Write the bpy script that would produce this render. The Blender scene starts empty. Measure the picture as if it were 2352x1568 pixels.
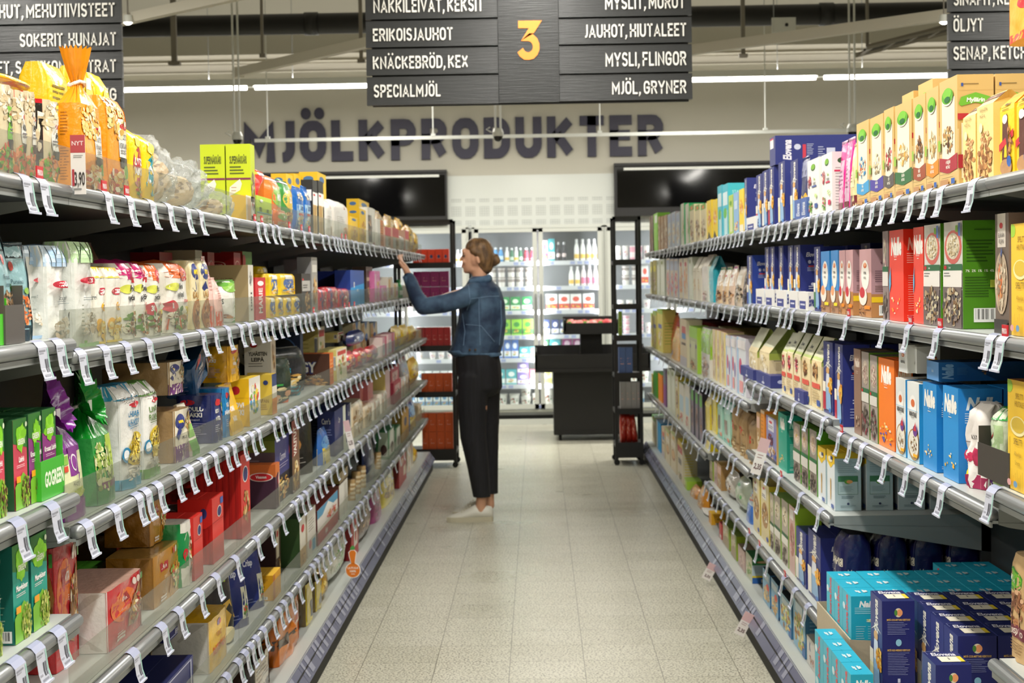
import bpy, bmesh, math, random
from math import sin, cos, pi, radians, sqrt
from mathutils import Vector, Matrix

# ------------------------------------------------------------------ camera, world, exposure, big lamps
SC = bpy.context.scene
COL = SC.collection
W, H = 2352, 1568
FPX = 3900.0
EYE = 1.56
VPX, VPY, ROLL = 1235.0, 636.0, 0.0155

Y_C = Vector((VPX - W / 2, H / 2 - VPY, -FPX)).normalized()
Z_C = Vector((-ROLL, 1.0, 0.0))
Z_C = (Z_C - Y_C * Z_C.dot(Y_C)).normalized()
X_C = Y_C.cross(Z_C)
cam_data = bpy.data.cameras.new('camera')
cam_data.lens = 36.0 * FPX / W
cam_data.sensor_width = 36.0
cam_data.clip_start = 0.05
cam_data.dof.use_dof = True
cam_data.dof.focus_distance = 3.9
cam_data.dof.aperture_fstop = 10.0
cam = bpy.data.objects.new('camera', cam_data)
COL.objects.link(cam)
cam.matrix_world = Matrix((
    (X_C.x, X_C.y, X_C.z, 0), (Y_C.x, Y_C.y, Y_C.z, 0), (Z_C.x, Z_C.y, Z_C.z, EYE), (0, 0, 0, 1)))
SC.camera = cam

world = bpy.data.worlds.new('world')
SC.world = world
world.use_nodes = True
world.node_tree.nodes['Background'].inputs[0].default_value = (1.0, 0.97, 0.9, 1)
world.node_tree.nodes['Background'].inputs[1].default_value = 0.10

SC.view_settings.view_transform = 'Standard'
SC.view_settings.look = 'None'
SC.view_settings.exposure = 0.17
SC.view_settings.gamma = 1.0
SC.view_settings.use_curve_mapping = False
SC.cycles.max_bounces = 8
SC.cycles.transparent_max_bounces = 16
SC.cycles.caustics_reflective = False
SC.cycles.caustics_refractive = False
SC.cycles.sample_clamp_indirect = 4.0

LAMP_Z = 3.42
def area(name, loc, sx, sy, power, color=(1, 0.962, 0.885), rot=(0, 0, 0), spread=pi):
    d = bpy.data.lights.new(name, 'AREA')
    d.shape = 'RECTANGLE'; d.size = sx; d.size_y = sy
    d.energy = power; d.color = color; d.spread = spread
    o = bpy.data.objects.new(name, d)
    o.location = loc; o.rotation_euler = rot
    COL.objects.link(o)
    return o

# shop lamps over the middle aisle, rows beside it added as ceiling fill, one line across in front of the fridges
for lx in (-2.9, 0.0, 2.9):
    for k in range(4):
        area('strip_and_fill_light', (lx, -1.2 + 3.1 * k, LAMP_Z - 0.03), 0.10, 2.9, 74 if lx == 0 else 60)
        area('strip_and_fill_light', (lx, -1.2 + 3.1 * k, LAMP_Z + 0.07), 0.06, 2.9, 22, rot=(pi, 0, 0))  # upward light added to brighten the ceiling and walls
for k in range(7):
    area('strip_and_fill_light', (-5.4 + 1.8 * k, 16.2, LAMP_Z - 0.03), 1.7, 0.07, 74)
    area('strip_and_fill_light', (-5.4 + 1.8 * k, 16.2, LAMP_Z + 0.07), 1.7, 0.05, 16, rot=(pi, 0, 0))  # added upward twin that lifts the end wall and ceiling
area('strip_and_fill_light', (-1.4, 14.6, LAMP_Z - 0.03), 0.1, 2.4, 56)  # added fill for the back of the hall, no lamp body here
area('strip_and_fill_light', (1.4, 14.6, LAMP_Z - 0.03), 0.1, 2.4, 56)  # second added fill, likewise without a lamp

# ------------------------------------------------------------------ projection helpers (image frame 2352 x 1568)
def proj(X, Y, Z):
    c = X * X_C + Y * Y_C + (Z - EYE) * Z_C
    return W / 2 - FPX * c.x / c.z, H / 2 + FPX * c.y / c.z

def ray(px, py):
    c = Vector((px - W / 2, H / 2 - py, -FPX))
    return Vector((c.dot(X_C), c.dot(Y_C), c.dot(Z_C)))

def at_y(px, py, Y):
    r = ray(px, py); t = Y / r.y
    return Vector((r.x * t, Y, EYE + r.z * t))

def at_x(px, py, X):
    r = ray(px, py); t = X / r.x
    return Vector((X, r.y * t, EYE + r.z * t))

def on_floor(px, py):
    r = ray(px, py); t = -EYE / r.z
    return Vector((r.x * t, r.y * t, 0))

def depth_of(px, X, Z):
    """distance down the aisle at which the line (X, ., Z) crosses the image column px"""
    lo, hi = 0.8, 40.0
    rising = proj(X, lo, Z)[0] < proj(X, hi, Z)[0]
    for _ in range(44):
        m = (lo + hi) / 2
        if (proj(X, m, Z)[0] < px) == rising: lo = m
        else: hi = m
    return (lo + hi) / 2

def height_of(py, X, Y):
    lo, hi = -1.0, 5.0
    for _ in range(40):
        m = (lo + hi) / 2
        if proj(X, Y, m)[1] > py: lo = m
        else: hi = m
    return (lo + hi) / 2

# ------------------------------------------------------------------ colours and materials
def lin(c):
    return c / 12.92 if c <= 0.04045 else ((c + 0.055) / 1.055) ** 2.4
_hx = {}
def hx(s):
    if isinstance(s, tuple): return s
    if s not in _hx:
        t = s.lstrip('#')
        if len(t) == 3: t = ''.join(ch * 2 for ch in t)
        _hx[s] = tuple(lin(int(t[i:i + 2], 16) / 255) for i in (0, 2, 4)) + (1.0,)
    return _hx[s]

def new_mat(name):
    m = bpy.data.materials.new(name); m.use_nodes = True
    nt = m.node_tree
    return m, nt, nt.nodes['Principled BSDF']

def node(nt, kind, **kw):
    n = nt.nodes.new(kind)
    for k, v in kw.items(): setattr(n, k, v)
    return n

def noise_bump(nt, b, scale, strength, dist=0.002, stretch=None):
    tc = node(nt, 'ShaderNodeTexCoord'); nz = node(nt, 'ShaderNodeTexNoise'); bp = node(nt, 'ShaderNodeBump')
    nz.inputs['Scale'].default_value = scale; nz.inputs['Detail'].default_value = 3
    bp.inputs['Strength'].default_value = strength; bp.inputs['Distance'].default_value = dist
    src = tc.outputs['Object']
    if stretch:
        mp = node(nt, 'ShaderNodeMapping'); mp.inputs['Scale'].default_value = stretch
        nt.links.new(src, mp.inputs[0]); src = mp.outputs[0]
    nt.links.new(src, nz.inputs['Vector']); nt.links.new(nz.outputs['Fac'], bp.inputs['Height'])
    nt.links.new(bp.outputs[0], b.inputs['Normal'])
    return nz

def plain(name, col, rough=0.5, metal=0.0, bump=None, var=0.0, vscale=8.0, spec=0.5):
    m, nt, b = new_mat(name)
    b.inputs['Base Color'].default_value = hx(col)
    b.inputs['Roughness'].default_value = rough
    b.inputs['Metallic'].default_value = metal
    b.inputs['Specular IOR Level'].default_value = spec
    if bump: noise_bump(nt, b, *bump)
    if var:
        tc = node(nt, 'ShaderNodeTexCoord'); nz = node(nt, 'ShaderNodeTexNoise'); mx = node(nt, 'ShaderNodeMix', data_type='RGBA')
        nz.inputs['Scale'].default_value = vscale; nz.inputs['Detail'].default_value = 4
        c = hx(col)
        mx.inputs['A'].default_value = tuple(max(0, x * (1 - var)) for x in c[:3]) + (1,)
        mx.inputs['B'].default_value = tuple(min(1, x * (1 + var)) for x in c[:3]) + (1,)
        nt.links.new(tc.outputs['Object'], nz.inputs['Vector']); nt.links.new(nz.outputs['Fac'], mx.inputs['Factor'])
        nt.links.new(mx.outputs['Result'], b.inputs['Base Color'])
    return m

def printed(name, rough, bump=None, spec=0.5, coat=0.0):
    """printed packaging: the printed colours are a colour attribute of the mesh"""
    m, nt, b = new_mat(name)
    a = node(nt, 'ShaderNodeAttribute', attribute_name='print')
    nt.links.new(a.outputs['Color'], b.inputs['Base Color'])
    b.inputs['Roughness'].default_value = rough
    b.inputs['Specular IOR Level'].default_value = spec
    b.inputs['Coat Weight'].default_value = coat
    b.inputs['Coat Roughness'].default_value = 0.12
    if bump: noise_bump(nt, b, *bump)
    return m

def clear(name, tint, keep, gloss=0.12, haze=0.0, bump=None, rough=0.06, body=None):
    """thin clear sheet: mostly see-through, with gloss and a little haze"""
    m = bpy.data.materials.new(name); m.use_nodes = True
    nt = m.node_tree; nt.nodes.clear()
    out = node(nt, 'ShaderNodeOutputMaterial')
    tr = node(nt, 'ShaderNodeBsdfTransparent'); tr.inputs[0].default_value = hx(tint)
    pr = node(nt, 'ShaderNodeBsdfPrincipled')
    pr.inputs['Base Color'].default_value = hx(body or tint); pr.inputs['Roughness'].default_value = rough
    mx = node(nt, 'ShaderNodeMixShader')
    mx.inputs[0].default_value = 1 - keep
    nt.links.new(tr.outputs[0], mx.inputs[1]); nt.links.new(pr.outputs[0], mx.inputs[2])
    nt.links.new(mx.outputs[0], out.inputs[0])
    if bump: noise_bump(nt, pr, *bump)
    return m

def glowing(name, col, strength):
    m, nt, b = new_mat(name)
    b.inputs['Base Color'].default_value = hx(col)
    b.inputs['Emission Color'].default_value = hx(col)
    b.inputs['Emission Strength'].default_value = strength
    return m

M = {}
M['carton'] = printed('printed_carton', 0.42)
M['film'] = printed('printed_film', 0.24, (55, 0.55, 0.004), coat=0.25)
M['paper'] = printed('printed_paper', 0.6, (40, 0.5, 0.003))
M['plastic'] = printed('moulded_plastic', 0.3)
M['clear_film'] = clear('clear_film', '#f6f8f8', 0.74, 0.3, bump=(38, 1.0, 0.03), rough=0.08, body='#e4e7e8')
M['acrylic'] = clear('clear_acrylic', '#eff0ec', 0.84, rough=0.14, body='#a9aaa4')  # grey body stands in for the floor's reflection in the guards
M['glass'] = clear('door_glass', '#f4f8f8', 0.96, 0.06, rough=0.02)
M['steel'] = plain('grey_metallic_rail', '#8b8e90', 0.34, 0.45)
M['shelf_grey'] = plain('grey_powder_coat', '#8d9190', 0.45, 0.2, (400, 0.06))
M['shelf_dark'] = plain('charcoal_coat_and_shelf_shade', '#343636', 0.5, 0.0, (400, 0.06))  # dark panels and uprights; also paints in the shade under shelves
M['shelf_light'] = plain('pale_shelf_sheet', '#b8bdba', 0.42, 0.15, (400, 0.06))
M['black'] = plain('black_powder_coat', '#0e0d0c', 0.5, 0.0, (300, 0.05))
M['rubber'] = plain('black_rubber', '#111111', 0.7)
M['white_metal'] = plain('white_enamel', '#d4d6d0', 0.38, 0.0, (200, 0.03))
M['lamp'] = glowing('lit_lamp_tube', '#fffaf0', 11.0)
# ------------------------------------------------------------------ mesh building
class MB:
    def __init__(s):
        s.v = []; s.f = []; s.c = []; s.m = []
    def add(s, vs, fs, col='#888', mat=0):
        n = len(s.v); s.v.extend(vs)
        c = hx(col)
        for f in fs:
            s.f.append(tuple(i + n for i in f)); s.c.append(c); s.m.append(mat)
    def quad(s, a, b, c, d, col='#888', mat=0):
        s.add([a, b, c, d], [(0, 1, 2, 3)], col, mat)
    def box(s, x0, y0, z0, x1, y1, z1, col='#888', mat=0):
        v = [(x, y, z) for z in (z0, z1) for y in (y0, y1) for x in (x0, x1)]
        s.add(v, [(0, 2, 3, 1), (4, 5, 7, 6), (0, 1, 5, 4), (2, 6, 7, 3), (0, 4, 6, 2), (1, 3, 7, 5)], col, mat)
    def tube(s, pts, r, n=10, col='#888', mat=0, cap=True):
        pts = [Vector(p) for p in pts]
        rs = r if isinstance(r, (list, tuple)) else [r] * len(pts)
        rings = []
        ref = None
        for i, p in enumerate(pts):
            t = (pts[min(i + 1, len(pts) - 1)] - pts[max(i - 1, 0)]).normalized()
            if ref is None:
                ref = Vector((0, 0, 1)) if abs(t.z) < 0.9 else Vector((1, 0, 0))
            a = (ref - t * ref.dot(t)).normalized(); b = t.cross(a); ref = a
            rings.append([tuple(p + (a * cos(2 * pi * k / n) + b * sin(2 * pi * k / n)) * rs[i]) for k in range(n)])
        s.loft(rings, col, mat, cap)
    def loft(s, rings, col='#888', mat=0, cap=True, closed=True):
        n = len(rings[0]); base = len(s.v); c = hx(col)
        for r in rings: s.v.extend(tuple(p) for p in r)
        for i in range(len(rings) - 1):
            for k in range(n if closed else n - 1):
                a = base + i * n + k; b = base + i * n + (k + 1) % n
                s.f.append((a, b, b + n, a + n)); s.c.append(c); s.m.append(mat)
        if cap:
            s.f.append(tuple(base + k for k in range(n - 1, -1, -1))); s.c.append(c); s.m.append(mat)
            s.f.append(tuple(base + (len(rings) - 1) * n + k for k in range(n))); s.c.append(c); s.m.append(mat)
    def lathe(s, prof, n=18, col='#888', mat=0, cx=0, cy=0, cols=None):
        for i in range(len(prof) - 1):
            (r0, z0), (r1, z1) = prof[i], prof[i + 1]
            a = [(cx + r0 * cos(2 * pi * k / n), cy + r0 * sin(2 * pi * k / n), z0) for k in range(n)]
            b = [(cx + r1 * cos(2 * pi * k / n), cy + r1 * sin(2 * pi * k / n), z1) for k in range(n)]
            s.loft([a, b], cols[i] if cols else col, mat, cap=False)
    def build(s, name, mats, parent=None, smooth=False, link=True):
        me = bpy.data.meshes.new(name)
        me.from_pydata(s.v, [], s.f)
        for m in (mats if isinstance(mats, (list, tuple)) else [mats]): me.materials.append(m)
        me.polygons.foreach_set('material_index', s.m)
        if smooth: me.polygons.foreach_set('use_smooth', [True] * len(s.f))
        at = me.color_attributes.new('print', 'FLOAT_COLOR', 'CORNER')
        buf = []
        for f, c in zip(s.f, s.c): buf.extend(c * len(f))
        at.data.foreach_set('color', buf)
        me.update()
        o = bpy.data.objects.new(name, me)
        COL.objects.link(o)
        if parent: o.parent = parent
        return o

def empty(name, loc=(0, 0, 0), rz=0.0):
    o = bpy.data.objects.new(name, None)
    o.empty_display_size = 0.05
    o.location = loc; o.rotation_euler = (0, 0, rz)
    COL.objects.link(o)
    return o

def tag(o, label, cat, group=None):
    o['label'] = label; o['category'] = cat
    if group: o['group'] = group
    return o

def struct(o):
    o['kind'] = 'structure'; return o

def weld(o, d=0.0005):
    bm = bmesh.new(); bm.from_mesh(o.data); bmesh.ops.remove_doubles(bm, verts=bm.verts, dist=d)
    bmesh.ops.recalc_face_normals(bm, faces=bm.faces); bm.to_mesh(o.data); bm.free()
    return o

# ------------------------------------------------------------------ lettering (built-in font turned into flat polygons)
_glyphs = {}
def lettering(s, bold=0.0, shear=0.0):
    """-> (vertices 2-D with cap height 1 and left edge 0, faces, width)"""
    key = (s, bold, shear)
    if key in _glyphs: return _glyphs[key]
    cu = bpy.data.curves.new('lettering', 'FONT')
    cu.body = s; cu.offset = bold; cu.resolution_u = 2; cu.shear = shear
    ob = bpy.data.objects.new('lettering', cu)
    me = bpy.data.meshes.new_from_object(ob)
    vs = [(v.co.x, v.co.y) for v in me.vertices]
    fs = [tuple(p.vertices) for p in me.polygons]
    bpy.data.objects.remove(ob); bpy.data.curves.remove(cu); bpy.data.meshes.remove(me)
    k = 1 / CAP
    x0 = min((v[0] for v in vs), default=0)
    vs = [((x - x0) * k, y * k) for x, y in vs]
    r = (vs, fs, max((v[0] for v in vs), default=0.01))
    _glyphs[key] = r
    return r
def _cap():
    cu = bpy.data.curves.new('lettering', 'FONT'); cu.body = 'H'
    ob = bpy.data.objects.new('lettering', cu); me = bpy.data.meshes.new_from_object(ob)
    y = max(v.co.y for v in me.vertices)
    bpy.data.objects.remove(ob); bpy.data.curves.remove(cu); bpy.data.meshes.remove(me)
    return y
CAP = 1.0
CAP = _cap()

# ------------------------------------------------------------------ printing on packaging
TK = {'m': 'maxw', 'b': 'bold', 's': 'shear', 'r': 'rot'}
class Print:
    """draws flat shapes on a face given by a map S(u, v, off); w, h are the face's size in metres"""
    def __init__(s, mb, S, w, h, curved, rnd, mat=0):
        s.mb = mb; s.S = S; s.w = w; s.h = h; s.curved = curved; s.layer = 0; s.r = rnd; s.mat = mat
    def off(s):
        s.layer += 1; return 0.00035 * s.layer
    def rect(s, u0, v0, u1, v1, col, o=None):
        o = o or s.off(); n = m = 1
        if s.curved: n = max(1, round((u1 - u0) * 8)); m = max(1, round((v1 - v0) * 10))
        vs = [s.S(u0 + (u1 - u0) * i / n, v0 + (v1 - v0) * j / m, o) for j in range(m + 1) for i in range(n + 1)]
        s.mb.add(vs, [(j * (n + 1) + i, j * (n + 1) + i + 1, (j + 1) * (n + 1) + i + 1, (j + 1) * (n + 1) + i) for j in range(m) for i in range(n)], col, s.mat)
    def poly(s, pts, col, o=None):
        o = o or s.off()
        s.mb.add([s.S(u, v, o) for u, v in pts], [tuple(range(len(pts)))], col, s.mat)
    def ell(s, cu, cv, ru, rv, col, n=18, a0=0.0, a1=2 * pi):
        o = s.off(); k = 2 if s.curved else 1
        vs = [s.S(cu, cv, o)]; fs = []
        for q in range(1, k + 1):
            for i in range(n + 1):
                a = a0 + (a1 - a0) * i / n
                vs.append(s.S(min(1, max(0, cu + ru * q / k * cos(a))), min(1, max(0, cv + rv * q / k * sin(a))), o))
        for i in range(n): fs.append((0, 1 + i, 2 + i))
        for q in range(1, k):
            for i in range(n):
                a = 1 + (q - 1) * (n + 1) + i; b = a + n + 1
                fs.append((a, b, b + 1, a + 1))
        s.mb.add(vs, fs, col, s.mat)
    def text(s, t, cu, cv, hv, col, maxw=0.86, bold=0.03, rot=0, shear=0.0, align='c'):
        """hv: cap height as a share of the face height (of its width when rot is 90)"""
        vs, fs, wd = lettering(t, bold, shear)
        o = s.off()
        if rot:
            cap = hv * s.w; k = min(1.0, maxw * s.h / (wd * cap))
            pts = [s.S(cu - (y - 0.5) * hv, cv + (x - wd / 2) * cap * k / s.h, o) for x, y in vs]
        else:
            cap = hv * s.h; k = min(1.0, maxw * s.w / (wd * cap))
            x0 = {'c': wd / 2, 'l': 0, 'r': wd}[align]
            pts = [s.S(cu + (x - x0) * cap * k / s.w, cv + (y - 0.5) * hv, o) for x, y in vs]
        s.mb.add(pts, fs, col, s.mat)
    def lines(s, u0, v0, u1, v1, n, col, fill=0.5):
        o = s.off(); dv = (v1 - v0) / n
        for i in range(n):
            a = u0; b = u1 - (u1 - u0) * s.r.random() * 0.35
            s.rect(a, v1 - dv * (i + fill), b, v1 - dv * i, col, o)
    def blobs(s, cu, cv, ru, rv, cols, n, size=0.25, rect=False):
        o0 = s.off(); n = int(n * 1.7)
        for i in range(n):
            a = s.r.random() * 2 * pi; q = sqrt(s.r.random()) * (1 - size * 0.6)
            if rect: x = cu + ru * (2 * s.r.random() - 1) * (1 - size); y = cv + rv * (2 * s.r.random() - 1) * (1 - size)
            else: x = cu + ru * q * cos(a); y = cv + rv * q * sin(a)
            k = 6; ph = s.r.random() * 6; st = size * (0.42 + 0.45 * s.r.random()); el = 0.6 + 0.8 * s.r.random()
            pts = [(min(1, max(0, x + ru * st * el * cos(ph + 2 * pi * j / k) * (0.8 + 0.3 * s.r.random()))),
                    min(1, max(0, y + rv * st / el * sin(ph + 2 * pi * j / k) * (0.8 + 0.3 * s.r.random())))) for j in range(k)]
            s.mb.add([s.S(p, q2, o0 + 0.00002 * i) for p, q2 in pts], [tuple(range(k))], cols[i % len(cols)], s.mat)
    def barcode(s, u0, v0, u1, v1):
        s.rect(u0, v0, u1, v1, '#efefec'); o = s.off(); n = 17
        for i in range(n):
            if s.r.random() < 0.85:
                a = u0 + (u1 - u0) * (0.08 + 0.86 * i / n)
                s.rect(a, v0 + (v1 - v0) * 0.2, a + (u1 - u0) * (0.015 + 0.025 * s.r.random()), v1 - (v1 - v0) * 0.06, '#222', o)
    def run(s, ops):
        for op in ops or ():
            k = op[0]
            if k == 'r': s.rect(*op[1:])
            elif k == 'e': s.ell(*op[1:])
            elif k == 't': s.text(*op[1:6], **{TK.get(a, a): b for a, b in (op[6] if len(op) > 6 else {}).items()})
            elif k == 'l': s.lines(*op[1:])
            elif k == 'b': s.blobs(*op[1:])
            elif k == 'p': s.poly(*op[1:])
            elif k == 'c': s.barcode(*op[1:])
            elif k == 'bg': pass

# ------------------------------------------------------------------ pack shapes; local frame: front faces -y, width x, depth y, height z
def wrinkle(rnd):
    ph = [(rnd.random() * 6, rnd.random() * 6, 3 + 6 * rnd.random(), 3 + 6 * rnd.random()) for _ in range(4)]
    return lambda u, v: sum(sin(a + u * p) * sin(b + v * q) for a, b, p, q in ph) / 4

def grid(mb, S, n, m, col, mat=0):
    vs = [S(i / n, j / m, 0) for j in range(m + 1) for i in range(n + 1)]
    mb.add(vs, [(j * (n + 1) + i, j * (n + 1) + i + 1, (j + 1) * (n + 1) + i + 1, (j + 1) * (n + 1) + i) for j in range(m) for i in range(n)], col, mat)

def pack(kind, w, d, h, seed=0):
    """-> MB of one pack of the given kind"""
    K = KINDS[kind]; rnd = random.Random(seed * 7919 + len(kind))
    mb = MB(); shape = K.get('shape', 'box'); base = K['base']; side = K.get('side', base); top = K.get('top', side)
    wr = wrinkle(rnd); F = None; sides = []; tops = None
    if shape == 'box':
        S = lambda u, v, o: (u * w, -o, v * h)
        R = lambda u, v, o: (w + o, u * d, v * h)
        L = lambda u, v, o: (-o, d - u * d, v * h)
        T = lambda u, v, o: (u * w, v * d, h + o)
        grid(mb, S, 1, 1, base); grid(mb, R, 1, 1, side); grid(mb, L, 1, 1, side); grid(mb, T, 1, 1, top)
        mb.quad((w, d, 0), (0, d, 0), (0, d, h), (w, d, h), K.get('back', base)); mb.quad((0, 0, 0), (0, d, 0), (w, d, 0), (w, 0, 0), side)
        F = (S, False); sides = [(R, d, h), (L, d, h)]; tops = (T, w, d)
        t2 = 0.0006
        mb.box(w * 0.02, d * 0.46, h, w * 0.98, d * 0.5, h + t2, top)                     # glued flap edge of the lid
    elif shape in ('soft', 'round'):
        b = K.get('bulge', 0.05) * min(w, d) * 1.6; wk = K.get('crease', 0.012) * min(w, 0.1) * 10 * 0.6
        rr = K.get('radius', 0.10 if shape == 'soft' else 0.5) * (0.55 if shape == 'soft' else 1)
        cr = rr * min(w, d)
        def perim(t):
            """rounded rectangle, t in 0..4: front, right, back, left"""
            q = int(t) % 4; u = t - int(t)
            L0 = (w, d, w, d)[q]
            x = u * L0
            if x < cr: a = (1 - x / cr); dd = cr * (1 - sqrt(max(0, 1 - a * a)))
            elif x > L0 - cr: a = (x - (L0 - cr)) / cr; dd = cr * (1 - sqrt(max(0, 1 - a * a)))
            else: dd = 0
            bu = b * 4 * u * (1 - u)
            y = dd - bu
            return [(x, y), (w - y, x), (w - x, d - y), (y, d - x)][q]
        def Smap(q):
            def S(u, v, o):
                uu = min(0.999, max(0.001, u))
                x, y = perim(q + uu)
                pin = 1 - K.get('pinch', 0.0) * max(0, (v - 0.82) / 0.18) ** 2
                x = w / 2 + (x - w / 2) * (1 - (1 - pin) * 0.06); y = d / 2 + (y - d / 2) * pin
                k = wk * wr(u * 2 + q, v * 2) * 4 * uu * (1 - uu)
                nx, ny = [(0, -1), (1, 0), (0, 1), (-1, 0)][q]
                return (x + nx * (k + o), y + ny * (k + o), v * h)
            return S
        n, m = 9, 10
        for q in range(4): grid(mb, Smap(q), n, m, base if q in (0, 2) else side)
        ring = [Smap(q)(i / n, 1, 0) for q in range(4) for i in range(n)]
        c = (w / 2, d / 2, h + K.get('dome', 0.004))
        mb.add(ring + [c], [(i, (i + 1) % len(ring), len(ring)) for i in range(len(ring))], top)
        ring = [Smap(q)(i / n, 0, 0) for q in range(4) for i in range(n)]
        mb.add(ring, [tuple(range(len(ring)))], side)
        F = (Smap(0), True); sides = [(Smap(1), d, h), (Smap(3), d, h)]
        if K.get('fold'):                                                                # folded wrapper ends on the short sides
            for sx, q in ((1, 1), (0, 3)):
                S = Smap(q); pr = Print(mb, S, d, h, False, rnd)
                pr.layer = 3
                pr.poly([(0.06, 0.97), (0.94, 0.97), (0.5, 0.62)], K['fold']); pr.poly([(0.06, 0.03), (0.94, 0.03), (0.5, 0.38)], K['fold'])
    elif shape == 'gable':
        h1 = h * K.get('shoulder', 0.68); rid = 0.004; sl = sqrt((d / 2) ** 2 + (h - h1) ** 2); tot = h1 + sl
        b = K.get('bulge', 0.02) * w
        def S(u, v, o):
            s = v * tot
            bu = b * 4 * u * (1 - u) * (4 * v * (1 - v)) + 0.003 * wr(u, v) * 4 * u * (1 - u)
            if s <= h1: return (u * w, -o - bu, s)
            k = (s - h1) / sl
            return (u * w, -o + k * (d / 2 - rid) - bu, h1 + k * (h - h1))
        def B(u, v, o):
            x, y, z = S(u, v, o); return (w - x, d - y, z)
        grid(mb, S, 6, 14, base); grid(mb, B, 6, 14, base)
        R = lambda u, v, o: (w + o, u * d, v * h1)
        L = lambda u, v, o: (-o, d - u * d, v * h1)
        grid(mb, R, 1, 1, side); grid(mb, L, 1, 1, side)
        gi = K.get('gusset', side)
        for x in (0, w):
            xi = x + (0.012 if x == 0 else -0.012)
            mb.add([(x, 0, h1), (x, d, h1), (x, d / 2 + rid, h), (x, d / 2 - rid, h), (xi, d / 2, h1 + (h - h1) * 0.45)],
                   [(0, 1, 4), (1, 2, 4), (3, 0, 4), (2, 3, 4)], gi)
        mb.quad((0, d / 2 - rid, h), (w, d / 2 - rid, h), (w, d / 2 + rid, h), (0, d / 2 + rid, h), base)
        mb.quad((0, 0, 0), (0, d, 0), (w, d, 0), (w, 0, 0), side)
        F = (S, True); sides = [(R, d, h1), (L, d, h1)]
    elif shape in ('pouch', 'pillow'):
        wk = 0.0035
        def thick(u, v):
            e = max(0.0, 1 - abs(2 * u - 1) ** 2.6)
            if shape == 'pouch': p = max(0.0, 1 - v ** 2.2) ** 0.7
            else: p = max(0.0, 1 - abs(2 * v - 1) ** 3) ** 0.7
            return d / 2 * e ** 0.5 * p
        def xof(u, v):
            k = 1 - K.get('pinch', 0.08) * (v ** 2 if shape == 'pouch' else abs(2 * v - 1) ** 2)
            return w / 2 + (u - 0.5) * w * k
        def S(u, v, o):
            t = thick(u, v)
            return (xof(u, v), d / 2 - t - o - wk * wr(u * 2, v * 2) * min(1, t / 0.01), v * h)
        def B(u, v, o):
            t = thick(1 - u, v)
            return (xof(1 - u, v), d / 2 + t + o + wk * wr(u * 2 + 3, v * 2) * min(1, t / 0.01), v * h)
        grid(mb, S, 12, 14, base); grid(mb, B, 12, 14, K.get('back', side))
        ra = [S(i / 12, 0, 0) for i in range(13)]; rb = [B(1 - i / 12, 0, 0) for i in range(13)]
        mb.add(ra + rb, [(i, i + 1, i + 14, i + 13) for i in range(12)], side)
        mb.box(xof(0.03, 1), d / 2 - 0.001, h * 0.985, xof(0.97, 1), d / 2 + 0.001, h * 1.03, top)    # crimped seal
        F = (S, True)
    elif shape == 'twist':
        hb = h * K.get('body', 0.62)
        b = 0.06 * w
        def S(u, v, o):
            bu = b * 4 * u * (1 - u) * (1 - v * 0.6) + 0.004 * wr(u * 2, v * 2) * u * (1 - u) * 4
            return (u * w, -o - bu + 0.10 * d * v * v, v * hb)
        def Rm(u, v, o):
            bu = b * 4 * u * (1 - u) * (1 - v * 0.6) + 0.004 * wr(u * 2 + 5, v * 2) * u * (1 - u) * 4
            return (w + o + bu, 0.10 * d * v * v + u * (d - 0.2 * d * v * v), v * hb)
        def Bm(u, v, o):
            x, y, z = S(u, v, o); return (w - x, d - y, z)
        def Lm(u, v, o):
            x, y, z = Rm(1 - u, v, o); return (w - x, y, z)
        for q, Q in enumerate((S, Rm, Bm, Lm)): grid(mb, Q, 6, 8, base if q % 2 == 0 else side)
        n = 9
        ring0 = [Q(i / n, 1, 0) for Q in (S, Rm, Bm, Lm) for i in range(n)]
        cx, cy = w * K.get('nx', 0.5), d * 0.5
        rings = [ring0]; N = len(ring0); hn = h * K.get('neck', 0.8); nr = 0.012
        lx = K.get('lean', 0.0) * w
        for k in (0.3, 0.6, 0.85, 1.0):
            z = hb + (hn - hb) * (k ** 0.8)
            rings.append([(x + (cx + (x - cx) / max(0.001, sqrt((x - cx) ** 2 + (y - cy) ** 2)) * nr - x) * (1 - (1 - k) ** 1.7) + lx * 0.3 * k,
                           y + (cy + (y - cy) / max(0.001, sqrt((x - cx) ** 2 + (y - cy) ** 2)) * nr - y) * (1 - (1 - k) ** 1.7), z + 0.006 * sin(i * 2.1 + k * 3)) for i, (x, y, _) in enumerate(ring0)])
        for k in (0.12, 0.45, 0.8, 1.0):
            z = hn + (h - hn) * k; R0 = nr + (K.get('flare', 0.42) * min(w, 2 * d) - nr) * k ** 0.8
            r = []
            for i in range(N):
                a = 2 * pi * (i + 0.5) / N - 3 * pi / 4
                T = K.get('tilt', 0.0)
                q = R0 * (0.90 + 0.16 * (i % 2)) * (1 + 0.12 * sin(i * 3.7 + seed))
                if T: r.append((cx + q * cos(a) + lx * .3, cy - sin(T) * (z - hn) * .5 + q * sin(a) * cos(T), hn + cos(T) * (z - hn) + q * sin(a) * sin(T) + (0.006 if i % 2 else 0)))
                else: r.append((cx + lx * (0.3 + 0.7 * k) + q * cos(a) * 1.15, cy + q * sin(a) * 0.75, z - (0.22 * q if i % 2 == 0 else 0)))
            rings.append(r)
        mb.loft(rings, K.get('neckcol', base), 0, cap=False)
        mb.quad((0, 0, 0), (0, d, 0), (w, d, 0), (w, 0, 0), side)
        F = (S, True); sides = [(Rm, d, hb), (Lm, d, hb)]
        mb.tie = (cx + lx * 0.3, cy, hn)
    elif shape == 'can':
        r = min(w, d) / 2; n = 24
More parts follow.
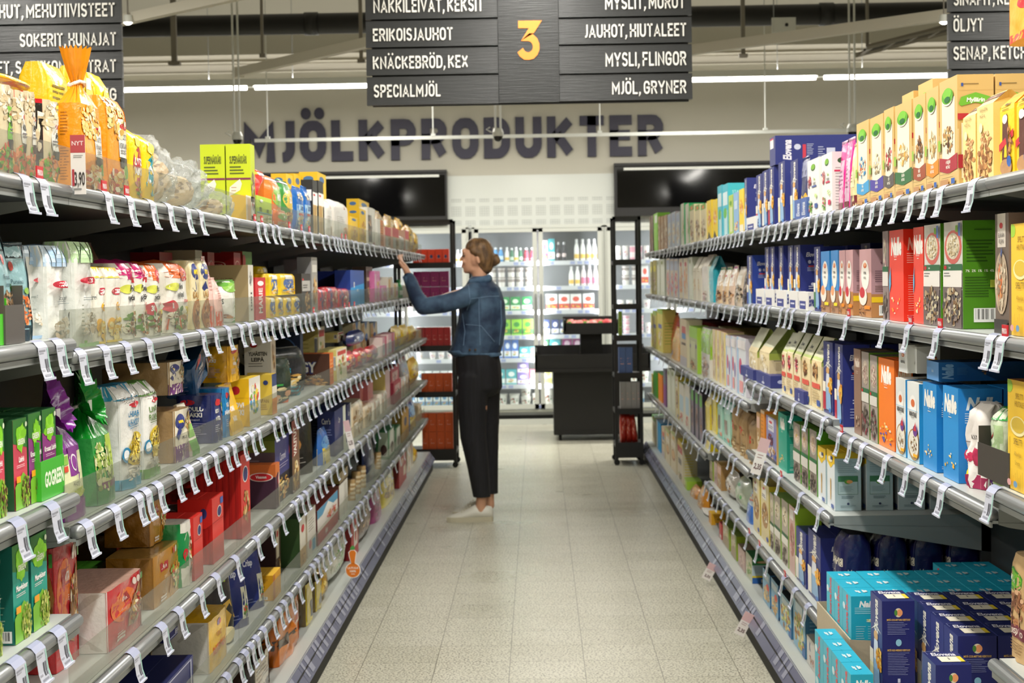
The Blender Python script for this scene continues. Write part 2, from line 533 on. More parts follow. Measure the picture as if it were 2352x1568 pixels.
        mb.lathe([(0.001, 0), (r, 0), (r, h * 0.98), (r * 0.94, h), (0.001, h)], n, base, 0, w / 2, d / 2, [side, base, top, top])
        S = lambda u, v, o: (w / 2 - (r + o) * cos(pi * (0.02 + 0.96 * u)), d / 2 - (r + o) * sin(pi * (0.02 + 0.96 * u)), v * h)
        F = (S, True)
    elif shape == 'cup':
        r = min(w, d) / 2; n = 18
        mb.lathe([(0.001, 0), (r * 0.78, 0), (r * 0.97, h * 0.9), (r * 1.04, h * 0.92), (r * 1.04, h), (0.001, h)], n, base, 0, w / 2, d / 2, [side, base, base, top, top])
        S = lambda u, v, o: (w / 2 - (r * (0.78 + 0.19 * v) + o) * cos(pi * (0.02 + 0.96 * u)), d / 2 - (r * (0.78 + 0.19 * v) + o) * sin(pi * (0.02 + 0.96 * u)), v * h * 0.9)
        F = (S, True)
    elif shape == 'bottle':
        r = min(w, d) / 2; n = 16
        mb.lathe([(0.001, 0), (r * 0.92, 0), (r, h * 0.05), (r * 0.98, h * 0.55), (r * 0.7, h * 0.72), (r * 0.45, h * 0.82), (r * 0.45, h * 0.86), (r * 0.52, h * 0.86), (r * 0.5, h), (0.001, h)], n, base, 0, w / 2, d / 2,
                 [side, base, base, base, base, base, top, top, top])
        S = lambda u, v, o: (w / 2 - (r + o) * cos(pi * (0.02 + 0.96 * u)), d / 2 - (r + o) * sin(pi * (0.02 + 0.96 * u)), h * (0.06 + 0.5 * v))
        F = (S, True)
    fw = w
    p = Print(mb, F[0], fw, h if shape not in ('twist', 'bottle') else h * 0.6, F[1], rnd)
    p.run(K.get('front'))
    if K.get('sides'):
        for S2, sw, sh in sides:
            p = Print(mb, S2, sw, sh, shape in ('soft', 'round', 'twist'), rnd); p.run(K['sides'])
    if K.get('lid') and tops:
        p = Print(mb, tops[0], tops[1], tops[2], False, rnd); p.layer = 2; p.run(K['lid'])
    return mb

# ------------------------------------------------------------------ placing and naming of goods
ORD = 'zeroth first second third fourth fifth sixth seventh eighth ninth tenth eleventh twelfth thirteenth fourteenth fifteenth sixteenth seventeenth eighteenth nineteenth twentieth'.split()
NUM = 'zero one two three four five six seven eight nine ten eleven twelve thirteen fourteen fifteen sixteen seventeen eighteen nineteen twenty'.split()
GOODS = []        # (object, phrase, place, sort depth, row, group) - labels are written once all goods stand
def goods(o, phrase, place, y, cat, row=0, layer=0):
    o['category'] = cat
    GOODS.append((o, phrase, place, y, row, layer))

_made = {}
def make_pack(kind, w, d, h, seed=0):
    """one pack as a linked object (with its tie clip as a part, when it has one)"""
    K = KINDS[kind]
    key = (kind, round(w, 3), round(d, 3), round(h, 3))
    if key in _made:
        src = _made[key]; o = src.copy(); COL.objects.link(o)
        for ch in src.children:
            c = ch.copy(); COL.objects.link(c); c.parent = o
        return o
    mb = pack(kind, w, d, h, seed)
    mat = M[K.get('mat', 'carton')]
    o = mb.build(K['name'], [mat], smooth=K.get('shape', 'box') in ('soft', 'round', 'pouch', 'pillow', 'twist', 'can', 'cup', 'bottle'))
    if hasattr(mb, 'tie'):
        t = MB(); x, y, z = mb.tie
        t.tube([(x + 0.017 * cos(a), y + 0.017 * sin(a), z + 0.004 * sin(a * 2)) for a in [2 * pi * k / 10 for k in range(11)]], 0.004, 6, '#f2f2ee')
        t.box(x - 0.004, y - 0.024, z - 0.012, x + 0.022, y - 0.021, z + 0.012, '#f2f2ee')
        t.build('tie_clip', [M['plastic']], o)
    _made[key] = o
    return o
# ------------------------------------------------------------------ narrow capitals drawn as strokes (sign lettering)
def _arc(cx, cy, rx, ry, a0, a1, n=7):
    return [(cx + rx * cos(radians(a0 + (a1 - a0) * i / n)), cy + ry * sin(radians(a0 + (a1 - a0) * i / n))) for i in range(n + 1)]
_O = _arc(.5, .70, .5, .30, 0, 180, 8) + _arc(.5, .30, .5, .30, 180, 360, 8)
_O = _O + [_O[0]]
GL = {
 'A': (.56, [[(0, 0), (.5, 1), (1, 0)], [(.2, .27), (.8, .27)]]),
 'B': (.48, [[(0, .52), (.6, .52)] + _arc(.6, .76, .34, .24, -90, 90)[1:] + [(0, 1), (0, 0), (.6, 0)] + _arc(.6, .26, .4, .26, -90, 90)[1:]]),
 'C': (.46, [_arc(.5, .70, .5, .30, 0, 180, 8) + _arc(.5, .30, .5, .30, 180, 360, 8)]),
 'D': (.50, [[(0, 0), (.45, 0)] + _arc(.45, .32, .55, .32, -90, 0)[1:] + _arc(.45, .68, .55, .32, 0, 90) + [(0, 1), (0, 0)]]),
 'E': (.40, [[(1, 1), (0, 1), (0, 0), (1, 0)], [(0, .52), (.85, .52)]]),
 'F': (.40, [[(1, 1), (0, 1), (0, 0)], [(0, .5), (.85, .5)]]),
 'G': (.50, [_arc(.5, .70, .5, .30, 0, 180, 8) + _arc(.5, .30, .5, .30, 180, 360, 8) + [(1, .48), (.55, .48)]]),
 'H': (.50, [[(0, 0), (0, 1)], [(1, 0), (1, 1)], [(0, .5), (1, .5)]]),
 'I': (.0, [[(0, 0), (0, 1)]]),
 'J': (.34, [[(1, 1), (1, .28)] + _arc(.4, .28, .6, .28, 0, -95)[1:]]),
 'K': (.52, [[(0, 0), (0, 1)], [(1, 1), (.12, .45)], [(.3, .58), (1, 0)]]),
 'L': (.38, [[(0, 1), (0, 0), (1, 0)]]),
 'M': (.66, [[(0, 0), (0, 1), (.5, .3), (1, 1), (1, 0)]]),
 'N': (.52, [[(0, 0), (0, 1), (1, 0), (1, 1)]]),
 'O': (.50, [_O]),
 'P': (.47, [[(0, 0), (0, 1), (.55, 1)] + _arc(.55, .73, .45, .27, 90, -90)[1:] + [(0, .46)]]),
 'R': (.48, [[(0, 0), (0, 1), (.55, 1)] + _arc(.55, .75, .45, .25, 90, -90)[1:] + [(0, .5)], [(.5, .5), (1, 0)]]),
 'S': (.45, [_arc(.5, .74, .48, .26, 15, 200, 8) + [(.12, .58), (.88, .42)] + _arc(.5, .26, .5, .26, 20, -165, 8)]),
 'T': (.46, [[(0, 1), (1, 1)], [(.5, 1), (.5, 0)]]),
 'U': (.50, [[(0, 1), (0, .3)] + _arc(.5, .30, .5, .30, 180, 360, 10)[1:] + [(1, 1)]]),
 'V': (.54, [[(0, 1), (.5, 0), (1, 1)]]),
 'X': (.54, [[(0, 0), (1, 1)], [(0, 1), (1, 0)]]),
 'Y': (.54, [[(0, 1), (.5, .45), (1, 1)], [(.5, .45), (.5, 0)]]),
 '3': (.46, [[(.02, 1), (.95, 1), (.42, .60)] + _arc(.45, .30, .55, .30, 85, -160, 10)]),
}
def stroke_text(s, t=0.17, gap=0.13):
    """-> (vertices, quads, width) in units of the cap height"""
    V, Fq = [], []; x = 0.0
    def ribbon(pts, closed=False):
        n = len(pts); b = len(V)
        for i, (px, py) in enumerate(pts):
            if closed and i in (0, n - 1): a, c = pts[n - 2], pts[1]
            else: a, c = pts[max(0, i - 1)], pts[min(n - 1, i + 1)]
            d0 = (px - a[0], py - a[1]); d1 = (c[0] - px, c[1] - py)
            l0 = sqrt(d0[0] ** 2 + d0[1] ** 2) or 1e9; l1 = sqrt(d1[0] ** 2 + d1[1] ** 2) or 1e9
            tx = d0[0] / l0 + d1[0] / l1; ty = d0[1] / l0 + d1[1] / l1; l = sqrt(tx * tx + ty * ty) or 1
            nx, ny = -ty / l, tx / l
            ux, uy = (d1 if l1 < 1e8 else d0); lu = sqrt(ux * ux + uy * uy)
            cosb = max(0.42, abs(nx * -uy / lu + ny * ux / lu))
            k = t / 2 / cosb
            ex = 0.0
            V.append((px + nx * k, py + ny * k)); V.append((px - nx * k, py - ny * k))
        for i in range(n - 1): Fq.append((b + 2 * i, b + 2 * i + 1, b + 2 * i + 3, b + 2 * i + 2))
    for ch in s:
        if ch == ' ': x += 0.26; continue
        if ch == ',':
            b = len(V); V.extend([(x + .03, .17), (x + .03 + t, .17), (x + .03 + t, .02), (x + t * .35, -.17), (x - .03, -.17), (x + .05, 0), (x + .03, 0)])
            Fq.append((b + 6, b + 0, b + 1, b + 2)); Fq.append((b + 6, b + 2, b + 3, b + 4)); x += t + 0.1; continue
        dots = ch in 'ÄÖ'; base = {'Ä': 'A', 'Ö': 'O'}.get(ch, ch)
        w, strokes = GL[base]
        if base == 'J' and x > 0: x -= gap * 0.9 + 0.04
        for st in strokes:
            closed = st[0] == st[-1] and len(st) > 4
            pts = []
            for (u, v) in st:
                pts.append((x + t / 2 + u * w, t / 2 * .9 + v * (1 - t * .9)))
            # run straight stems out to the cap lines
            if not closed:
                for e, q in ((0, 1), (-1, -2)):
                    (ax, ay), (bx, by) = pts[e], pts[q]
                    if abs(ax - bx) > 0.6 * abs(ay - by):
                        if abs(ay - by) < 1e-6: pts[e] = (ax + (t / 2 if ax > bx else -t / 2) * 0.9, ay)
                        continue
                    if st[e][1] in (0, 1):
                        ny = 0.0 if st[e][1] == 0 else 1.0
                        kx = (ax - bx) / (ay - by) if ay != by else 0
                        pts[e] = (ax + kx * (ny - ay), ny)
            n0 = len(V); ribbon(pts, closed)
            for i in range(n0, len(V)): V[i] = (V[i][0], min(1.0, max(0.0, V[i][1])))
        if dots:
            for cx in (x + t / 2 + w * .12, x + t / 2 + w * .88):
                b = len(V); V.append((cx, 1.17)); V.extend([(cx + t * .58 * cos(2 * pi * k / 12), 1.17 + t * .58 * sin(2 * pi * k / 12)) for k in range(12)])
                for k in range(12): Fq.append((b, b + 1 + k, b + 1 + (k + 1) % 12))
        x += w + t + gap
    return V, Fq, x - gap
# ------------------------------------------------------------------ room
def floor_material():
    m, nt, b = new_mat('speckled_floor_tiles')
    g = node(nt, 'ShaderNodeNewGeometry')
    mp = node(nt, 'ShaderNodeMapping'); mp.inputs['Location'].default_value = (0.136, 0.05, 0)
    br = node(nt, 'ShaderNodeTexBrick'); br.offset = 0.0; br.squash = 1.0
    br.inputs['Scale'].default_value = 1.0
    br.inputs['Brick Width'].default_value = 0.30; br.inputs['Row Height'].default_value = 0.30
    br.inputs['Mortar Size'].default_value = 0.0016; br.inputs['Mortar Smooth'].default_value = 0.2
    br.inputs['Color1'].default_value = hx('#d0cebe'); br.inputs['Color2'].default_value = hx('#c8c6b5')
    br.inputs['Mortar'].default_value = hx('#77756a'); br.inputs['Bias'].default_value = 0.0
    nt.links.new(g.outputs['Position'], mp.inputs[0]); nt.links.new(mp.outputs[0], br.inputs['Vector'])
    st = node(nt, 'ShaderNodeMapping'); st.inputs['Scale'].default_value = (120, 150, 1); st.inputs['Rotation'].default_value = (0, 0, 0.5)
    nt.links.new(g.outputs['Position'], st.inputs[0])
    vo = node(nt, 'ShaderNodeTexNoise'); vo.inputs['Scale'].default_value = 1.0; vo.inputs['Detail'].default_value = 0.0
    nt.links.new(st.outputs[0], vo.inputs['Vector'])
    r1 = node(nt, 'ShaderNodeMapRange'); r1.inputs['From Min'].default_value = 0.605; r1.inputs['From Max'].default_value = 0.645
    nt.links.new(vo.outputs['Fac'], r1.inputs['Value'])
    big = node(nt, 'ShaderNodeTexNoise'); big.inputs['Scale'].default_value = 2.2; big.inputs['Detail'].default_value = 3
    nt.links.new(g.outputs['Position'], big.inputs['Vector'])
    m1 = node(nt, 'ShaderNodeMix', data_type='RGBA', blend_type='MULTIPLY'); m1.inputs['B'].default_value = (0.84, 0.84, 0.82, 1)
    nt.links.new(br.outputs['Color'], m1.inputs['A']); nt.links.new(big.outputs['Fac'], m1.inputs['Factor'])
    m2 = node(nt, 'ShaderNodeMix', data_type='RGBA'); m2.inputs['B'].default_value = hx('#57534a')
    nt.links.new(m1.outputs['Result'], m2.inputs['A']); nt.links.new(r1.outputs[0], m2.inputs['Factor'])
    nt.links.new(m2.outputs['Result'], b.inputs['Base Color'])
    b.inputs['Roughness'].default_value = 0.3
    rr = node(nt, 'ShaderNodeMapRange'); rr.inputs['To Min'].default_value = 0.2; rr.inputs['To Max'].default_value = 0.42
    nt.links.new(big.outputs['Fac'], rr.inputs['Value']); nt.links.new(rr.outputs[0], b.inputs['Roughness'])
    return m

def wall_tiles_material():
    m, nt, b = new_mat('white_wall_with_dotted_tiles')
    tc = node(nt, 'ShaderNodeNewGeometry'); sp = node(nt, 'ShaderNodeSeparateXYZ')
    nt.links.new(tc.outputs['Position'], sp.inputs[0])
    def mth(op, a, bb=None, c=None):
        n = node(nt, 'ShaderNodeMath', operation=op)
        for i, x in enumerate((a, bb, c)):
            if x is None: continue
            if isinstance(x, (int, float)): n.inputs[i].default_value = x
            else: nt.links.new(x, n.inputs[i])
        return n.outputs[0]
    T = 0.149
    def cell(src, off, size):
        f = mth('FRACT', mth('DIVIDE', mth('ADD', src, off), size)); return mth('ABSOLUTE', mth('SUBTRACT', f, 0.5))
    cx = cell(sp.outputs['X'], 10 * T + 0.03, T); cz = cell(sp.outputs['Z'], 0.045, T)
    inside = mth('MULTIPLY', mth('LESS_THAN', cx, 0.35), mth('LESS_THAN', cz, 0.35))
    dx = cell(sp.outputs['X'], 10 * T + 0.03, T / 6.0); dz = cell(sp.outputs['Z'], 0.045, T / 6.0)
    dot = mth('GREATER_THAN', mth('ADD', mth('MULTIPLY', dx, dx), mth('MULTIPLY', dz, dz)), 0.16)
    band = mth('MULTIPLY', mth('GREATER_THAN', sp.outputs['Z'], 2.10), mth('LESS_THAN', sp.outputs['Z'], 2.40))
    f = mth('MULTIPLY', mth('MULTIPLY', inside, band), mth('ADD', mth('MULTIPLY', dot, 0.6), 0.2))
    mx = node(nt, 'ShaderNodeMix', data_type='RGBA')
    mx.inputs['A'].default_value = hx('#c9cdc8'); mx.inputs['B'].default_value = hx('#a9adaa')
    nt.links.new(f, mx.inputs['Factor']); nt.links.new(mx.outputs['Result'], b.inputs['Base Color'])
    b.inputs['Roughness'].default_value = 0.16
    return m

M['floor'] = floor_material()
M['wall_tiles'] = wall_tiles_material()
M['wall_beige'] = plain('beige_painted_wall', '#b3b0a3', 0.7, 0, (120, 0.05), 0.04, 1.5)
M['ceiling'] = plain('beige_ceiling', '#a5a194', 0.75, 0, (60, 0.08), 0.05, 1.0)
M['cream_beam'] = plain('cream_steel_beam', '#cfcabc', 0.5, 0, (120, 0.04))
M['sign'] = plain('black_stained_boards', '#1f2122', 0.42, 0, (14, 0.35, 0.004, (0.6, 3, 14)), 0.22, 30)
M['sign_text'] = plain('white_sign_lettering', '#e6e4de', 0.5)
M['orange_text'] = plain('orange_sign_lettering', '#f08a2c', 0.5)
M['navy_text'] = plain('navy_wall_lettering', '#15112e', 0.45)

WALL_Y = 18.0
b = MB(); b.quad((-9, -4, 0), (9, -4, 0), (9, 22, 0), (-9, 22, 0)); o = b.build('floor', M['floor']); struct(o)
b = MB(); b.box(-9, WALL_Y, 2.64, 9, WALL_Y + 0.2, 5.2); struct(b.build('wall_back', M['wall_beige']))
b = MB(); b.box(-9, WALL_Y - 0.02, 2.05, 9, WALL_Y + 0.2, 2.64); struct(b.build('wall_back', M['wall_tiles']))
b = MB(); b.box(-9.2, -4, 0, -9, 22, 5.2); struct(b.build('wall_left', M['wall_beige']))
b = MB(); b.box(9, -4, 0, 9.2, 22, 5.2); struct(b.build('wall_right', M['wall_beige']))
b = MB(); b.box(-9, -4.2, 0, 9, -4, 5.2); struct(b.build('wall_front', M['wall_beige']))
b = MB(); b.box(-9.2, -4.2, 5.2, 9.2, 22, 5.4); struct(b.build('ceiling', M['ceiling']))

# cross beam under the ceiling, with its flange, in front of the end wall
zt = at_y(430, 131, 17.2).z; zb = at_y(430, 174, 17.2).z
b = MB(); b.box(-9, 17.1, zb, 9, 17.3, zt - 0.1); b.box(-9, 16.98, zt - 0.1, 9, 17.42, zt - 0.085); b.box(-9, 17.1, zt - 0.085, 9, 17.3, zt); b.box(-9, 16.98, zb - 0.012, 9, 17.42, zb)
struct(b.build('ceiling_beam', M['cream_beam']))

def lamp_line(pts_y, lx, label, n_len):
    pass

# lamp housings: a casing per strip lamp, the outer aisle rows added for ceiling fill
def strip_and_fill_lamp(x0, y0, x1, y1, label):
    L = sqrt((x1 - x0) ** 2 + (y1 - y0) ** 2)
    r = empty('strip_and_fill_lamp', ((x0 + x1) / 2, (y0 + y1) / 2, LAMP_Z), math.atan2(y1 - y0, x1 - x0))
    tag(r, label, 'lamp', 'strip lamps hung under the ceiling')
    c = MB(); c.box(-L / 2, -0.045, 0.0, L / 2, 0.045, 0.06); c.box(-L / 2, -0.05, -0.012, -L / 2 + 0.03, 0.05, 0.06); c.box(L / 2 - 0.03, -0.05, -0.012, L / 2, 0.05, 0.06)
    c.build('lamp_housing', M['white_metal'], r)
    return r
for lx, nm in ((-2.9, 'added over the aisle behind the shelving the person faces'), (0.0, 'over the aisle where the person stands'), (2.9, 'added over the aisle behind the other shelving')):
    for k in range(4):
        strip_and_fill_lamp(lx, -1.2 + 3.1 * k - 1.5, lx, -1.2 + 3.1 * k + 1.5, f'white strip lamp {nm}, {ORD[k + 1]} toward fridges')
for k in range(7):
    r = strip_and_fill_lamp(-5.4 + 1.8 * k - 0.9, 16.2, -5.4 + 1.8 * k + 0.9, 16.2, f'lit strip lamp in the cross row before end wall, {ORD[k + 1]} of seven')
    t = MB(); t.tube([(-0.86, 0, -0.012), (0.86, 0, -0.012)], 0.026, 12); t.build('lamp_tube', M['lamp'], r)
    for sx in (-0.5, 0.5):
        t = MB(); t.tube([(sx, 0, 0.06), (sx, 0, 5.2 - LAMP_Z)], 0.003, 6); t.build('hanger_wire', M['steel'], r)

# black ventilation duct crossing under the ceiling
dz = at_y(1176, 46, 15.0).z
r = empty('ventilation_duct', (0, 15.0, dz)); tag(r, 'black round ventilation duct crossing the hall under the ceiling', 'duct')
t = MB(); t.tube([(-8.9, 0, 0), (8.9, 0, 0)], 0.092, 20); t.build('duct_pipe', M['black'], r, smooth=True)
for px in (715, 1898):
    x = at_y(px, 50, 15.0).x
    t = MB(); t.tube([(x - 0.06, 0, 0), (x + 0.06, 0, 0)], 0.102, 20); t.build('duct_coupling', M['black'], r, smooth=True)

M['grey_post'] = plain('grey_hanger_post', '#7d776c', 0.5)
def hanger(px, y1, Y, wpx, label):
    p = at_y(px, y1, Y); hw = wpx * Y / FPX / 2
    t = MB(); t.box(-hw, -hw, 0, hw, hw, 5.2 - p.z); t.box(-hw * 2.2, -hw * 1.5, 0, hw * 2.2, hw * 1.5, 0.03)
    o = t.build('ceiling_hanger', M['grey_post']); o.location = p
    tag(o, label, 'hanger')
hanger(401, 150, 14.2, 12, 'grey square ceiling hanger beside the black duct near the first sign')
hanger(603, 132, 13.5, 6, 'thin grey ceiling hanger before the black duct left of the middle sign')
hanger(830, 144, 14.4, 8, 'slim grey ceiling hanger just beside the edge of the middle sign')
hanger(1707, 132, 14.2, 9, 'grey ceiling hanger beside the wireless box')

def bar(p0, p1, wd, ht, name, mat, label, cat):
    p0, p1 = Vector(p0), Vector(p1); d = p1 - p0; L = d.length
    t = MB(); t.box(0, -wd / 2, -ht / 2, L, wd / 2, ht / 2); t.box(0, -wd / 2 - 0.004, -ht / 2 - 0.006, 0.03, wd / 2 + 0.004, ht / 2 + 0.006); t.box(L - 0.03, -wd / 2 - 0.004, -ht / 2 - 0.006, L, wd / 2 + 0.004, ht / 2 + 0.006)
    o = t.build(name, mat); o.location = p0; o.rotation_euler = d.to_track_quat('X', 'Z').to_euler()
    return tag(o, label, cat)
bar(at_y(548, 166, 13.2), at_y(860, 94, 11.4), 0.06, 0.065, 'light_track', M['cream_beam'], 'pale track rail climbing behind the middle sign', 'rail')
bar(at_y(1560, 119, 12.6), at_y(2215, 29, 10.6), 0.06, 0.07, 'light_track', M['cream_beam'], 'pale track rail rising toward the oil and mustard sign', 'rail')
bar(at_y(255, 52, 10.4), at_y(620, -28, 10.0), 0.06, 0.06, 'light_track', M['cream_beam'], 'pale track rail above the sugar and honey sign', 'rail')
def spot(px, py, Y, label):
    p = at_y(px, py, Y)
    o = empty('track_spotlight', p); tag(o, label, 'lamp'); t = MB(); t.tube([(0, 0, .05), (0, 0, 5.2 - p.z)], .005, 6); t.build('lamp_rod', M['grey_post'], o)
    t = MB(); t.lathe([(0.001, 0.05), (0.025, 0.045), (0.032, 0.0), (0.026, 0.0), (0.001, 0.012)], 14); t.build('spot_housing', M['white_metal'], o, smooth=True)
    t = MB(); t.lathe([(0.025, -0.002), (0.012, -0.012), (0.001, -0.014)], 14); t.build('spot_bulb', M['lamp'], o)
spot(294, 52, 10.3, 'small lit spotlight beside the sugar and honey sign')
spot(2168, 51, 10.4, 'small lit spotlight beside the oil and mustard sign')

# wireless box and its wire
p = at_y(1800, 58, 13.8); r = empty('wireless_box', p); tag(r, 'square cream wireless box hung before the black duct', 'electronics')
t = MB(); t.box(-0.095, -0.02, -0.06, 0.095, 0.02, 0.06); t.box(-0.085, -0.026, -0.05, 0.085, -0.02, 0.05); t.lathe([(0.001, 0), (0.012, 0.0), (0.012, 0.01), (0.001, 0.01)], 10); t.build('box_casing', M['white_metal'], r)
t = MB(); t.lathe([(0.001, -0.004), (0.014, -0.004), (0.014, 0.004), (0.001, 0.004)], 12); o = t.build('indicator', M['black'], r); o.location = (0.02, -0.028, 0.0); o.rotation_euler = (pi / 2, 0, 0)
t = MB(); t.tube([(-0.08, 0, 0.06), (-0.08, 0, 5.2 - p.z)], 0.004, 6); t.build('hanger_wire', M['steel'], r)

# cable ladder in the upper corner
a0 = at_y(1990, 118, 13.6); a1 = at_y(2190, 62, 13.6)
r = empty('cable_ladder', a0); tag(r, 'grey cable ladder with wires near the oil and mustard sign', 'cable tray')
dx = a1 - a0
for oy, nm in ((-0.25, 'ladder_rail'), (0.25, 'ladder_rail')):
    t = MB(); t.tube([(-0.05, oy, 0), (dx.x + 0.5, oy, dx.z * 1.6)], 0.02, 4); t.build(nm, M['grey_post'], r)
for k in range(7):
    f = k / 6; t = MB(); t.tube([((dx.x + 0.4) * f, -0.25, dx.z * 1.5 * f), ((dx.x + 0.4) * f, 0.25, dx.z * 1.5 * f)], 0.012, 6); t.build('ladder_rung', M['grey_post'], r)
for k in range(3):
    t = MB(); t.tube([((dx.x + 0.45) * f, -0.15 + 0.12 * k + 0.03 * sin(f * 9 + k), dx.z * 1.55 * f + 0.02) for f in [i / 8 for i in range(9)]], 0.014, 6); t.build('cable', M['black'], r)
for f in (0.05, 0.95):
    t = MB(); t.tube([((dx.x + 0.45) * f, 0.25, dx.z * 1.55 * f), ((dx.x + 0.45) * f, 0.25, 5.2 - a0.z)], 0.014, 6); t.build('ladder_hanger', M['grey_post'], r)

# thin white rail hung on wires, and the security cameras
BY = 15.4
p0 = at_y(585, 323, BY); p1 = at_y(1958, 297, BY)
r = empty('hanging_rail', p0); tag(r, 'thin white rail hung on wires before the big wall lettering', 'rail')
L = p1.x - p0.x
t = MB(); t.box(0, -0.012, -0.015, L, 0.012, 0.015); t.build('rail_bar', M['white_metal'], r)
for px in (615, 995, 1378, 1758):
    x = at_y(px, 315, BY).x - p0.x
    t = MB(); t.tube([(x, 0, 0.015), (x, 0, 5.2 - p0.z)], 0.005, 6); t.box(x - 0.02, -0.016, 0.012, x + 0.02, 0.016, 0.035); t.build('hanger_wire', M['white_metal'], r)
M['dome'] = plain('smoked_dome', '#202022', 0.08)
for px, ytop, ybot, lab in ((545, 165, 318, 'security camera on a rod beside the first letter of the wall sign'), (1144, 236, 310, 'security camera on a rod below the middle sign'), (1958, 145, 300, 'security camera on a rod above the wooden patterned cereal boxes')):
    p = at_y(px, ybot, 13.0); r = empty('security_camera', p); tag(r, lab, 'camera')
    t = MB(); t.tube([(-0.02, 0, 0.03), (-0.02, 0, 5.2 - p.z)], 0.008, 6); t.tube([(0.02, 0, 0.03), (0.02, 0, 5.2 - p.z)], 0.008, 6); t.build('camera_rod', M['white_metal'], r)
    t = MB(); t.lathe([(0.001, 0.05), (0.03, 0.05), (0.042, 0.02), (0.042, -0.01), (0.001, -0.01)], 16); t.tube([(-0.05, 0, 0.02), (-0.09, 0, 0.045), (-0.06, 0, 0.06)], 0.005, 6); t.build('camera_body', M['white_metal'], r, smooth=True)
    t = MB(); t.lathe([(0.036, -0.01), (0.03, -0.035), (0.016, -0.048), (0.001, -0.052)], 16); t.build('camera_dome', M['dome'], r, smooth=True)

# big lettering on the end wall
def wall_word(s, px0, px1, pyt, pyb, Y, name, mat, label, stroke, gap, depth=0.02):
    a = at_y(px0, pyb, Y); c = at_y(px1, pyb - (px1 - px0) * ROLL, Y); z1 = at_y(px0, pyt, Y).z
    vs, fs, wd = stroke_text(s, stroke, gap); cap = z1 - a.z; kx = (c.x - a.x) / wd
    t = MB(); n = len(vs)
    for f in fs:
        q = [(vs[i][0] * kx, vs[i][1] * cap) for i in f]; m = len(q)
        ar = sum(q[i][0] * q[(i + 1) % m][1] - q[(i + 1) % m][0] * q[i][1] for i in range(m))
        if ar < 0: q = q[::-1]
        t.add([(x, -depth, y) for x, y in q] + [(x, 0, y) for x, y in q], [tuple(range(m))] + [(i, i + m, (i + 1) % m + m, (i + 1) % m) for i in range(m)])
    o = t.build(name, mat); o.location = (a.x, Y, a.z)
    return tag(o, label, 'sign') if label else o
wall_word('MJÖLKPRODUKTER', 560, 1524, 280, 374, WALL_Y, 'wall_lettering', M['navy_text'], 'navy capital lettering mounted on the beige end wall', 0.25, 0.15, 0.03)

# hanging aisle signs
SY = 8.65
def sign(name, cols, label, center=None):
    """cols: (px0, px1, [(y_bottom at px0) ...], [(text, y_top, y_base, px0, px1)])"""
    x0 = at_y(cols[0][0], 100, SY).x
    r = empty('aisle_sign', (x0, SY, 2.4)); tag(r, label, 'sign')
    def put(o): o.parent = r; o.location = Vector(o.location) - Vector(r.location); return o
    for (px0, px1, bots, texts) in cols:
        z = [at_y((px0 + px1) / 2, yb - (px1 - px0) / 2 * ROLL, SY).z for yb in bots]
        xa = at_y(px0, bots[-1], SY).x; xb = at_y(px1, bots[-1], SY).x
        for i, zz in enumerate(z):
            top = (z[i - 1] - 0.008) if i else zz + 0.135
            t = MB(); g = 0.004
            t.add([(xa, SY - 0.022, zz), (xb, SY - 0.022, zz), (xb, SY - 0.012, top), (xa, SY - 0.012, top), (xa, SY + 0.012, zz), (xb, SY + 0.012, zz), (xb, SY + 0.012, top), (xa, SY + 0.012, top)],
                  [(0, 1, 2, 3), (5, 4, 7, 6), (0, 4, 5, 1), (3, 2, 6, 7), (0, 3, 7, 4), (1, 5, 6, 2)])
            put(t.build('sign_board', M['sign'])).name = 'sign_board'
        for s, yt, yb, a, c in texts:
            o = wall_word(s, a, c, yt, yb, SY - 0.024, 'sign_lettering', M['sign_text'], None, 0.155, 0.14, 0.003)
            put(o)
    zb = at_y((cols[0][0] + cols[-1][1]) / 2, cols[0][2][-1], SY).z
    xs = [at_y(cols[0][0], 100, SY).x + 0.05, at_y(cols[-1][1], 100, SY).x - 0.05]
    t = MB(); t.box(xs[0] - 0.03, SY + 0.012, zb + 0.01, xs[1] + 0.03, SY + 0.04, zb + 0.62); put(t.build('sign_frame', M['black']))
    for x in xs:
        t = MB(); t.tube([(x, SY + 0.02, zb + 0.5), (x, SY + 0.02, 5.2)], 0.004, 6); put(t.build('hanger_wire', M['steel']))
    if center:
        px0, px1, yb = center
        xa = at_y(px0, yb, SY).x; xb = at_y(px1, yb, SY).x; z0 = at_y(px0, yb, SY).z
        t = MB(); t.box(xa, SY - 0.026, z0, xb, SY + 0.012, z0 + 0.62); put(t.build('number_board', M['sign']))
        put(wall_word('3', 1190, 1240, 48, 138, SY - 0.028, 'number_lettering', M['orange_text'], None, 0.2, 0.1, 0.003))
sign('middle', [(844, 1146, [-20, 46, 110, 174, 243], [('NÄKKILEIVÄT, KEKSIT', -1, 30, 858, 1110), ('ERIKOISJAUHOT', 66, 95, 857, 1040), ('KNÄCKEBRÖD, KEX', 130, 159, 857, 1075), ('SPECIALMJÖL', 195, 224, 859, 1012)]),
                (1286, 1590, [-22, 41, 103, 170, 233], [('MYSLIT, MUROT', -8, 22, 1390, 1573), ('JAUHOT, HIUTALEET', 57, 87, 1340, 1576), ('MYSLI, FLINGOR', 121, 153, 1391, 1576), ('MJÖL, GRYNER', 187, 217, 1406, 1576)])],
     'black aisle sign with the orange number three', (1147, 1285, 237))
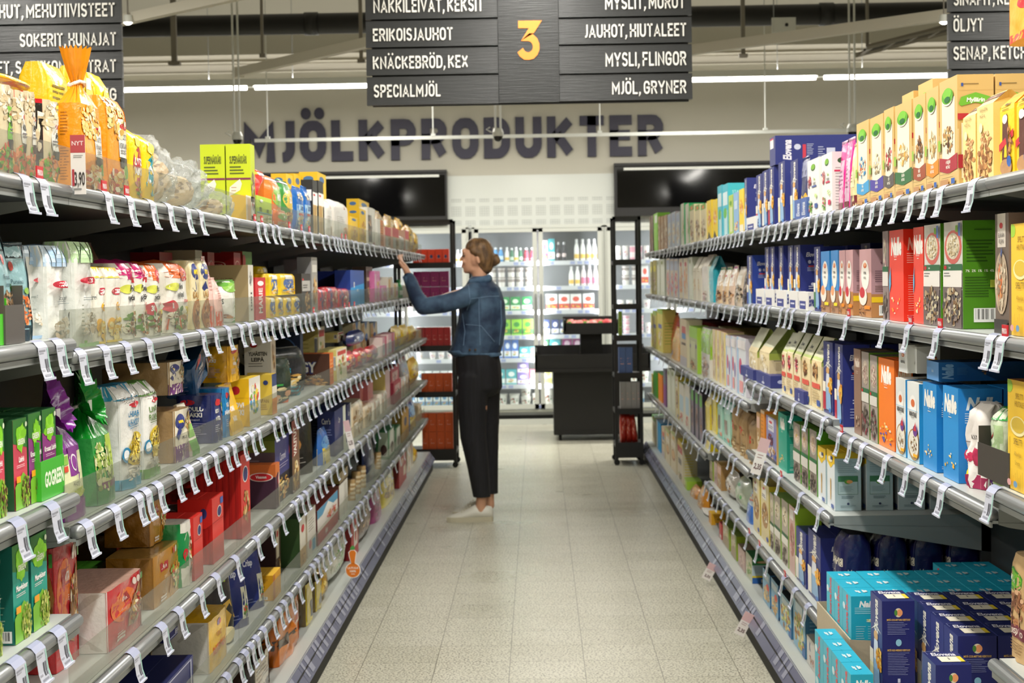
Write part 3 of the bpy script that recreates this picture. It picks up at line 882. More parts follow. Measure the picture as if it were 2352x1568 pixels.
sign('sugar', [(-40, 285, [-9, 58, 121, 186, 254], [('MEHUT, MEHUTIIVISTEET', 12, 43, -38, 264), ('SOKERIT, HUNAJAT', 78, 108, 46, 267), ('SAFT, SAFTKONCENTRAT', 142, 171, -40, 267), ('SOCKER, HONUNG', 206, 235, 40, 268)])],
     'black aisle sign for juices, sugar and honey')
sign('oil', [(2177, 2480, [28, 94, 159, 222], [('SINAPIT, KETSUPIT', -16, 13, 2190, 2400), ('ÖLJYT', 43, 73, 2190, 2258), ('SENAP, KETCHUP', 107, 138, 2190, 2390)])],
     'black aisle sign for oils, mustard and ketchup')

# ------------------------------------------------------------------ shelving
RX, PX_FRONT, BACK_X = 0.92, 0.955, 1.43
LEFT_B = [2.38, 3.32, 4.25, 5.2, 6.15, 7.1, 8.05, 9.0, 9.96, 10.92, 11.88, 12.84, 13.8]
L_TIERS = lambda k: [1.742, 1.442, 1.138, 0.898, 0.60] if k == 0 else [1.742, 1.416, 1.07, 0.728, 0.415]
RIGHT_B = [2.45, 3.46, 4.43, 5.40, 6.42, 7.5, 8.47, 9.44, 10.7, 11.95, 13.2, 14.45]
def R_TIERS(k):
    if k == 0: return [1.735, 1.415, 1.107, 0.754]
    if k in (1, 2): return [1.735, 1.415, 1.06]
    if k in (3, 4): return [1.735, 1.415, 1.08, 0.772, 0.402]
    if k in (5, 6): return [1.735, 1.392, 0.973, 0.68, 0.40]
    return [1.735, 1.392, 0.947, 0.55]
M['strip'] = plain('lavender_price_strip', '#6d7087', 0.22)
M['strip_card'] = plain('white_price_card', '#9a9db0', 0.2)

def shelf_mesh(s, L, back):
    """a sheet shelf with a folded front and a bracket below; origin at the rail, length along y"""
    b = MB()
    x0 = s * 0.012; x1 = s * (back - RX)
    b.quad((x0, 0, 0.012), (x1, 0, 0.012), (x1, L, 0.012), (x0, L, 0.012), mat=1)
    b.quad((x0, 0, -0.016), (x0, L, -0.016), (x1, L, -0.03), (x1, 0, -0.03), mat=0)  # underside coloured charcoal to carry its shade
    for y in (0.001, L - 0.001):
        b.add([(x0, y, 0.012), (x1, y, 0.012), (x1, y, -0.11), (x0 + s * 0.02, y, -0.026), (x0, y, -0.02)], [(0, 1, 2, 3, 4)], mat=2)
    b.quad((x0, 0, 0.012), (x0, L, 0.012), (x0, L, -0.02), (x0, 0, -0.02), mat=2)
    return b
def rail_mesh(L):
    b = MB(); b.tube([(0, 0.004, 0), (0, L - 0.004, 0)], 0.0135, 14)
    return b
def lip_mesh(s, L):
    b = MB(); b.box(min(0, -s * 0.004), 0.002, -0.026, max(0, -s * 0.004), L - 0.002, -0.0145); b.box(min(0, s * 0.012), 0.002, -0.018, max(0, s * 0.012), L - 0.002, -0.012)
    return b

def bay(s, k, y0, y1, tiers, n, side_phrase, guards):
    r = empty('shelving_bay', (s * RX, y0, 0)); L = y1 - y0
    tag(r, f'grey shelving bay {side_phrase}, {ORD[n - k]} from the fridge end', 'shelving', f'shelving bays {side_phrase}')
    for i, h in enumerate(tiers):
        o = shelf_mesh(s, L, BACK_X).build('shelf', [M['shelf_dark'], M['shelf_light'], M['shelf_grey']], r); o.location = (0, 0, h)
        t = rail_mesh(L).build('price_rail', M['steel'], o, smooth=True)
        t = lip_mesh(s, L).build('rail_lip', M['shelf_grey'], o)
        if (k, i) in guards:
            ya = guards[(k, i)] if not isinstance(guards, set) else 0.0
            g = MB(); x = s * 0.02; g.box(min(x, x + s * 0.0018), ya + 0.004, 0.012, max(x, x + s * 0.0018), L - 0.004, 0.094)
            g.box(min(x, x - s * 0.012), ya + 0.004, 0.0125, max(x, x - s * 0.012), L - 0.004, 0.0142)
            t = g.build('front_guard', M['acrylic'], o); t['label'] = 'clear plastic front guard'
    b = MB(); bx = s * (BACK_X - RX); b.box(min(bx, bx + s * 0.015), 0, 0.1, max(bx, bx + s * 0.015), L, tiers[0] + 0.02); b.build('back_panel', M['shelf_dark'], r)
    b = MB(); b.box(min(bx, bx - s * 0.03), 0.001, 0.0, max(bx, bx - s * 0.03), 0.025, tiers[0] + 0.02); b.build('upright', M['shelf_dark'], r)
    b = MB(); xa, xb = s * (0.90 - RX), s * (BACK_X - RX); b.box(min(xa, xb), 0, 0.125, max(xa, xb), L, 0.15); b.build('base_deck', M['shelf_light'], r)
    b = MB(); xa = s * (0.88 - RX); b.box(min(xa, xb), 0, 0.0, max(xa, xb), L, 0.125); b.build('plinth', M['rubber'], r)
    b = MB(); p = [(s * (0.903 - RX), 0.152), (s * (0.858 - RX), 0.088), (s * (0.862 - RX), 0.084), (s * (0.908 - RX), 0.148)]
    b.add([(x, y, z) for y in (0.003, L - 0.003) for x, z in p], [(0, 1, 5, 4), (1, 2, 6, 5), (2, 3, 7, 6), (3, 0, 4, 7), (0, 3, 2, 1), (4, 5, 6, 7)])
    rnd = random.Random(k * 31 + int(s)); y = 0.05
    while y < L - 0.1:
        if rnd.random() < 0.5:
            d = 0.03 + 0.05 * rnd.random(); q = []
            for yy in (y, y + d):
                for f in (0.08, 0.86):
                    q.append((p[0][0] + (p[1][0] - p[0][0]) * f - s * 0.0012, yy, p[0][1] + (p[1][1] - p[0][1]) * f + 0.0008))
            b.add(q, [(0, 1, 3, 2)], mat=1)
        y += 0.06 + 0.07 * rnd.random()
    b.build('price_strip', [M['strip'], M['strip_card']], r)
    return r
LG = {}
for k in range(12):
    for i in range(5): LG[(k, i)] = 0.0
for q in ((0, 1), (0, 2), (0, 3), (0, 4)): LG.pop(q)
LG[(0, 4)] = 0.6
for k in range(12): bay(-1, k, LEFT_B[k], LEFT_B[k + 1], L_TIERS(k), 12, 'the person faces', LG)
for k in range(11): bay(1, k, RIGHT_B[k], RIGHT_B[k + 1], R_TIERS(k), 11, 'opposite the person', {})
# ------------------------------------------------------------------ kinds of goods: shape, colours and print
KINDS = {}
def K(key, name, phrase, cat, base, d=0.1, **kw):
    KINDS[key] = dict(name=name, phrase=phrase, cat=cat, base=base, d=d, **kw)
GRAIN = ['#d9c08a','#c8a768','#e7d6a8','#b88f52','#efe3bf']
OATS = ['#efe6cf','#e2d5b4','#d8c79f','#f6f0e0','#c9b488']
NUTS = ['#8a5a30','#6d4424','#b5834c','#d1a46b','#4c2d17']
BERRY = ['#c3273a','#8e1b35','#e0525c','#6b1d3c','#f0c9c4']
SALAD = ['#5f9c2e','#86bf3c','#d8432f','#e9c06a','#3f7a24']
DARKW = ['#57493f','#6f6257','#463a33','#8c8074','#38302b']
CRISP = ['#b9864a','#8d5f2f','#d3a667','#74491f','#e4c58c']
W_ = '#f1f0ea'; CREAM = '#ecdcae'; RED = '#c8202c'; NAVY = '#1f2a6d'; KRAFT = '#a98d63'
def logo(u, v, r, asp, c='#c8202c', t='', tc='#fff', ts=0.5):
    """small round-cornered brand mark"""
    ops = [('e', u, v, r, r * asp * 0.55, c)]
    if t: ops.append(('t', t, u, v, r * asp * ts, tc,{'m':r * 1.6,'b':0.02}))
    return ops

# ---- rice cakes and crispbread, top shelf facing the person
def ricecake(key, phrase, lab, band, food):
    K(key,'rice_cake_pack', phrase,'pack','#d8c9a8',0.09, shape='soft', mat='film', side='#bfae8c', top='#e8dcc4', radius=0.2, crease=0.02,
      front=[('b',.5,.8,.6,.2,['#e4d8bf','#d6c4a0','#f2ead8','#c7b18a'],46,.2),('p',[(0,.18),(0,.72),(.45,.55),(1,.35),(1,.18)],'#2b2622'),
             ('b',.35,.2,.5,.2, food,34,.28),('r',.40,.42,1,.78, lab),('t','PIRKKA',.7,.71,.045,'#c8202c',{'m':.45}),('t','RIISI',.7,.60,.06,'#333',{'m':.5}),
             ('l',.48,.47,.95,.54,2,'#777'),('r',.40,.32,1,.42,'#2a2a2a')], sides=[('b',.5,.5,.55,.5,['#e4d8bf','#d6c4a0','#cdb994'],40,.2),('r',0,0,1,.12, band),('r',0,.9,1,1, band)])
ricecake('rice_green','rice cake pack with a green label','#7cc23f','#d8d4c4', SALAD + ['#e2583a'])
ricecake('rice_white','rice cake pack with a white label and salmon picture', W_,'#c8202c',['#e8824e','#f0a273','#6fae34','#d96a3a'])
ricecake('rice_red','red sided rice cake pack with salmon picture', W_,'#c8202c',['#e8824e','#f0a273','#6fae34','#8cc63e'])
KINDS['rice_red']['side'] = '#c8202c'; KINDS['rice_red']['sides'] = [('r',.0,.0,1,1,'#c5202b'),('r',.55,.05,1,.95,'#2b2622'),('b',.8,.5,.2,.4,['#e4d8bf','#d6c4a0'],14,.3)]
OFRONT = [('p',[(.0,.22),(.0,.95),(.55,.95),(1,.80),(1,.35)],'#332d28'),('b',.42,.80,.48,.22,['#eac86f','#f1d891','#d8ad4c','#f6e6b4'],52,.2),
          ('r',.48,.42,1,.80, W_),('e',.73,.73,.2,.035,'#c8202c'),('t','JUUSTO',.74,.63,.055,'#3a3a3a',{'m':.44,'b':.0}),('t','RIISIKAKKU',.74,.54,.055,'#3a3a3a',{'m':.46,'b':.0}),('l',.56,.45,.92,.5,2,'#999'),('r',.48,.32,1,.42,'#2c2a2a'),
          ('b',.45,.16,.55,.17,['#e3b45b','#c9482e','#f2d9a0','#d98b3f','#f3ead2'],46,.26),('e',.55,.12,.2,.10,'#5fa02c'),('e',.78,.28,.16,.07,'#74b53a')]
K('cheese_twist','corn_cake_bag','orange corn cake bag tied at the top with white clip','bag','#ef9a1a',0.07, shape='twist', mat='film', neckcol='#f29a14', body=.60, neck=.75, flare=.36, lean=.02, nx=.42,
  front=OFRONT, sides=[('l',.1,.12,.5,.5,12,'#a8690c',.35),('l',.1,.62,.45,.9,8,'#a8690c',.35)])
K('cheese_bag','corn_cake_bag','orange corn cake bag beside the tied one','bag','#ef9a1a',0.07, shape='soft', mat='film', pinch=.6, front=OFRONT)
K('corn_yellow','corn_cake_bag','yellow corn cake bag with a red round mark','bag','#f6cf16',0.08, shape='soft', mat='film', pinch=.7,
  front=[('e',.6,.45,.5,.3,'#b8232f'),('t','LINSSI',.55,.55,.09,'#fff',{'b':.04}),('t','KAKKU',.55,.42,.09,'#fff',{'b':.04}),('e',.45,.82,.2,.07,'#e9e26a'),('b',.6,.14,.4,.1, SALAD,14,.3)], sides=[('e',.5,.2,.2,.06,'#4d7a2a')])
K('corn_cyan','corn_cake_bag','yellow corn cake bag with a turquoise round mark','bag','#f6cf16',0.08, shape='soft', mat='film', pinch=.7,
  front=[('e',.62,.42,.5,.3,'#12a5b8'),('t','LINSSI',.58,.50,.11,'#fff',{'b':.04}),('t','KAKKU',.58,.36,.10,'#fff',{'b':.04}),('e',.5,.8,.26,.09,'#e9e26a'),('t','HAVRE',.55,.64,.05,'#0d6f80')])
K('lentil_bag','corn_cake_bag','yellow bag lying in the upper row with a pale round mark','bag','#f3c81c',0.10, shape='pillow', mat='film', pinch=.05,
  front=[('e',.5,.62,.22,.3,'#f7e37a'),('t','RISENTA',.5,.62,.13,'#5c6a1e',{'m':.3}),('e',.72,.12,.34,.3,'#b03038')])
K('lentil_back','corn_cake_bag','yellow bag in the upper row showing its small print','bag','#f0c41a',0.08, shape='soft', mat='film', pinch=.5, front=[('l',.12,.2,.88,.85,16,'#8a741a',.4)], sides=[('e',.4,.2,.4,.3,'#b8232f')])
K('orange_small','rice_cake_bag','small crumpled orange bag lying over the rice cakes','bag','#f0921a',0.10, shape='pillow', mat='film', pinch=.35, front=[('l',.2,.3,.7,.6,5,'#b06a10',.4)])
K('green_cracker','cracker_box','lime green cracker box with a paper hang tag','box','#b9c81f',0.06, side='#c3d31d', top='#a9bc2c',
  front=[('b',.5,.4,.5,.3,['#8a6a5c','#a98d76','#5e4a40','#c3a98a'],30,.2),('r',0,.0,1,.1,'#7a8a1c')],
  sides=[('t','SUPERNÄKKÄRI',.5,.80,.09,'#3b4416',{'m':.7}),('l',.15,.6,.85,.72,3,'#56611c',.45),('r',0,.55,1,.575,'#7d2b56'),('p',[(.1,.34),(.14,.46),(.56,.56),(.64,.5),(.56,.42)],'#efe6d6'),('l',.2,.38,.5,.46,2,'#b09a8a',.3),('l',.12,.08,.7,.26,5,'#6b7720',.35)])
K('yellow_plain','cracker_box','yellow cracker box with a pale front','box','#e8dcc8',0.09, side='#f2c21c', top='#f2c21c', front=[('r',.15,.1,.5,.9,'#d7b48c'),('r',.55,.15,.9,.8, W_),('t','OPEN',.7,.7,.1,'#b33')])
K('green_open','cracker_box','lime cracker box with two upright names','box','#b4cf3a',0.06, side='#a8c22e', top='#b9d448',
  front=[('r',0,0,1,.42,'#c9cfa6'),('b',.5,.2,.5,.2,['#e6d9b4','#b99d68','#86a05a','#f4ecd0'],30,.25),('t','OPEN',.25,.55,.14,'#3f5a16',{'m':.42}),('t','PIPO',.72,.52,.14,'#3f5a16',{'m':.42}),('e',.3,.84,.1,.05, W_),('r',0,.42,1,.45,'#4d9db5')])
def snack(key, phrase, c1, c2, word, lab=W_):
    K(key,'snack_bag', phrase,'bag', c1,0.07, shape='pillow', mat='film', front=[('r',0,0,1,.35, c2),('e',.5,.62,.4,.2, lab),('t', word,.5,.62,.12, c1 if lab == W_ else '#fff',{'b':.04,'m':.7}),('b',.5,.22,.45,.2,['#e6b95e','#cf9036','#f2d798','#a9642a'],22,.3),('r',0,.95,1,1, c2)])
snack('snack_orange','orange and white snack bag leaning forward','#e8772a','#efe9df','MINI','#7fb23a')
snack('snack_green','green and purple snack bag leaning forward','#3c8d3f','#6d3a6e','GO','#e4c23a')
snack('snack_red','red and yellow snack bag','#d8382c','#efc13a','MIX')
K('grissini','breadstick_bag','blue breadstick bag with a pale panel','bag','#1c64b4',0.05, shape='pillow', mat='film', pinch=.02, front=[('r',.1,.12,.95,.62,'#9fc4dc'),('t','GRISSINI',.55,.54,.09,'#2c5a94',{'m':.8}),('b',.5,.26,.4,.14,['#e9d7a8','#d6b878', W_],20,.25),('r',.2,.38,.8,.43,'#c8433c'),('b',.5,.8,.4,.1,['#e9d7a8','#f3ead2'],12,.3)])
K('sticks','breadstick_box','black and white breadstick box with clear window','box','#cfb98a',0.05, side='#1e1d1d', top='#262525',
  front=[('r',0,.72,1,1,'#1c1b1b'),('r',0,.55,1,.78, W_),('e',.3,.73,.2,.02, RED),('r',.05,.03,.25,.55,'#d9b878'),('r',.3,.03,.5,.55,'#c79a55'),('r',.55,.03,.75,.55,'#e0c488'),('r',.85,.0,1,.55,'#1c1b1b')], sides=[('r',.1,.62,.9,.82, W_)])
K('white_crisp','crispbread_bag','white bread bag printed with red letters','bag','#e6e2dc',0.09, shape='soft', mat='film', pinch=.5, front=[('t','ZU',.65,.86,.09,'#c42a34',{'b':.05}),('e',.75,.2,.22,.16,'#c47f3c'),('p',[(.0,.1),(.5,.3),(.9,.02),(0,.02)],'#f6f4f0'),('l',.15,.4,.7,.6,4,'#c9c3ba',.4)], sides=[('l',.2,.3,.8,.7,6,'#cfc8be',.4)])
K('yellow_tall','cracker_box','tall yellow cracker box','box','#ecc21a',0.07, side='#e0b516', top='#f0cc3a', front=[('e',.5,.9,.28,.05,'#3d6a9c'),('b',.6,.4,.35,.3,['#d39a3c','#f0d68a','#b87a2c'],16,.3),('l',.1,.1,.9,.25,4,'#a98614',.4)], sides=[('e',.5,.9,.28,.04,'#3d6a9c'),('l',.1,.15,.9,.7,10,'#b8941a',.35)])
K('beige_round','crispbread_pack','tall pale crispbread pack with a dark window','pack','#e7e2d4',0.08, shape='soft', mat='film', front=[('r',.0,.1,.35,.8,'#4a3a2c'),('b',.2,.45,.2,.35, NUTS,16,.3),('r',.5,.06,.8,.1, RED)])
K('yellow_crinkle','snack_bag','crinkled golden snack bag','bag','#e3b414',0.10, shape='pillow', mat='film', pinch=.3, front=[('b',.5,.5,.5,.4,['#f4d64a','#c2920e','#8a5f10','#f7e58c'],22,.3),('t','12',.5,.6,.2,'#5a3c10',{'b':.05})])
K('red_white_box','bread_box','red and cream bread box','box','#e9cda6',0.09, side='#e3b9a6', top='#c8333a', front=[('r',0,.6,1,1,'#d8343a'),('r',.1,.1,.5,.55, W_),('b',.7,.35,.25,.2, CRISP,12,.3)])
K('orange_white_box','bread_box','narrow orange and white bread box','box','#e78a2c',0.07, side=W_, top='#e78a2c', front=[('r',0,.0,.45,1, W_),('l',.5,.2,.95,.8,7,'#b8641a',.4)])

# ---- second shelf facing the person
K('dark_pouch','lentil_bag','dark green lentil pouch standing in bright green tray','bag','#2c5a34',0.07, shape='pouch', mat='film', front=[('b',.5,.3,.5,.2,['#b98a3c','#d6ab5c','#8c6324'],30,.25),('l',.2,.6,.8,.8,4,'#cfe0b0')])
def lentil(key, phrase, food, topc):
    K(key,'lentil_bag', phrase,'bag','#93bcc4',0.06, shape='pouch', mat='film', top='#16333c', pinch=.16,
      front=[('r',0,.86,1,1,'#17323b'),('r',0,.0,1,.16,'#16343f'),('b',.5,.33,.55,.18, food,90,.16),('t','Punaiset',.55,.62,.045,'#24505c',{'m':.7,'b':.0}),('t','linssit',.55,.55,.045,'#24505c',{'m':.7,'b':.0}),('e',.4,.78,.06,.05,'#c24a44'),('e',.8,.52,.12,.035,'#8cbf3c'),('l',.25,.08,.8,.13,2,'#7fa6ae'),('r',0,.0,.05,1,'#1a3a44'),('r',.95,0,1,1,'#1a3a44')])
lentil('lentil_brown','teal lentil bag filled with brown lentils',['#8a6a48','#a5835a','#6f5236','#b89a72'],'#17323b')
lentil('lentil_orange','teal lentil bag filled with orange lentils',['#e07a3c','#ec9a63','#c9602a','#f2b489'],'#17323b')
def friggs(key, phrase, chk, food):
    a, b2 = chk
    ops = []
    rr = random.Random(5)
    for i in range(6):
        for j in range(5):
            ops.append(('r', i / 6,.80 + j * .04,(i + 1) / 6,.84 + j * .04, a if (i + j + rr.randint(0,1)) % 2 else b2))
    K(key,'rice_cake_pack', phrase,'pack','#e9ebe6',0.075, shape='soft', mat='film', side='#dfe2dd', top=a, radius=.16, pinch=.3, crease=.02,
      front=ops + [('e',.48,.63,.42,.035,'#c3243a'),('t','FRIGGS',.48,.63,.036,'#fff',{'m':.72,'b':.05}),('t','lätsaltade',.52,.50,.042,'#4a5152',{'b':.0,'m':.9}),('l',.15,.43,.9,.47,2,'#9aa3a4',.35),
                   ('b',.45,.21,.45,.12,['#e6dccb','#d2c3a9','#f3ede0'],30,.25)] + food + [('r',0,0,1,.035, a)], sides=[('r',0,.80,1,1, b2),('l',.2,.25,.8,.6,9,'#b9bebb',.35)])
friggs('friggs_blue','white rice cake pack with a blue checked top',('#a9c8e6','#c9ddf0'),[('e',.62,.15,.24,.075,'#cfd8da'),('e',.62,.165,.2,.05,'#eef1f0'),('e',.82,.32,.12,.045,'#26323a')])
friggs('friggs_green','white rice cake pack with a green checked top',('#a9d59a','#c6e6b4'),[('l',.05,.1,.2,.4,8,'#a5ad9f',.3),('r',.1,.035,.2,.06,'#7db553')])
KINDS['friggs_green']['front'] = [o for o in KINDS['friggs_green']['front'] if not (o[0] == 't' and o[1] == 'lätsaltade')] + [('t','Naturell',.6,.47,.05,'#59605c',{'b':.0})]
K('friggs_yellow','corn_cake_pack','small white corn cake pack with a yellow top','pack','#eeeae0',0.07, shape='soft', mat='film', side='#e6e2d6', top='#f0cf3a', pinch=.3,
  front=[('r',0,.86,1,1,'#f2d23c'),('e',.6,.68,.36,.05,'#c3243a'),('t','FRIGGS',.6,.68,.05,'#fff',{'b':.05,'m':.6}),('t','Ost',.62,.48,.11,'#e2a91e',{'b':.03}),('b',.5,.18,.48,.17,['#f0cf5a','#e3b52e','#f6e5a0'],26,.28),('e',.2,.24,.18,.09,'#f0b41e'),('r',0,0,1,.03,'#f2d23c')])
def pieni(key, phrase, c, word):
    K(key,'crispbread_pack', phrase,'pack','#eeece4',0.12, shape='round', mat='film', side='#e6e2d6', top=c, radius=.3, pinch=.3, dome=.012,
      front=[('r',0,.84,1,1, c),('e',.5,.84,.52,.06, c),('e',.68,.84,.26,.10,'#c8202c'),('t','Vaasan',.68,.845,.055,'#fff',{'m':.4}),('e',.25,.66,.2,.06,'#d8dc5a'),
             ('t','Pieni',.5,.67,.075,'#2c2c2c',{'b':.03}),('t','pyöreä',.5,.55,.075,'#2c2c2c',{'b':.03,'m':.8}),('t', word,.72,.45,.04,'#c8383c',{'m':.5}),
             ('b',.5,.20,.5,.18,['#b98250','#e9e2cc','#6a9c38','#8a5a34','#f2edd8','#4f8a30'],46,.25),('e',.72,.28,.18,.09,'#ecd64a')])
pieni('pieni_pink','white round crispbread pack with pink top','#c2186c','RUIS')
pieni('pieni_orange','white round crispbread pack with orange top','#ea6a18','SEESAMI')
KINDS['pieni_orange']['front'] += [('e',.18,.38,.18,.09,'#c8283a'),('t','30',.18,.39,.07,'#fff',{'b':.05}),('p',[(.04,.05),(.06,.2),(.4,.26),(.42,.06)],'#e8601c')]
K('wasa_oat','crispbread_pack','cream oat crispbread pack with a dark blue oval','pack','#e6d8ae',0.08, shape='soft', mat='film', side='#d9c998', top='#e6d8ae', pinch=.3,
  front=[('e',.5,.84,.42,.12,'#1d2f7a'),('t','wasa',.5,.85,.09,'#f2d21e',{'b':.05,'m':.7}),('p',[(.1,.6),(.4,.7),(.6,.58),(.3,.55)],'#1d2f7a'),('t','KAURA',.55,.50,.09,'#b98c4a',{'b':.03}),('e',.55,.2,.5,.24,'#b06f32'),('b',.55,.2,.44,.2,['#c58a48','#98592a','#d7a468'],26,.25)])
K('pink_torn','crispbread_pouch','open pale pink crispbread pouch with a torn flap','bag','#e6b9b0',0.06, shape='pouch', mat='film', pinch=.5, front=[('r',.1,0,.5,.3,'#e2542c'),('r',.6,.05,.95,.3, W_),('l',.3,.5,.8,.8,6,'#c9938c',.3)])
K('rye_snacks','snack_bag','white rye snack bag with cucumber print','bag','#ece9e2',0.07, shape='pillow', mat='film', side='#5fa23c', pinch=.02,
  front=[('r',.9,0,1,1,'#5f9e38'),('t','RYE',.5,.66,.12,'#2b2b2b',{'b':.02}),('t','SNACKS',.52,.52,.12,'#2b2b2b',{'b':.02}),('e',.85,.85,.16,.12,'#86b94a'),('e',.72,.93,.12,.06,'#5f9e38'),('b',.5,.15,.45,.12,['#a9642a','#8a4c1e','#c98a4a'],12,.4),('l',.3,.36,.7,.42,2,'#bbb',.3)])
K('brown_bag','bread_bag','crumpled brown paper bread bag behind the front row','bag','#7a5138',0.12, shape='pouch', mat='paper', pinch=.5, front=[('l',.3,.3,.7,.6,4,'#5f3d29',.3)])
K('vaasan_red','crispbread_box','deep red crispbread box behind the front row','box','#a5181f',0.09, side='#9c141c', top='#8a1219', front=[('e',.5,.82,.3,.06,'#d9b9a6'),('e',.5,.82,.26,.045,'#a5181f'),('l',.2,.2,.8,.65,9,'#c9605a',.3)], sides=[('e',.5,.82,.26,.05,'#d9b9a6'),('e',.5,.82,.22,.038,'#9c141c'),('t','Vaasan',.5,.82,.04,'#d9b9a6',{'m':.4}),('l',.2,.2,.8,.65,9,'#c0504c',.3)])
K('dark_box','crispbread_box','black crispbread box behind the front row','box','#221e1c',0.08, front=[('e',.3,.6,.12,.2,'#b9a98a'),('r',.5,.3,.85,.7,'#3c3733')], sides=[('e',.2,.6,.1,.2,'#8a7d68'),('r',.5,.35,.9,.7,'#d2cdc0')])
K('cream_box','cracker_box','pale grey cracker box with round biscuits printed','box','#b9b296',0.08, front=[('e',.5,.6,.14,.2,'#494233'),('e',.2,.4,.1,.16,'#e2d6b4'),('e',.8,.5,.1,.2,'#d9c998')], sides=[('e',.5,.6,.14,.2,'#3f3a2e'),('e',.2,.4,.1,.16,'#e2d6b4'),('e',.85,.45,.1,.2,'#d9c998')])
K('pan_korppu','rusk_box','green rusk box with a slanting white name','box','#5d9a36',0.08, top='#4e8a2c', side='#a63a2c', front=[('t','PAN',.4,.6,.16,'#f2f4e4',{'b':.02,'s':.2}),('t','KORPPU',.5,.38,.16,'#f2f4e4',{'b':.02,'s':.2,'m':.9}),('b',.75,.1,.3,.14, CRISP,12,.3),('e',.1,.85,.2,.1,'#b3242c')])
K('card_box','cardboard_box','plain brown cardboard box open at its front','box','#e4e0d6',0.07, side='#b09a70', top='#a58f66', front=[('b',.45,.75,.25,.15,['#777','#999','#555'],12,.3),('t','1001',.55,.35,.25,'#555',{'r':1,'m':.4})], sides=[('t','RUIST',.5,.72,.1,'#8a7550',{'b':0,'m':.5}),('l',.3,.4,.7,.55,3,'#96815a',.3)])
K('red_small','biscuit_box','red biscuit box with white lettering','box','#cf2630',0.07, side='#c81f2a', top='#b81b25', front=[('t','MARIE',.5,.45,.35,'#f2e9e2',{'r':1,'m':.6}),('e',.5,.86,.3,.06, W_)], sides=[('l',.2,.3,.8,.5,3,'#e2887f',.3)])
K('yellow_pack','biscuit_pack','small glossy yellow biscuit pack','pack','#f0cc1e',0.07, shape='soft', mat='film', pinch=.25, front=[('e',.5,.55,.36,.3,'#2f5fa8'),('t','A',.5,.5,.3,'#fff',{'b':.05}),('b',.5,.2,.45,.15,['#e8a23c','#f7e9a6','#4f8fc4'],10,.35),('r',.25,.75,.75,.95,'#efeee0')])
K('grey_box','biscuit_box','grey biscuit box seen from its plain end','box','#d7d5d0',0.10, side='#96969a', top='#a6a6aa', front=[('b',.5,.5,.3,.25, CRISP,10,.3),('r',.2,.75,.8,.85,'#e9c53c')], sides=[('l',.55,.4,.85,.6,5,'#4d4d50',.5)])
K('grey_tall','biscuit_box','tall grey biscuit box with golden print','box','#a9a6a0',0.06, side='#8d8c8e', top='#9a9a9a', front=[('b',.55,.35,.4,.3, CRISP,22,.28),('r',.1,.72,.9,.86,'#d9d6cc')])
K('dark_biscuit','biscuit_box','dark biscuit box with a grey label','box','#3a3634',0.10, side='#262322', top='#3c3836', front=[('r',.05,.55,.95,.82,'#b3b0aa'),('e',.15,.85,.08,.03, RED),('b',.6,.28,.35,.26, CRISP,18,.3),('l',.15,.6,.8,.72,2,'#6d6a66',.4)])
K('oreo_box','biscuit_box','dark blue biscuit carton with cream printed sandwich biscuits','box','#1f3f9c',0.12, side='#1b2f86', top='#172873', front=[('e',.5,.6,.3,.2,'#c9cfe2')], sides=[('t','OREO',.72,.25,.3,'#d9d2c6',{'b':.06,'m':.5}),('e',.3,.1,.25,.2,'#2c2422'),('e',.55,.06,.2,.16,'#2c2422')])
K('cyan_box','biscuit_box','blue biscuit box with a slanting lighter half','box','#1d4fa6',0.08, side='#143c94', top='#12358a', front=[('p',[(0,0),(0,.5),(1,.62),(1,0)],'#1f9be0'),('t','ORIGINAL',.5,.42,.07,'#fff',{'s':.2}),('t','EO',.25,.58,.14,'#fff',{'b':.05})])
K('brown_box','biscuit_box','dark brown biscuit box','box','#58402e',0.08, side='#3d2c20', top='#4a3527', front=[('r',.1,.6,.9,.7,'#d8c6a2'),('b',.5,.3,.4,.2, CRISP,12,.3)])
K('pink_box','cereal_bar_box','small pink cereal bar box','box','#e68cc0',0.08, side='#e07ab6', top='#eea6cf', front=[('b',.65,.5,.3,.35,['#e0a85a','#f0d29a','#f6e9e2'],12,.3),('r',.05,.1,.3,.9,'#f2c6de')], sides=[('l',.15,.3,.8,.7,4,'#c9589c',.3)])
K('cream_small','cereal_bar_box','small cream cereal bar box','box','#e9dcc6',0.07, side='#efe6d8', top='#f2ebde', front=[('r',.1,.1,.5,.9,'#e3b35a'),('r',.55,.2,.9,.5,'#d07f8c')])
K('green_bottle','bottle','green plastic bottle','bottle','#1c9a4a',0.06, shape='bottle', mat='plastic', top='#0f7a38', front=[('r',.1,.2,.9,.7,'#e4efe0')])
K('red_crisps','biscuit_pack','shiny red and blue biscuit pack','pack','#c9303a',0.08, shape='soft', mat='film', pinch=.3, front=[('r',0,.0,.3,1,'#27427f'),('b',.65,.5,.4,.4,['#e8cba0','#f4ede2','#c98a4a','#d8413c'],20,.3)])

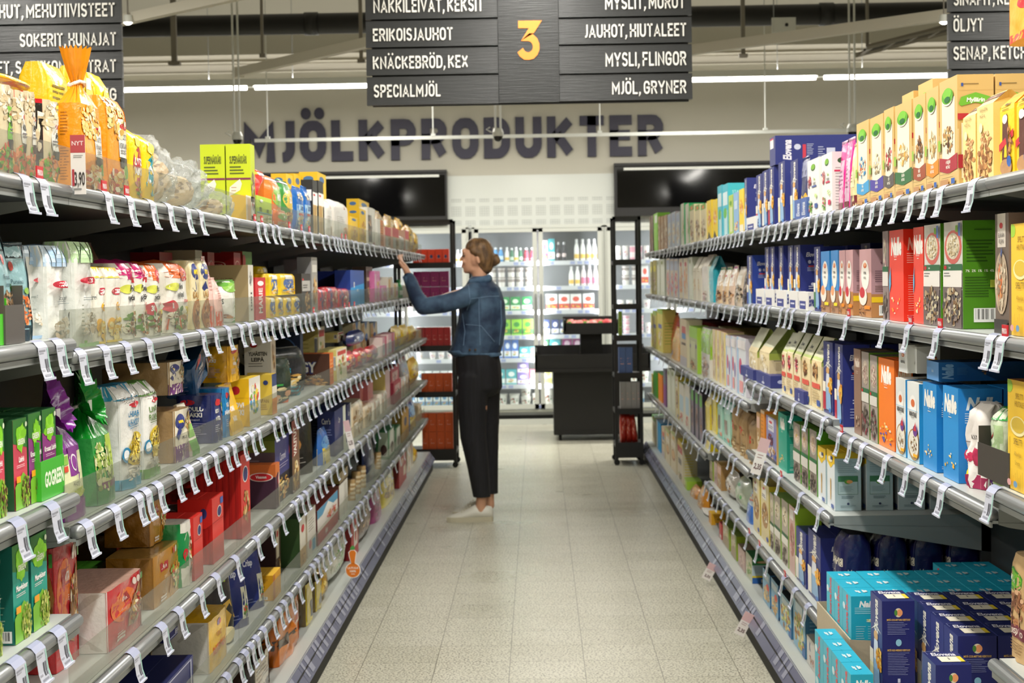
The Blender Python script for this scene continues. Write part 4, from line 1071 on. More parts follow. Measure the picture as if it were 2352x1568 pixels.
# ---- third shelf facing the person
def gogreen(key, phrase, c, word, food, oth):
    K(key,'seed_box', phrase,'box', c,0.07, side='#1d5a30', top='#1f5f33',
      front=[('p',[(0,.74),(0,1),(1,1),(1,.66)],'#2f7a2c'),('b',.55,.78,.42,.17,['#8ee024','#9be836','#84d61e'],16,.55),('t','GO',.55,.82,.062,'#f4fbe6',{'b':.05}),('t','GREEN',.55,.745,.058,'#f4fbe6',{'b':.04,'m':.6}),
             ('t', word,.52,.55,.055,'#fbf3f3',{'b':.04,'m':.88,'s':.05}),('l',.15,.45,.8,.49,2,'#f0d8dc',.3),('p',[(0,0),(0,.26),(.6,.40),(1,.3),(1,0)],'#79b82c'),('b',.72,.17,.34,.22, food,70,.16),('r',.08,.30,.38,.37,'#f0a41c'),('e',.85,.93,.07,.03,'#e4f0d0')],
      sides=[('l',.2,.15,.8,.55,12,'#8fb49a',.3),('r',0,.0,.12,.25,'#efe8e2')] + oth)
SEEDS = ['#6d4a2c','#8a6138','#54371f','#a47a4a']
gogreen('linseed_red','crushed linseed box, coral red and green','#d2465c','Linfrö',['#a7c83c','#7a4a34','#5c3a28','#8fae34'],[])
KINDS['linseed_red']['side'] = '#23502c'
gogreen('linseed_purple','crushed linseed box, purple and green','#97338a','Krossat Linfrö', SEEDS,[])
gogreen('mung_teal','mung bean box, teal and green','#1f9d8c','Mungbönor',['#b7c24a','#98a836','#7f9430','#d2d678'],[('c',.55,.02,.95,.14)])
KINDS['mung_teal']['side'] = '#17695e'
def bean(key, phrase, c, neck, lab):
    K(key,'crispbread_bag', phrase,'bag', c,0.12, shape='twist', mat='film', neckcol=neck, body=.52, neck=.76, flare=.46, lean=-.2, nx=.42, tilt=1.2,
      front=[('r',0,.30,1,.92, lab),('r',.3,.6,.75,1, c),('e',.52,.78,.14,.12,'#efe4ee'),('e',.52,.78,.11,.095, c),('r',.05,.78,.25,.9,'#8cc04a'),('r',.05,.68,.22,.76,'#d8432f'),('t','Vårgrön',.5,.5,.06,'#555',{'b':0,'m':.5}),('b',.6,.36,.4,.08,['#d5df6a','#c3d244'],10,.4),('r',0,0,1,.26, c)])
bean('purple_twist','purple crispbread bag with a twisted ruffled top','#82298e','#7d2590','#e3e6b8')
bean('green_twist','green crispbread bag with a twisted ruffled top','#23923a','#138f2a','#c4dc7c')
KINDS['green_twist']['front'] = [('b',.38,.55,.5,.42,['#c5d08a','#9fb65a','#dfe0ae','#7f9c3c'],70,.18),('r',.62,.35,1,1,'#c2dc4e'),('t','mangold',.8,.72,.05,'#4d6a1c',{'m':.34,'b':0}),('t','smakrik',.8,.62,.05,'#4d6a1c',{'m':.34,'b':0}),('r',0,0,1,.22,'#2c8a38'),('r',.1,.22,1,.32,'#7a3a62')]
def chia(key, phrase, c, w1, w2, tc):
    K(key,'corn_cake_pack', phrase,'pack','#e8e8e4',0.09, shape='soft', mat='film', side='#dcdedc', top=c, pinch=.6, crease=.02,
      front=[('r',0,.86,1,1, c),('b',.5,.855,.5,.035,['#4a3a30','#6b5344','#8c7a6a'],50,.09, True),('e',.62,.80,.24,.03,'#d0283c'),('t','FRIGGS',.62,.80,.026,'#fff',{'b':.05,'m':.42}),
             ('t', w1,.56,.71,.055, tc,{'b':.02,'m':.86}),('t', w2,.56,.63,.055, tc,{'b':.02,'m':.86}),('l',.3,.56,.9,.60,2, tc,.3),('e',.62,.36,.40,.17,'#d8bf3c'),('b',.62,.36,.38,.16,['#e4cd52','#c8a92c','#f0e08a','#5a4a2a','#e9d76a'],80,.14),
             ('e',.15,.33,.14,.075,'#2b83ad'),('e',.15,.33,.09,.05,'#e8ecee'),('b',.5,.14,.5,.08,['#e9e6dc','#d9d2c2'],20,.2),('r',0,0,1,.1, c)], sides=[('r',0,.86,1,1, c),('r',0,0,1,.1, c)])
chia('chia','white corn cake pack with a blue top','#3a9cc0','CHIAFRÖ','& HAVSSALT','#2a7fae')
chia('linrose','white corn cake pack with a green top','#6aa348','LINFRÖ &','ROSMARIN','#5c7f3a')
K('wasa_brown','crispbread_pack','brown wrapped crispbread pack with a purple banded label','pack','#e8e0cc',0.13, shape='soft', mat='film', side='#a08055', top='#ab8c60', radius=.06, bulge=.02, crease=.015, back='#a08055',
  front=[('r',0,0,1,.32,'#6c2b78'),('e',.26,.78,.2,.15,'#23307c'),('t','wasa',.26,.79,.07,'#f2d21e',{'b':.06,'m':.36}),('p',[(.05,.52),(.2,.7),(.3,.6),(.15,.42)],'#23307c'),('b',.8,.66,.2,.3,['#b98a50','#8a6a34','#a9b85a','#d8c090'],26,.25),('t','MUTE',.5,.45,.05,'#4a4038',{'m':.4}),('r',.72,.86,.94,.97,'#3c2a66'),('l',.1,.2,.9,.27,2,'#a678b0',.3)])
K('pyramid','crispbread_bag','green and white crispbread bag with a slanting front','bag','#e9e4d6',0.09, shape='gable', mat='paper', shoulder=.1, gusset='#d9c9a8', front=[('r',0,0,1,.3,'#5c9c3a'),('b',.6,.6,.3,.2,['#e2542c','#f0a060'],10,.3),('r',.1,.35,.9,.6,'#7cb24a')])
def koulu(key, phrase, c, side, w1):
    K(key,'crispbread_pack', phrase,'pack', c,0.1, shape='soft', mat='film', side=side, top=side, radius=.15, bulge=.02, crease=.02,
      front=[('p',[(.6,0),(.72,.6),(.6,1),(1,1),(1,0)],'#e4d6c6'),('b',.84,.5,.16,.45,['#c98f52','#e8e0c8','#d8432f','#7fae3c','#a9642a'],36,.22),('e',.3,.84,.2,.07,'#c8202c'),('t', w1,.32,.66,.075,'#f4f2ec',{'b':.05,'m':.56}),('t','NÄKKI',.32,.5,.075,'#f4f2ec',{'b':.05,'m':.56}),('l',.08,.2,.5,.36,4,'#cfcfe0',.3)],
      sides=[('e',.3,.86,.2,.06,'#c8202c'),('t', w1,.46,.72,.085,'#f4f2ec',{'b':.04,'m':.66}),('t','NÄKKI',.46,.60,.085,'#f4f2ec',{'b':.04,'m':.66}),('t','taikinajuuri',.46,.5,.04,'#dcdcec',{'b':0,'m':.62}),('l',.12,.12,.8,.42,7,'#a9a2c4',.3)])
koulu('koulu_navy','navy crispbread pack standing upright','#2a3572','#262f68','KOULU')
koulu('koulu_blue','dark blue crispbread pack lying tilted on top','#23527f','#1d4a77','KOULU')
koulu('koulu_sky','bright blue crispbread pack','#1d86c4','#1976b4','VISKI')
koulu('koulu_yellow','big yellow crispbread pack on top of others','#f0b618','#dfa516','KOULU')
K('yellow_gable','crispbread_bag','yellow crispbread bag narrowing to the top','bag','#f3c21e',0.09, shape='gable', mat='film', shoulder=.06, gusset='#e2ae18', front=[('p',[(.5,1),(1,1),(1,0),(.92,0)],'#e9e2d0'),('e',.3,.72,.2,.07, RED),('t','VOIMA',.42,.5,.09,'#fff',{'b':.04,'m':.6}),('t','NÄKKI',.44,.3,.09,'#fff',{'b':.04,'m':.6})])
K('yellow_house','crispbread_box','yellow crispbread box with a white printed front','box','#eeeae0',0.10, side='#f4c316', top='#f4ce3a', front=[('b',.5,.55,.45,.35,['#4f9cc8','#d8432f','#f0d23c','#7fae3c','#e9e4d6'],26,.28),('r',0,0,1,.12,'#d8d2c2')], sides=[('e',.5,.76,.16,.09, RED),('t','HOVI',.55,.45,.1,'#f4f2ec',{'b':.05,'m':.5}),('t','NÄKKI',.55,.3,.1,'#f4f2ec',{'b':.05,'m':.5}),('r',0,.6,1,.605,'#c99c10')])
K('lamb_box','crispbread_box','white and yellow crispbread carton','box','#d9c8b0',0.10, side='#e3dfd4', top='#cfcabc', front=[('r',0,0,1,.45,'#2f4f8c'),('b',.5,.7,.4,.2, CRISP,14,.3),('l',.1,.1,.9,.4,4,'#cfd8ea',.3)], sides=[('e',.35,.88,.14,.035, RED),('t','YLHÄISTEN',.5,.76,.05,'#3a3630',{'b':.03,'m':.7}),('t','LEIPÄ',.5,.68,.05,'#3a3630',{'b':.03,'m':.5}),('l',.15,.56,.85,.63,2,'#8a857a',.3),('r',.1,.08,.9,.5,'#e3c23c'),('l',.2,.15,.8,.42,5,'#a98c24',.25)])
K('tin_yellow','biscuit_box','pale yellow biscuit tin with a dark band','box','#2f3f6c',0.09, side='#e9c84a', top='#d8b534', front=[('r',0,0,1,.4,'#e2903a'),('r',0,.4,1,.7,'#d8d2c2')], sides=[('r',0,0,.22,1,'#35302c'),('e',.12,.7,.1,.08,'#d8d2c2'),('e',.75,.8,.1,.06,'#2b3f7c'),('t','HAPAN',.62,.35,.08,'#b08a1c',{'m':.5}),('l',.4,.1,.85,.26,3,'#b08a1c',.3)])
K('carrs','cracker_box','midnight blue cracker box with a ring mark','box','#1a2c50',0.07, side='#16243f', top='#1a2948', front=[('r',.8,0,1,1,'#22355c')], sides=[('e',.52,.62,.4,.3,'#3d5f8c'),('e',.52,.62,.37,.275,'#15171c'),('t',"Carr's",.52,.68,.13,'#d9d2c2',{'m':.6}),('l',.3,.48,.75,.58,3,'#a8a296',.3),('r',0,0,1,.22,'#1d3a5c')])
K('pirkka_dark','cracker_bag','dark green cracker bag with an orange foot','bag','#26382c',0.08, shape='pillow', mat='film', front=[('p',[(.55,0),(.75,.42),(1,.3),(1,0)],'#e86a2c'),('b',.8,.2,.2,.2,['#f2b48a','#e9d7a8'],8,.4),('t','PIKA',.62,.55,.09,'#e9efe4',{'b':.02,'s':.2,'m':.5}),('r',.5,.4,.85,.44,'#3fa04a'),('e',.6,.75,.08,.05, RED)])
K('crisp_cyan','cracker_bag','black cracker bag with turquoise lettering and foot','bag','#26292c',0.08, shape='pillow', mat='film', pinch=.25, front=[('r',0,0,1,.2,'#17a3bb'),('t','CRACKER',.5,.72,.08,'#e9ecec',{'b':.03}),('t','Crisps',.5,.56,.15,'#22b4d8',{'b':.03,'m':.9}),('b',.6,.33,.36,.16,['#e4c278','#f3e3b4','#c99a4a','#dfe6e4'],18,.32),('e',.3,.12,.3,.1,'#17a3bb')])
K('brown_choc','biscuit_box','brown chocolate biscuit carton with an orange end','box','#e2762a',0.12, side='#4d2a1a', top='#c9682a', front=[('l',.1,.2,.9,.8,5,'#f0a868',.4)], sides=[('t','GY',.38,.56,.3,'#2b3a7c',{'b':.1,'m':.5}),('t','GY',.39,.57,.3,'#f2efe6',{'b':.03,'m':.45}),('t','chocolate',.5,.3,.1,'#d9c9b4',{'b':0,'s':.2}),('b',.5,.1,.5,.14,['#c98a3c','#a96a28','#e2ad5c'],22,.2)])
K('cream_carton','biscuit_box','cream yellow biscuit carton','box','#efe6cf',0.09, side='#e0cf7c', top='#e9db94', front=[('b',.5,.45,.4,.35,['#7fae3c','#d8a04a','#c8432f','#e9d7a8'],14,.3),('r',.1,.8,.9,.93,'#c9433c')], sides=[('l',.1,.2,.6,.75,7,'#c2ae58',.25),('c',.78,.35,.96,.8)])
K('gold_corn','cereal_box','cream cereal box with golden flakes and blue seal','box','#e0d5b0',0.06, side='#d8cba0', top='#3f6ea8', front=[('p',[(0,0),(0,.95),(.35,1),(.2,.5),(.5,0)],'#c9923a'),('b',.2,.5,.22,.45,['#d9a84c','#b97c28','#eac67c'],24,.25),('p',[(.3,1),(.7,1),(.5,.78)],'#2f66a8'),('e',.55,.58,.2,.11,'#2f6fb4'),('t','corn',.55,.58,.05,'#fff',{'b':.03})], sides=[('e',.5,.58,.25,.12,'#2f6fb4')])
K('candy_bag','candy_bag','shiny red and gold biscuit bag','bag','#c8202c',0.08, shape='pillow', mat='film', pinch=.2, front=[('b',.5,.5,.5,.45,['#e8b23a','#d8343a','#f2e2c0','#2f4fa0','#a8121c'],24,.28)])
K('candy_blue','candy_bag','shiny blue biscuit bag lying on the red ones','bag','#233f92',0.08, shape='pillow', mat='film', pinch=.3, front=[('b',.5,.5,.4,.3,['#3f6ac0','#e4e6ee','#1a2c6c'],12,.3)])
K('pink_bar','cereal_bar_box','pink and white cereal bar box on third shelf','box','#e7aab8',0.08, side='#efd9d6', top='#d8a0aa', front=[('r',.08,.1,.45,.7, W_),('r',.5,0,.8,1,'#e2567c'),('l',.12,.2,.4,.6,4,'#c98a94',.3)], sides=[('r',.1,.1,.8,.6,'#f4ece8')])
K('yellow_bag','biscuit_bag','bright yellow biscuit bag','bag','#e9c51c',0.08, shape='pillow', mat='film', pinch=.1, front=[('b',.55,.45,.4,.35,['#e8a83c','#f6e48c','#c97f2c','#f2d23c'],22,.28)])

# ---- fourth and fifth shelves facing the person
RYV = [('e',.42,.62,.34,.26,'#e8722c'),('r',.28,.66,.58,.80,'#a8202a'),('t','RYVITA',.43,.73,.075,'#f6efe8',{'b':.03,'m':.28}),('t','DARK RYE',.4,.55,.045,'#f0c9b8',{'b':0,'m':.3}),
       ('p',[(.50,.2),(.62,.5),(.9,.82),(1,.6),(.72,.16)],'#a8702c'),('b',.75,.46,.22,.28,['#b98a3c','#8a5a24','#d2a858','#c8433a','#e9dcc0'],40,.2),('r',.2,.08,.42,.12,'#f2e4dc'),('r',.2,.14,.42,.18,'#f2e4dc'),('r',.2,.20,.36,.22,'#f2e4dc'),('e',.72,.9,.05,.06,'#e6d6cc'),('e',.83,.9,.05,.06,'#e6d6cc'),('r',.91,.85,.98,.96,'#4f9c3c')]
K('ryvita_red','crispbread_pack','red crispbread pack standing behind the lying one','pack','#c62a30',0.12, shape='soft', mat='film', radius=.05, bulge=.015, crease=.01, side='#bf262c', top='#b3232a', front=RYV, sides=RYV)
K('ryvita_lying','crispbread_pack','red and white crispbread pack lying on its long side','pack','#cc2b33',0.16, shape='soft', mat='film', radius=.05, bulge=.015, crease=.012, side='#e2e0dc', top='#e0b5a4', fold='#cfccc6', front=RYV + [('r',.955,0,1,1,'#eceae6')])
GOLD = [('r',.25,.62,.5,.78,'#a8202a'),('t','RYVITA',.375,.70,.08,'#f6efe8',{'b':.03,'m':.22}),('t','SESAME',.4,.5,.05,'#f0dcae',{'b':0,'m':.3}),('p',[(.55,.08),(.7,.55),(1,.72),(1,.1)],'#c98a34'),('b',.8,.38,.2,.3,['#e9cf6a','#7fae3c','#d8432f','#c98a34','#f4e6b0'],30,.25),('r',.2,.06,.42,.1,'#f2e4dc'),('r',.2,.12,.42,.16,'#f2e4dc'),('e',.7,.9,.05,.07, RED),('e',.8,.9,.05,.07,'#e6d6cc'),('r',.88,.85,.95,.96,'#4f9c3c')]
K('ryvita_gold','crispbread_pack','golden brown wrapped crispbread pack','pack','#b27a1e',0.13, shape='soft', mat='film', radius=.05, bulge=.015, crease=.012, side='#96651c', top='#8c6a34', fold='#8a5c18', front=GOLD)
K('ryvita_oats','crispbread_pack','orange brown sunflower crispbread pack on lowest visible shelf','pack','#b8562a',0.14, shape='soft', mat='film', radius=.04, bulge=.01, crease=.01, side='#b8562a', top='#a54c24', front=[('r',.1,.8,.5,.92,'#a8202a'),('t','RYVITA',.3,.86,.07,'#f6efe8',{'b':.03}),('t','SUNFLOWER',.35,.68,.055,'#f2e4dc',{'b':0,'m':.5}),('t','& OATS',.3,.59,.055,'#f2e4dc',{'b':0}),('b',.8,.4,.22,.25, OATS + CRISP,40,.2)])
K('green_small','crispbread_box','small bright green box behind the golden packs','box','#58a832',0.10, front=[('e',.7,.4,.1,.2, RED)], sides=[('e',.8,.4,.08,.2,'#b3382c')])
K('salmon_pack','crispbread_pack','white and green crispbread pack with a salmon picture','pack','#e9e6de',0.1, shape='soft', mat='film', side='#1f8a48', top='#e2e0da', radius=.25, front=[('r',0,.3,.45,.85,'#1f8a48'),('e',.2,.5,.12,.1, RED),('b',.72,.4,.26,.36,['#e87a4a','#8a4a2a','#7fae3c','#f2e2d0','#5c3a22'],44,.22)], sides=[('e',.5,.5,.2,.12, RED)])
K('cucumber_pack','crispbread_pack','white and brown crispbread pack with a cucumber picture','pack','#ebe8e2',0.1, shape='soft', mat='film', side='#4a1d1c', top='#e2e0da', radius=.25, front=[('e',.6,.68,.26,.2,'#a9b84c'),('e',.6,.68,.2,.15,'#d6dc9a'),('b',.6,.28,.38,.26,['#8a3a24','#d8432f','#6a4a2a','#e9dcc8','#5f8c34'],40,.24)])
def domino(key, phrase, stripes):
    st = [('r', i / 8 + .02,0, i / 8 + .07,1,'#b01010') for i in range(8)]
    K(key,'biscuit_box', phrase,'box','#d43a34',0.12, side='#c01a14', top='#d8261c', front=[('e',.5,.75,.3,.10 if stripes else .14,'#e9e4de'),('e',.5,.75,.25,.085 if stripes else .12,'#2b2f6c'),('b',.5,.35,.4,.22, CRISP,18,.28)] if stripes else [('r',0,.62,1,.625,'#8c0d0d'),('e',.62,.75,.2,.09,'#e9e4de'),('e',.62,.75,.17,.075,'#2b2f6c'),('r',.7,.85,.95,.95,'#3a5fb0')],
      sides=st + ([] if stripes else [('p',[(0,1),(0,.62),(.2,.55),(.8,.55),(1,.62),(1,1)],'#cf1f18'),('e',.75,.78,.1,.08,'#2b2f6c')]))
domino('domino_small','small red biscuit carton with an opened lid flap', False)
domino('domino_big','large red striped biscuit carton', True)
K('purple_carton','biscuit_box','purple and violet filled biscuit carton with an olive top edge','box','#40407e',0.15, side='#574e58', top='#4d3372', front=[('r',0,.0,1,.42,'#2c2630'),('b',.5,.2,.5,.2,['#e2b45c','#c98a3c','#f2d798','#2c2630'],30,.22),('t','Caramel',.5,.70,.12,'#d9d6e6',{'b':0,'m':.9}),('l',.1,.5,.9,.58,2,'#a8a0c4',.3)], sides=[('r',0,.82,1,1,'#6a7a2c'),('l',.1,.3,.9,.7,6,'#8a828c',.25)], lid=[('r',0,0,1,.3,'#7a8a24')])
K('vaasan_orange','crispbread_box','orange and plum crispbread box','box','#48203c',0.1, side='#3c1c34', top='#c9682c', front=[('p',[(0,.7),(.6,.8),(1,.7),(1,1),(0,1)],'#d8732c'),('e',.7,.62,.2,.12,'#c8202c'),('e',.78,.4,.16,.4,'#d9cdc4'),('b',.8,.3,.14,.3, CRISP,12,.3)], sides=[('r',0,.72,1,1,'#c9682c'),('e',.6,.72,.34,.1,'#e9dcd4'),('e',.6,.72,.3,.085,'#c8202c'),('t','Vaasan',.6,.725,.06,'#fff',{'m':.44})])
K('valitut','cracker_box','narrow black cracker box with an upright name','box','#7a5a40',0.08, side='#1d1816', top='#1a1513', front=[('r',0,.5,.7,1,'#8a3a30'),('t','VALITUT',.4,.7,.35,'#f0e8dc',{'r':1,'m':.4,'b':.04}),('b',.5,.22,.45,.24,['#d9b878','#b98a4a','#f0dcae'],14,.3)], sides=[('t','VALITUT',.3,.72,.16,'#d8d2c6',{'r':1,'m':.42,'b':.03}),('e',.72,.62,.16,.12,'#b03a34'),('r',0,.0,.5,.25,'#8a6a40')])
K('cookie_black','biscuit_bag','black biscuit bag with a round cookie on it','bag','#211e1d',0.07, shape='pouch', mat='film', pinch=.05, front=[('e',.5,.5,.3,.18,'#c98f4e'),('b',.5,.5,.26,.15,['#b97c3c','#dca868','#e6bd84'],18,.25),('l',.15,.05,.85,.28,6,'#a8a29a',.25),('l',.2,.72,.7,.88,4,'#b8b2a8',.2)])
K('navy_box','cracker_box','small navy blue cracker box with pale print','box','#1f2a62',0.08, side='#1c2658', top='#18214c', front=[('r',.75,0,1,1,'#cfd2c4'),('t','Carr',.4,.75,.13,'#e4e2da',{'b':0,'m':.5})], sides=[('t',"Carr's",.5,.78,.12,'#e4e2da',{'b':0,'m':.5}),('l',.2,.15,.85,.6,8,'#8088b4',.25)])
K('blue_chip','biscuit_bag','blue and yellow biscuit bag with rounded top','bag','#2a66b4',0.07, shape='pouch', mat='film', pinch=.2, front=[('r',0,0,1,.48,'#dcc23a'),('e',.5,.6,.4,.2,'#5f9ad0'),('r',.1,.1,.6,.35,'#efe2a0')])
K('cookie_pack','biscuit_pack','cream biscuit pack in clear wrap','pack','#d8c6a8',0.1, shape='soft', mat='film', pinch=.3, front=[('b',.5,.5,.48,.45,['#e9dcc4','#c2a578','#f3ece0','#a8845a'],26,.25)])
K('pink_wafer','wafer_box','dusty pink wafer box with a black name','box','#cf7f80',0.08, side='#a95f60', top='#b86f70', front=[('r',.1,.25,.9,.5,'#33201c'),('t','Dixi',.5,.37,.1,'#e9a0a0',{'b':.03}),('p',[(.2,.9),(.35,.55),(.3,.5)],'#c9823c')], sides=[('r',.05,.2,.9,.45,'#2c1c19'),('t','Dixi',.5,.32,.1,'#e08c8c',{'b':.03,'m':.5})])
K('cream_tall','wafer_box','tall cream wafer box','box','#e0bdb6',0.1, side='#c9b268', top='#d2bd78', front=[('r',.3,0,1,1,'#e4c2c0')], sides=[('r',0,.32,1,.36,'#d8c78a')])
K('cherry_box','biscuit_box','crimson biscuit box with a picture','box','#c01f3c',0.08, side='#8a1430', top='#a81a34', front=[('r',.15,.4,.85,.85,'#e2b9b4'),('b',.5,.6,.3,.2,['#f2e6e0','#6a3a24','#d8707c'],10,.35)])
K('brown_foil','biscuit_bag','shiny brown biscuit bag','bag','#5a3820',0.08, shape='pouch', mat='film', pinch=.3, front=[('b',.5,.4,.4,.3,['#8a5a30','#c99a5c','#3c2414'],14,.3)])
K('white_row','biscuit_pack','row of white wrapped biscuits','pack','#e9e4d6',0.08, shape='soft', mat='film', pinch=.1, front=[('r',.1,.0,.25,1,'#d9b9a0'),('r',.5,.0,.6,1,'#c9a88a'),('r',.85,.1,.95,.9,'#d8cdb8')])
BUT = [('t','LEIBNIZ',.5,.62,.09,'#c9821c',{'b':.03,'m':.7}),('t','RUTTOPALA',.52,.36,.15,'#e05a2c',{'b':.03,'m':.84}),('e',.5,.85,.10,.07,'#7a4a8c'),('e',.56,.84,.05,.05,'#c83a3a')]
K('butter_pack','biscuit_pack','yellow and silver wrapped butter biscuit pack','pack','#f2bf1c',0.16, shape='soft', mat='film', radius=.04, bulge=.012, crease=.01, side='#c9c6c0', top='#f0b916', fold='#b3b0a8', front=BUT)
K('navy_crest','biscuit_box','navy biscuit carton with a gold and red crest','box','#232a6c',0.14, side='#1d2358', top='#1b2152', front=[('r',.06,.04,.94,.07,'#b9bcd8'),('r',.06,.93,.94,.96,'#b9bcd8'),('r',.06,.04,.09,.96,'#b9bcd8'),('r',.91,.04,.94,.96,'#b9bcd8'),('e',.5,.5,.2,.22,'#b98a34'),('e',.5,.55,.12,.12,'#c8405a'),('t','LEKSANDS',.5,.16,.1,'#e4e4ee',{'m':.7})], sides=[('l',.2,.2,.85,.7,12,'#4a5290',.25)])
K('roc_bag','cracker_bag','black cracker bag with green lettering','bag','#2b2826',0.08, shape='pouch', mat='film', pinch=.25, side='#5c8a1c', front=[('t','CROC',.6,.82,.09,'#9ab83a',{'b':.04,'m':.6}),('t','sour',.5,.5,.08,'#5f9c3a',{'s':.2,'b':.03}),('t','salt',.6,.38,.06,'#e9e6de',{'s':.2}),('p',[(.7,.2),(.62,.5),(.85,.55),(.95,.3),(.85,.35)],'#dcb24c'),('e',.7,.12,.25,.1,'#e9dcae')])
K('green_edge','cracker_bag','dark bag edged in green showing its printed back','bag','#3d3a34',0.08, shape='pouch', mat='film', pinch=.3, front=[('r',0,0,.09,1,'#7ab52a'),('r',.9,0,1,1,'#7ab52a'),('l',.15,.08,.85,.72,14,'#a8a69c',.35)])
K('navy_snack','snack_bag','navy snack bag with a pale side label','bag','#1f2d74',0.08, shape='pouch', mat='film', pinch=.3, front=[('r',.68,.12,.92,.6,'#dfe0cc'),('b',.8,.25,.11,.12,['#5f8c34','#c8432f','#3f6a2c'],12,.35),('t','Crisp',.4,.82,.1,'#d2d6e6',{'s':.2}),('l',.1,.1,.6,.2,2,'#7c86b8',.25)])
K('green_carton','biscuit_box','dark green biscuit carton with a white label','box','#e2ddd0',0.14, side='#2f4f22', top='#26421c', front=[('r',0,0,1,.35,'#c9a05c'),('b',.5,.2,.4,.18, CRISP,10,.3),('e',.5,.75,.25,.08, RED)], sides=[('r',0,.0,.15,.5,'#c9a05c')])
K('brown_carton','biscuit_box','dark brown biscuit carton with a pale label','box','#4a2a20',0.12, side='#32181a', top='#3c2018', front=[('r',.15,.35,.7,.95,'#d9cdb4'),('e',.4,.8,.15,.06, RED),('b',.6,.18,.4,.16, CRISP,12,.3)])
K('alpen','cereal_bar_box','red, white and blue cereal bar box with mountains','box','#efe9e4',0.1, side='#5c2a26', top='#8a3a34', front=[('r',0,0,1,.35,'#b3242c'),('r',0,.75,1,1,'#4f9cc8'),('p',[(.2,.72),(.5,.98),(.8,.72)],'#f4f4f2'),('t','Alpen',.4,.2,.16,'#f6f0e8',{'s':.2,'b':.03}),('b',.7,.55,.3,.15,['#d8432f','#e9a0a0','#c98a4a'],14,.3)])
K('white_bar','cereal_bar_box','white cereal bar box with plain print','box','#e4e0d8',0.1, side='#c9b9a2', top='#b0a590', front=[('l',.15,.5,.85,.8,5,'#9a948a',.3),('r',.55,.05,.9,.3,'#3f9cc8'),('e',.3,.25,.15,.1,'#d8707c')])
K('tray_carton','carton_tray','open white and brown shelf carton','box','#e9e6e0',0.2, side='#7a4a40', top='#5c3a34', front=[('r',.6,.3,.9,.9,'#d8d4cc')])
K('biscuit_roll','biscuit_pack','round biscuits stacked in a clear roll','pack','#b99a6c',0.05, shape='can', mat='film', side='#c9b088', top='#7a6248', front=[('r',0,.1 + .2 * i,1,.2 + .2 * i,'#e0cfae') for i in range(4)])
K('navy_pouch','snack_bag','navy pouch with an orange brown picture strip','bag','#1e2a52',0.08, shape='pouch', mat='film', pinch=.15, front=[('p',[(.7,.1),(.8,.95),(1,.9),(1,.1)],'#c98a5c'),('e',.7,.92,.15,.06,'#b33')])
K('cocoa_green','cocoa_box','green cocoa box with a brown cup picture','box','#3f8a54',0.08, side='#2a6a3e', top='#2f7446', front=[('p',[(.1,.1),(.3,.95),(.95,.95),(.95,.1)],'#e2e6dc'),('e',.62,.32,.26,.2,'#4a281c')], sides=[('p',[(.1,.1),(.3,.95),(.95,.95),(.95,.1)],'#a9b8a4'),('e',.62,.32,.26,.2,'#3c2018')])
K('mustard_box','biscuit_box','small mustard yellow biscuit box','box','#c9992a',0.07, side='#a98a3a', top='#b8902c', front=[('e',.5,.6,.2,.15,'#3a3a5c')])
K('brown_pack','biscuit_pack','dark foil wrapped wafer pack on lowest shelf','pack','#d0c6b4',0.15, shape='soft', mat='film', side='#352019', top='#2c1a15', radius=.06, bulge=.01, front=[('r',0,.0,1,.25,'#3a241c'),('l',.1,.35,.9,.85,5,'#8a7a68',.4)], lid=[('r',.3,.3,.6,.6,'#c9c2b4')])
K('orange_bag','biscuit_bag','crumpled orange biscuit bag on lowest shelf','bag','#d9791c',0.12, shape='soft', mat='film', pinch=.5, crease=.05, side='#c96a14', front=[('e',.8,.55,.18,.25,'#e9dcc4'),('e',.8,.55,.14,.2,'#c8402c'),('r',0,.3,.7,.45,'#3a2418')], sides=[('r',.2,.28,1,.46,'#352016')])
K('yellow_black','snack_pack','yellow and black snack pack','pack','#d8c21a',0.08, shape='soft', mat='film', radius=.2, side='#5c4a1c', front=[('r',.45,.1,.9,.5,'#2a2620'),('t','B',.7,.8,.14,'#2c3a6c',{'b':.06}),('r',.1,.1,.4,.9,'#c9b416')])
K('white_clear','bread_bag','crumpled clear bag with white and green print','bag','#dcdcd0',0.12, shape='pillow', mat='film', pinch=.45, front=[('b',.5,.4,.45,.4,['#eef0e6','#c9cdbc','#5fae4a','#f4f4ee','#b3c29a'],20,.3)])
K('red_tin','biscuit_box','red biscuit box with a white square label','box','#b3141c',0.08, side='#8a1016', top='#9c1219', front=[('r',.35,.25,.85,.75,'#e2ded4'),('e',.6,.5,.1,.14, RED)])
K('brown_nut','nut_bag','brown nut bag in clear wrap','bag','#6a4f40',0.08, shape='pillow', mat='film', pinch=.3, front=[('b',.5,.5,.45,.4, NUTS + ['#c9b8a8'],26,.28)])
K('magenta_bag','snack_bag','magenta snack bag','bag','#9c2f78',0.07, shape='pouch', mat='film', pinch=.1, front=[('r',.7,.1,.95,.9,'#c9a0b4'),('b',.35,.4,.3,.3,['#c25a9c','#7a1f5c'],10,.3)])
K('lemon_bag','snack_bag','lemon yellow snack bag','bag','#dcc81c',0.08, shape='pouch', mat='film', pinch=.1, front=[('b',.5,.3,.45,.28,['#b98a3c','#e9d7a0','#8a6a24'],16,.3),('e',.65,.75,.25,.1,'#e9eed2')])
K('red_wafer','wafer_box','red wafer box at the far end','box','#b3242c',0.08, side='#8a1a22', top='#a8202a', front=[('e',.4,.7,.25,.12,'#d9b4a4'),('r',.6,.2,.9,.5,'#e9d7c4')])
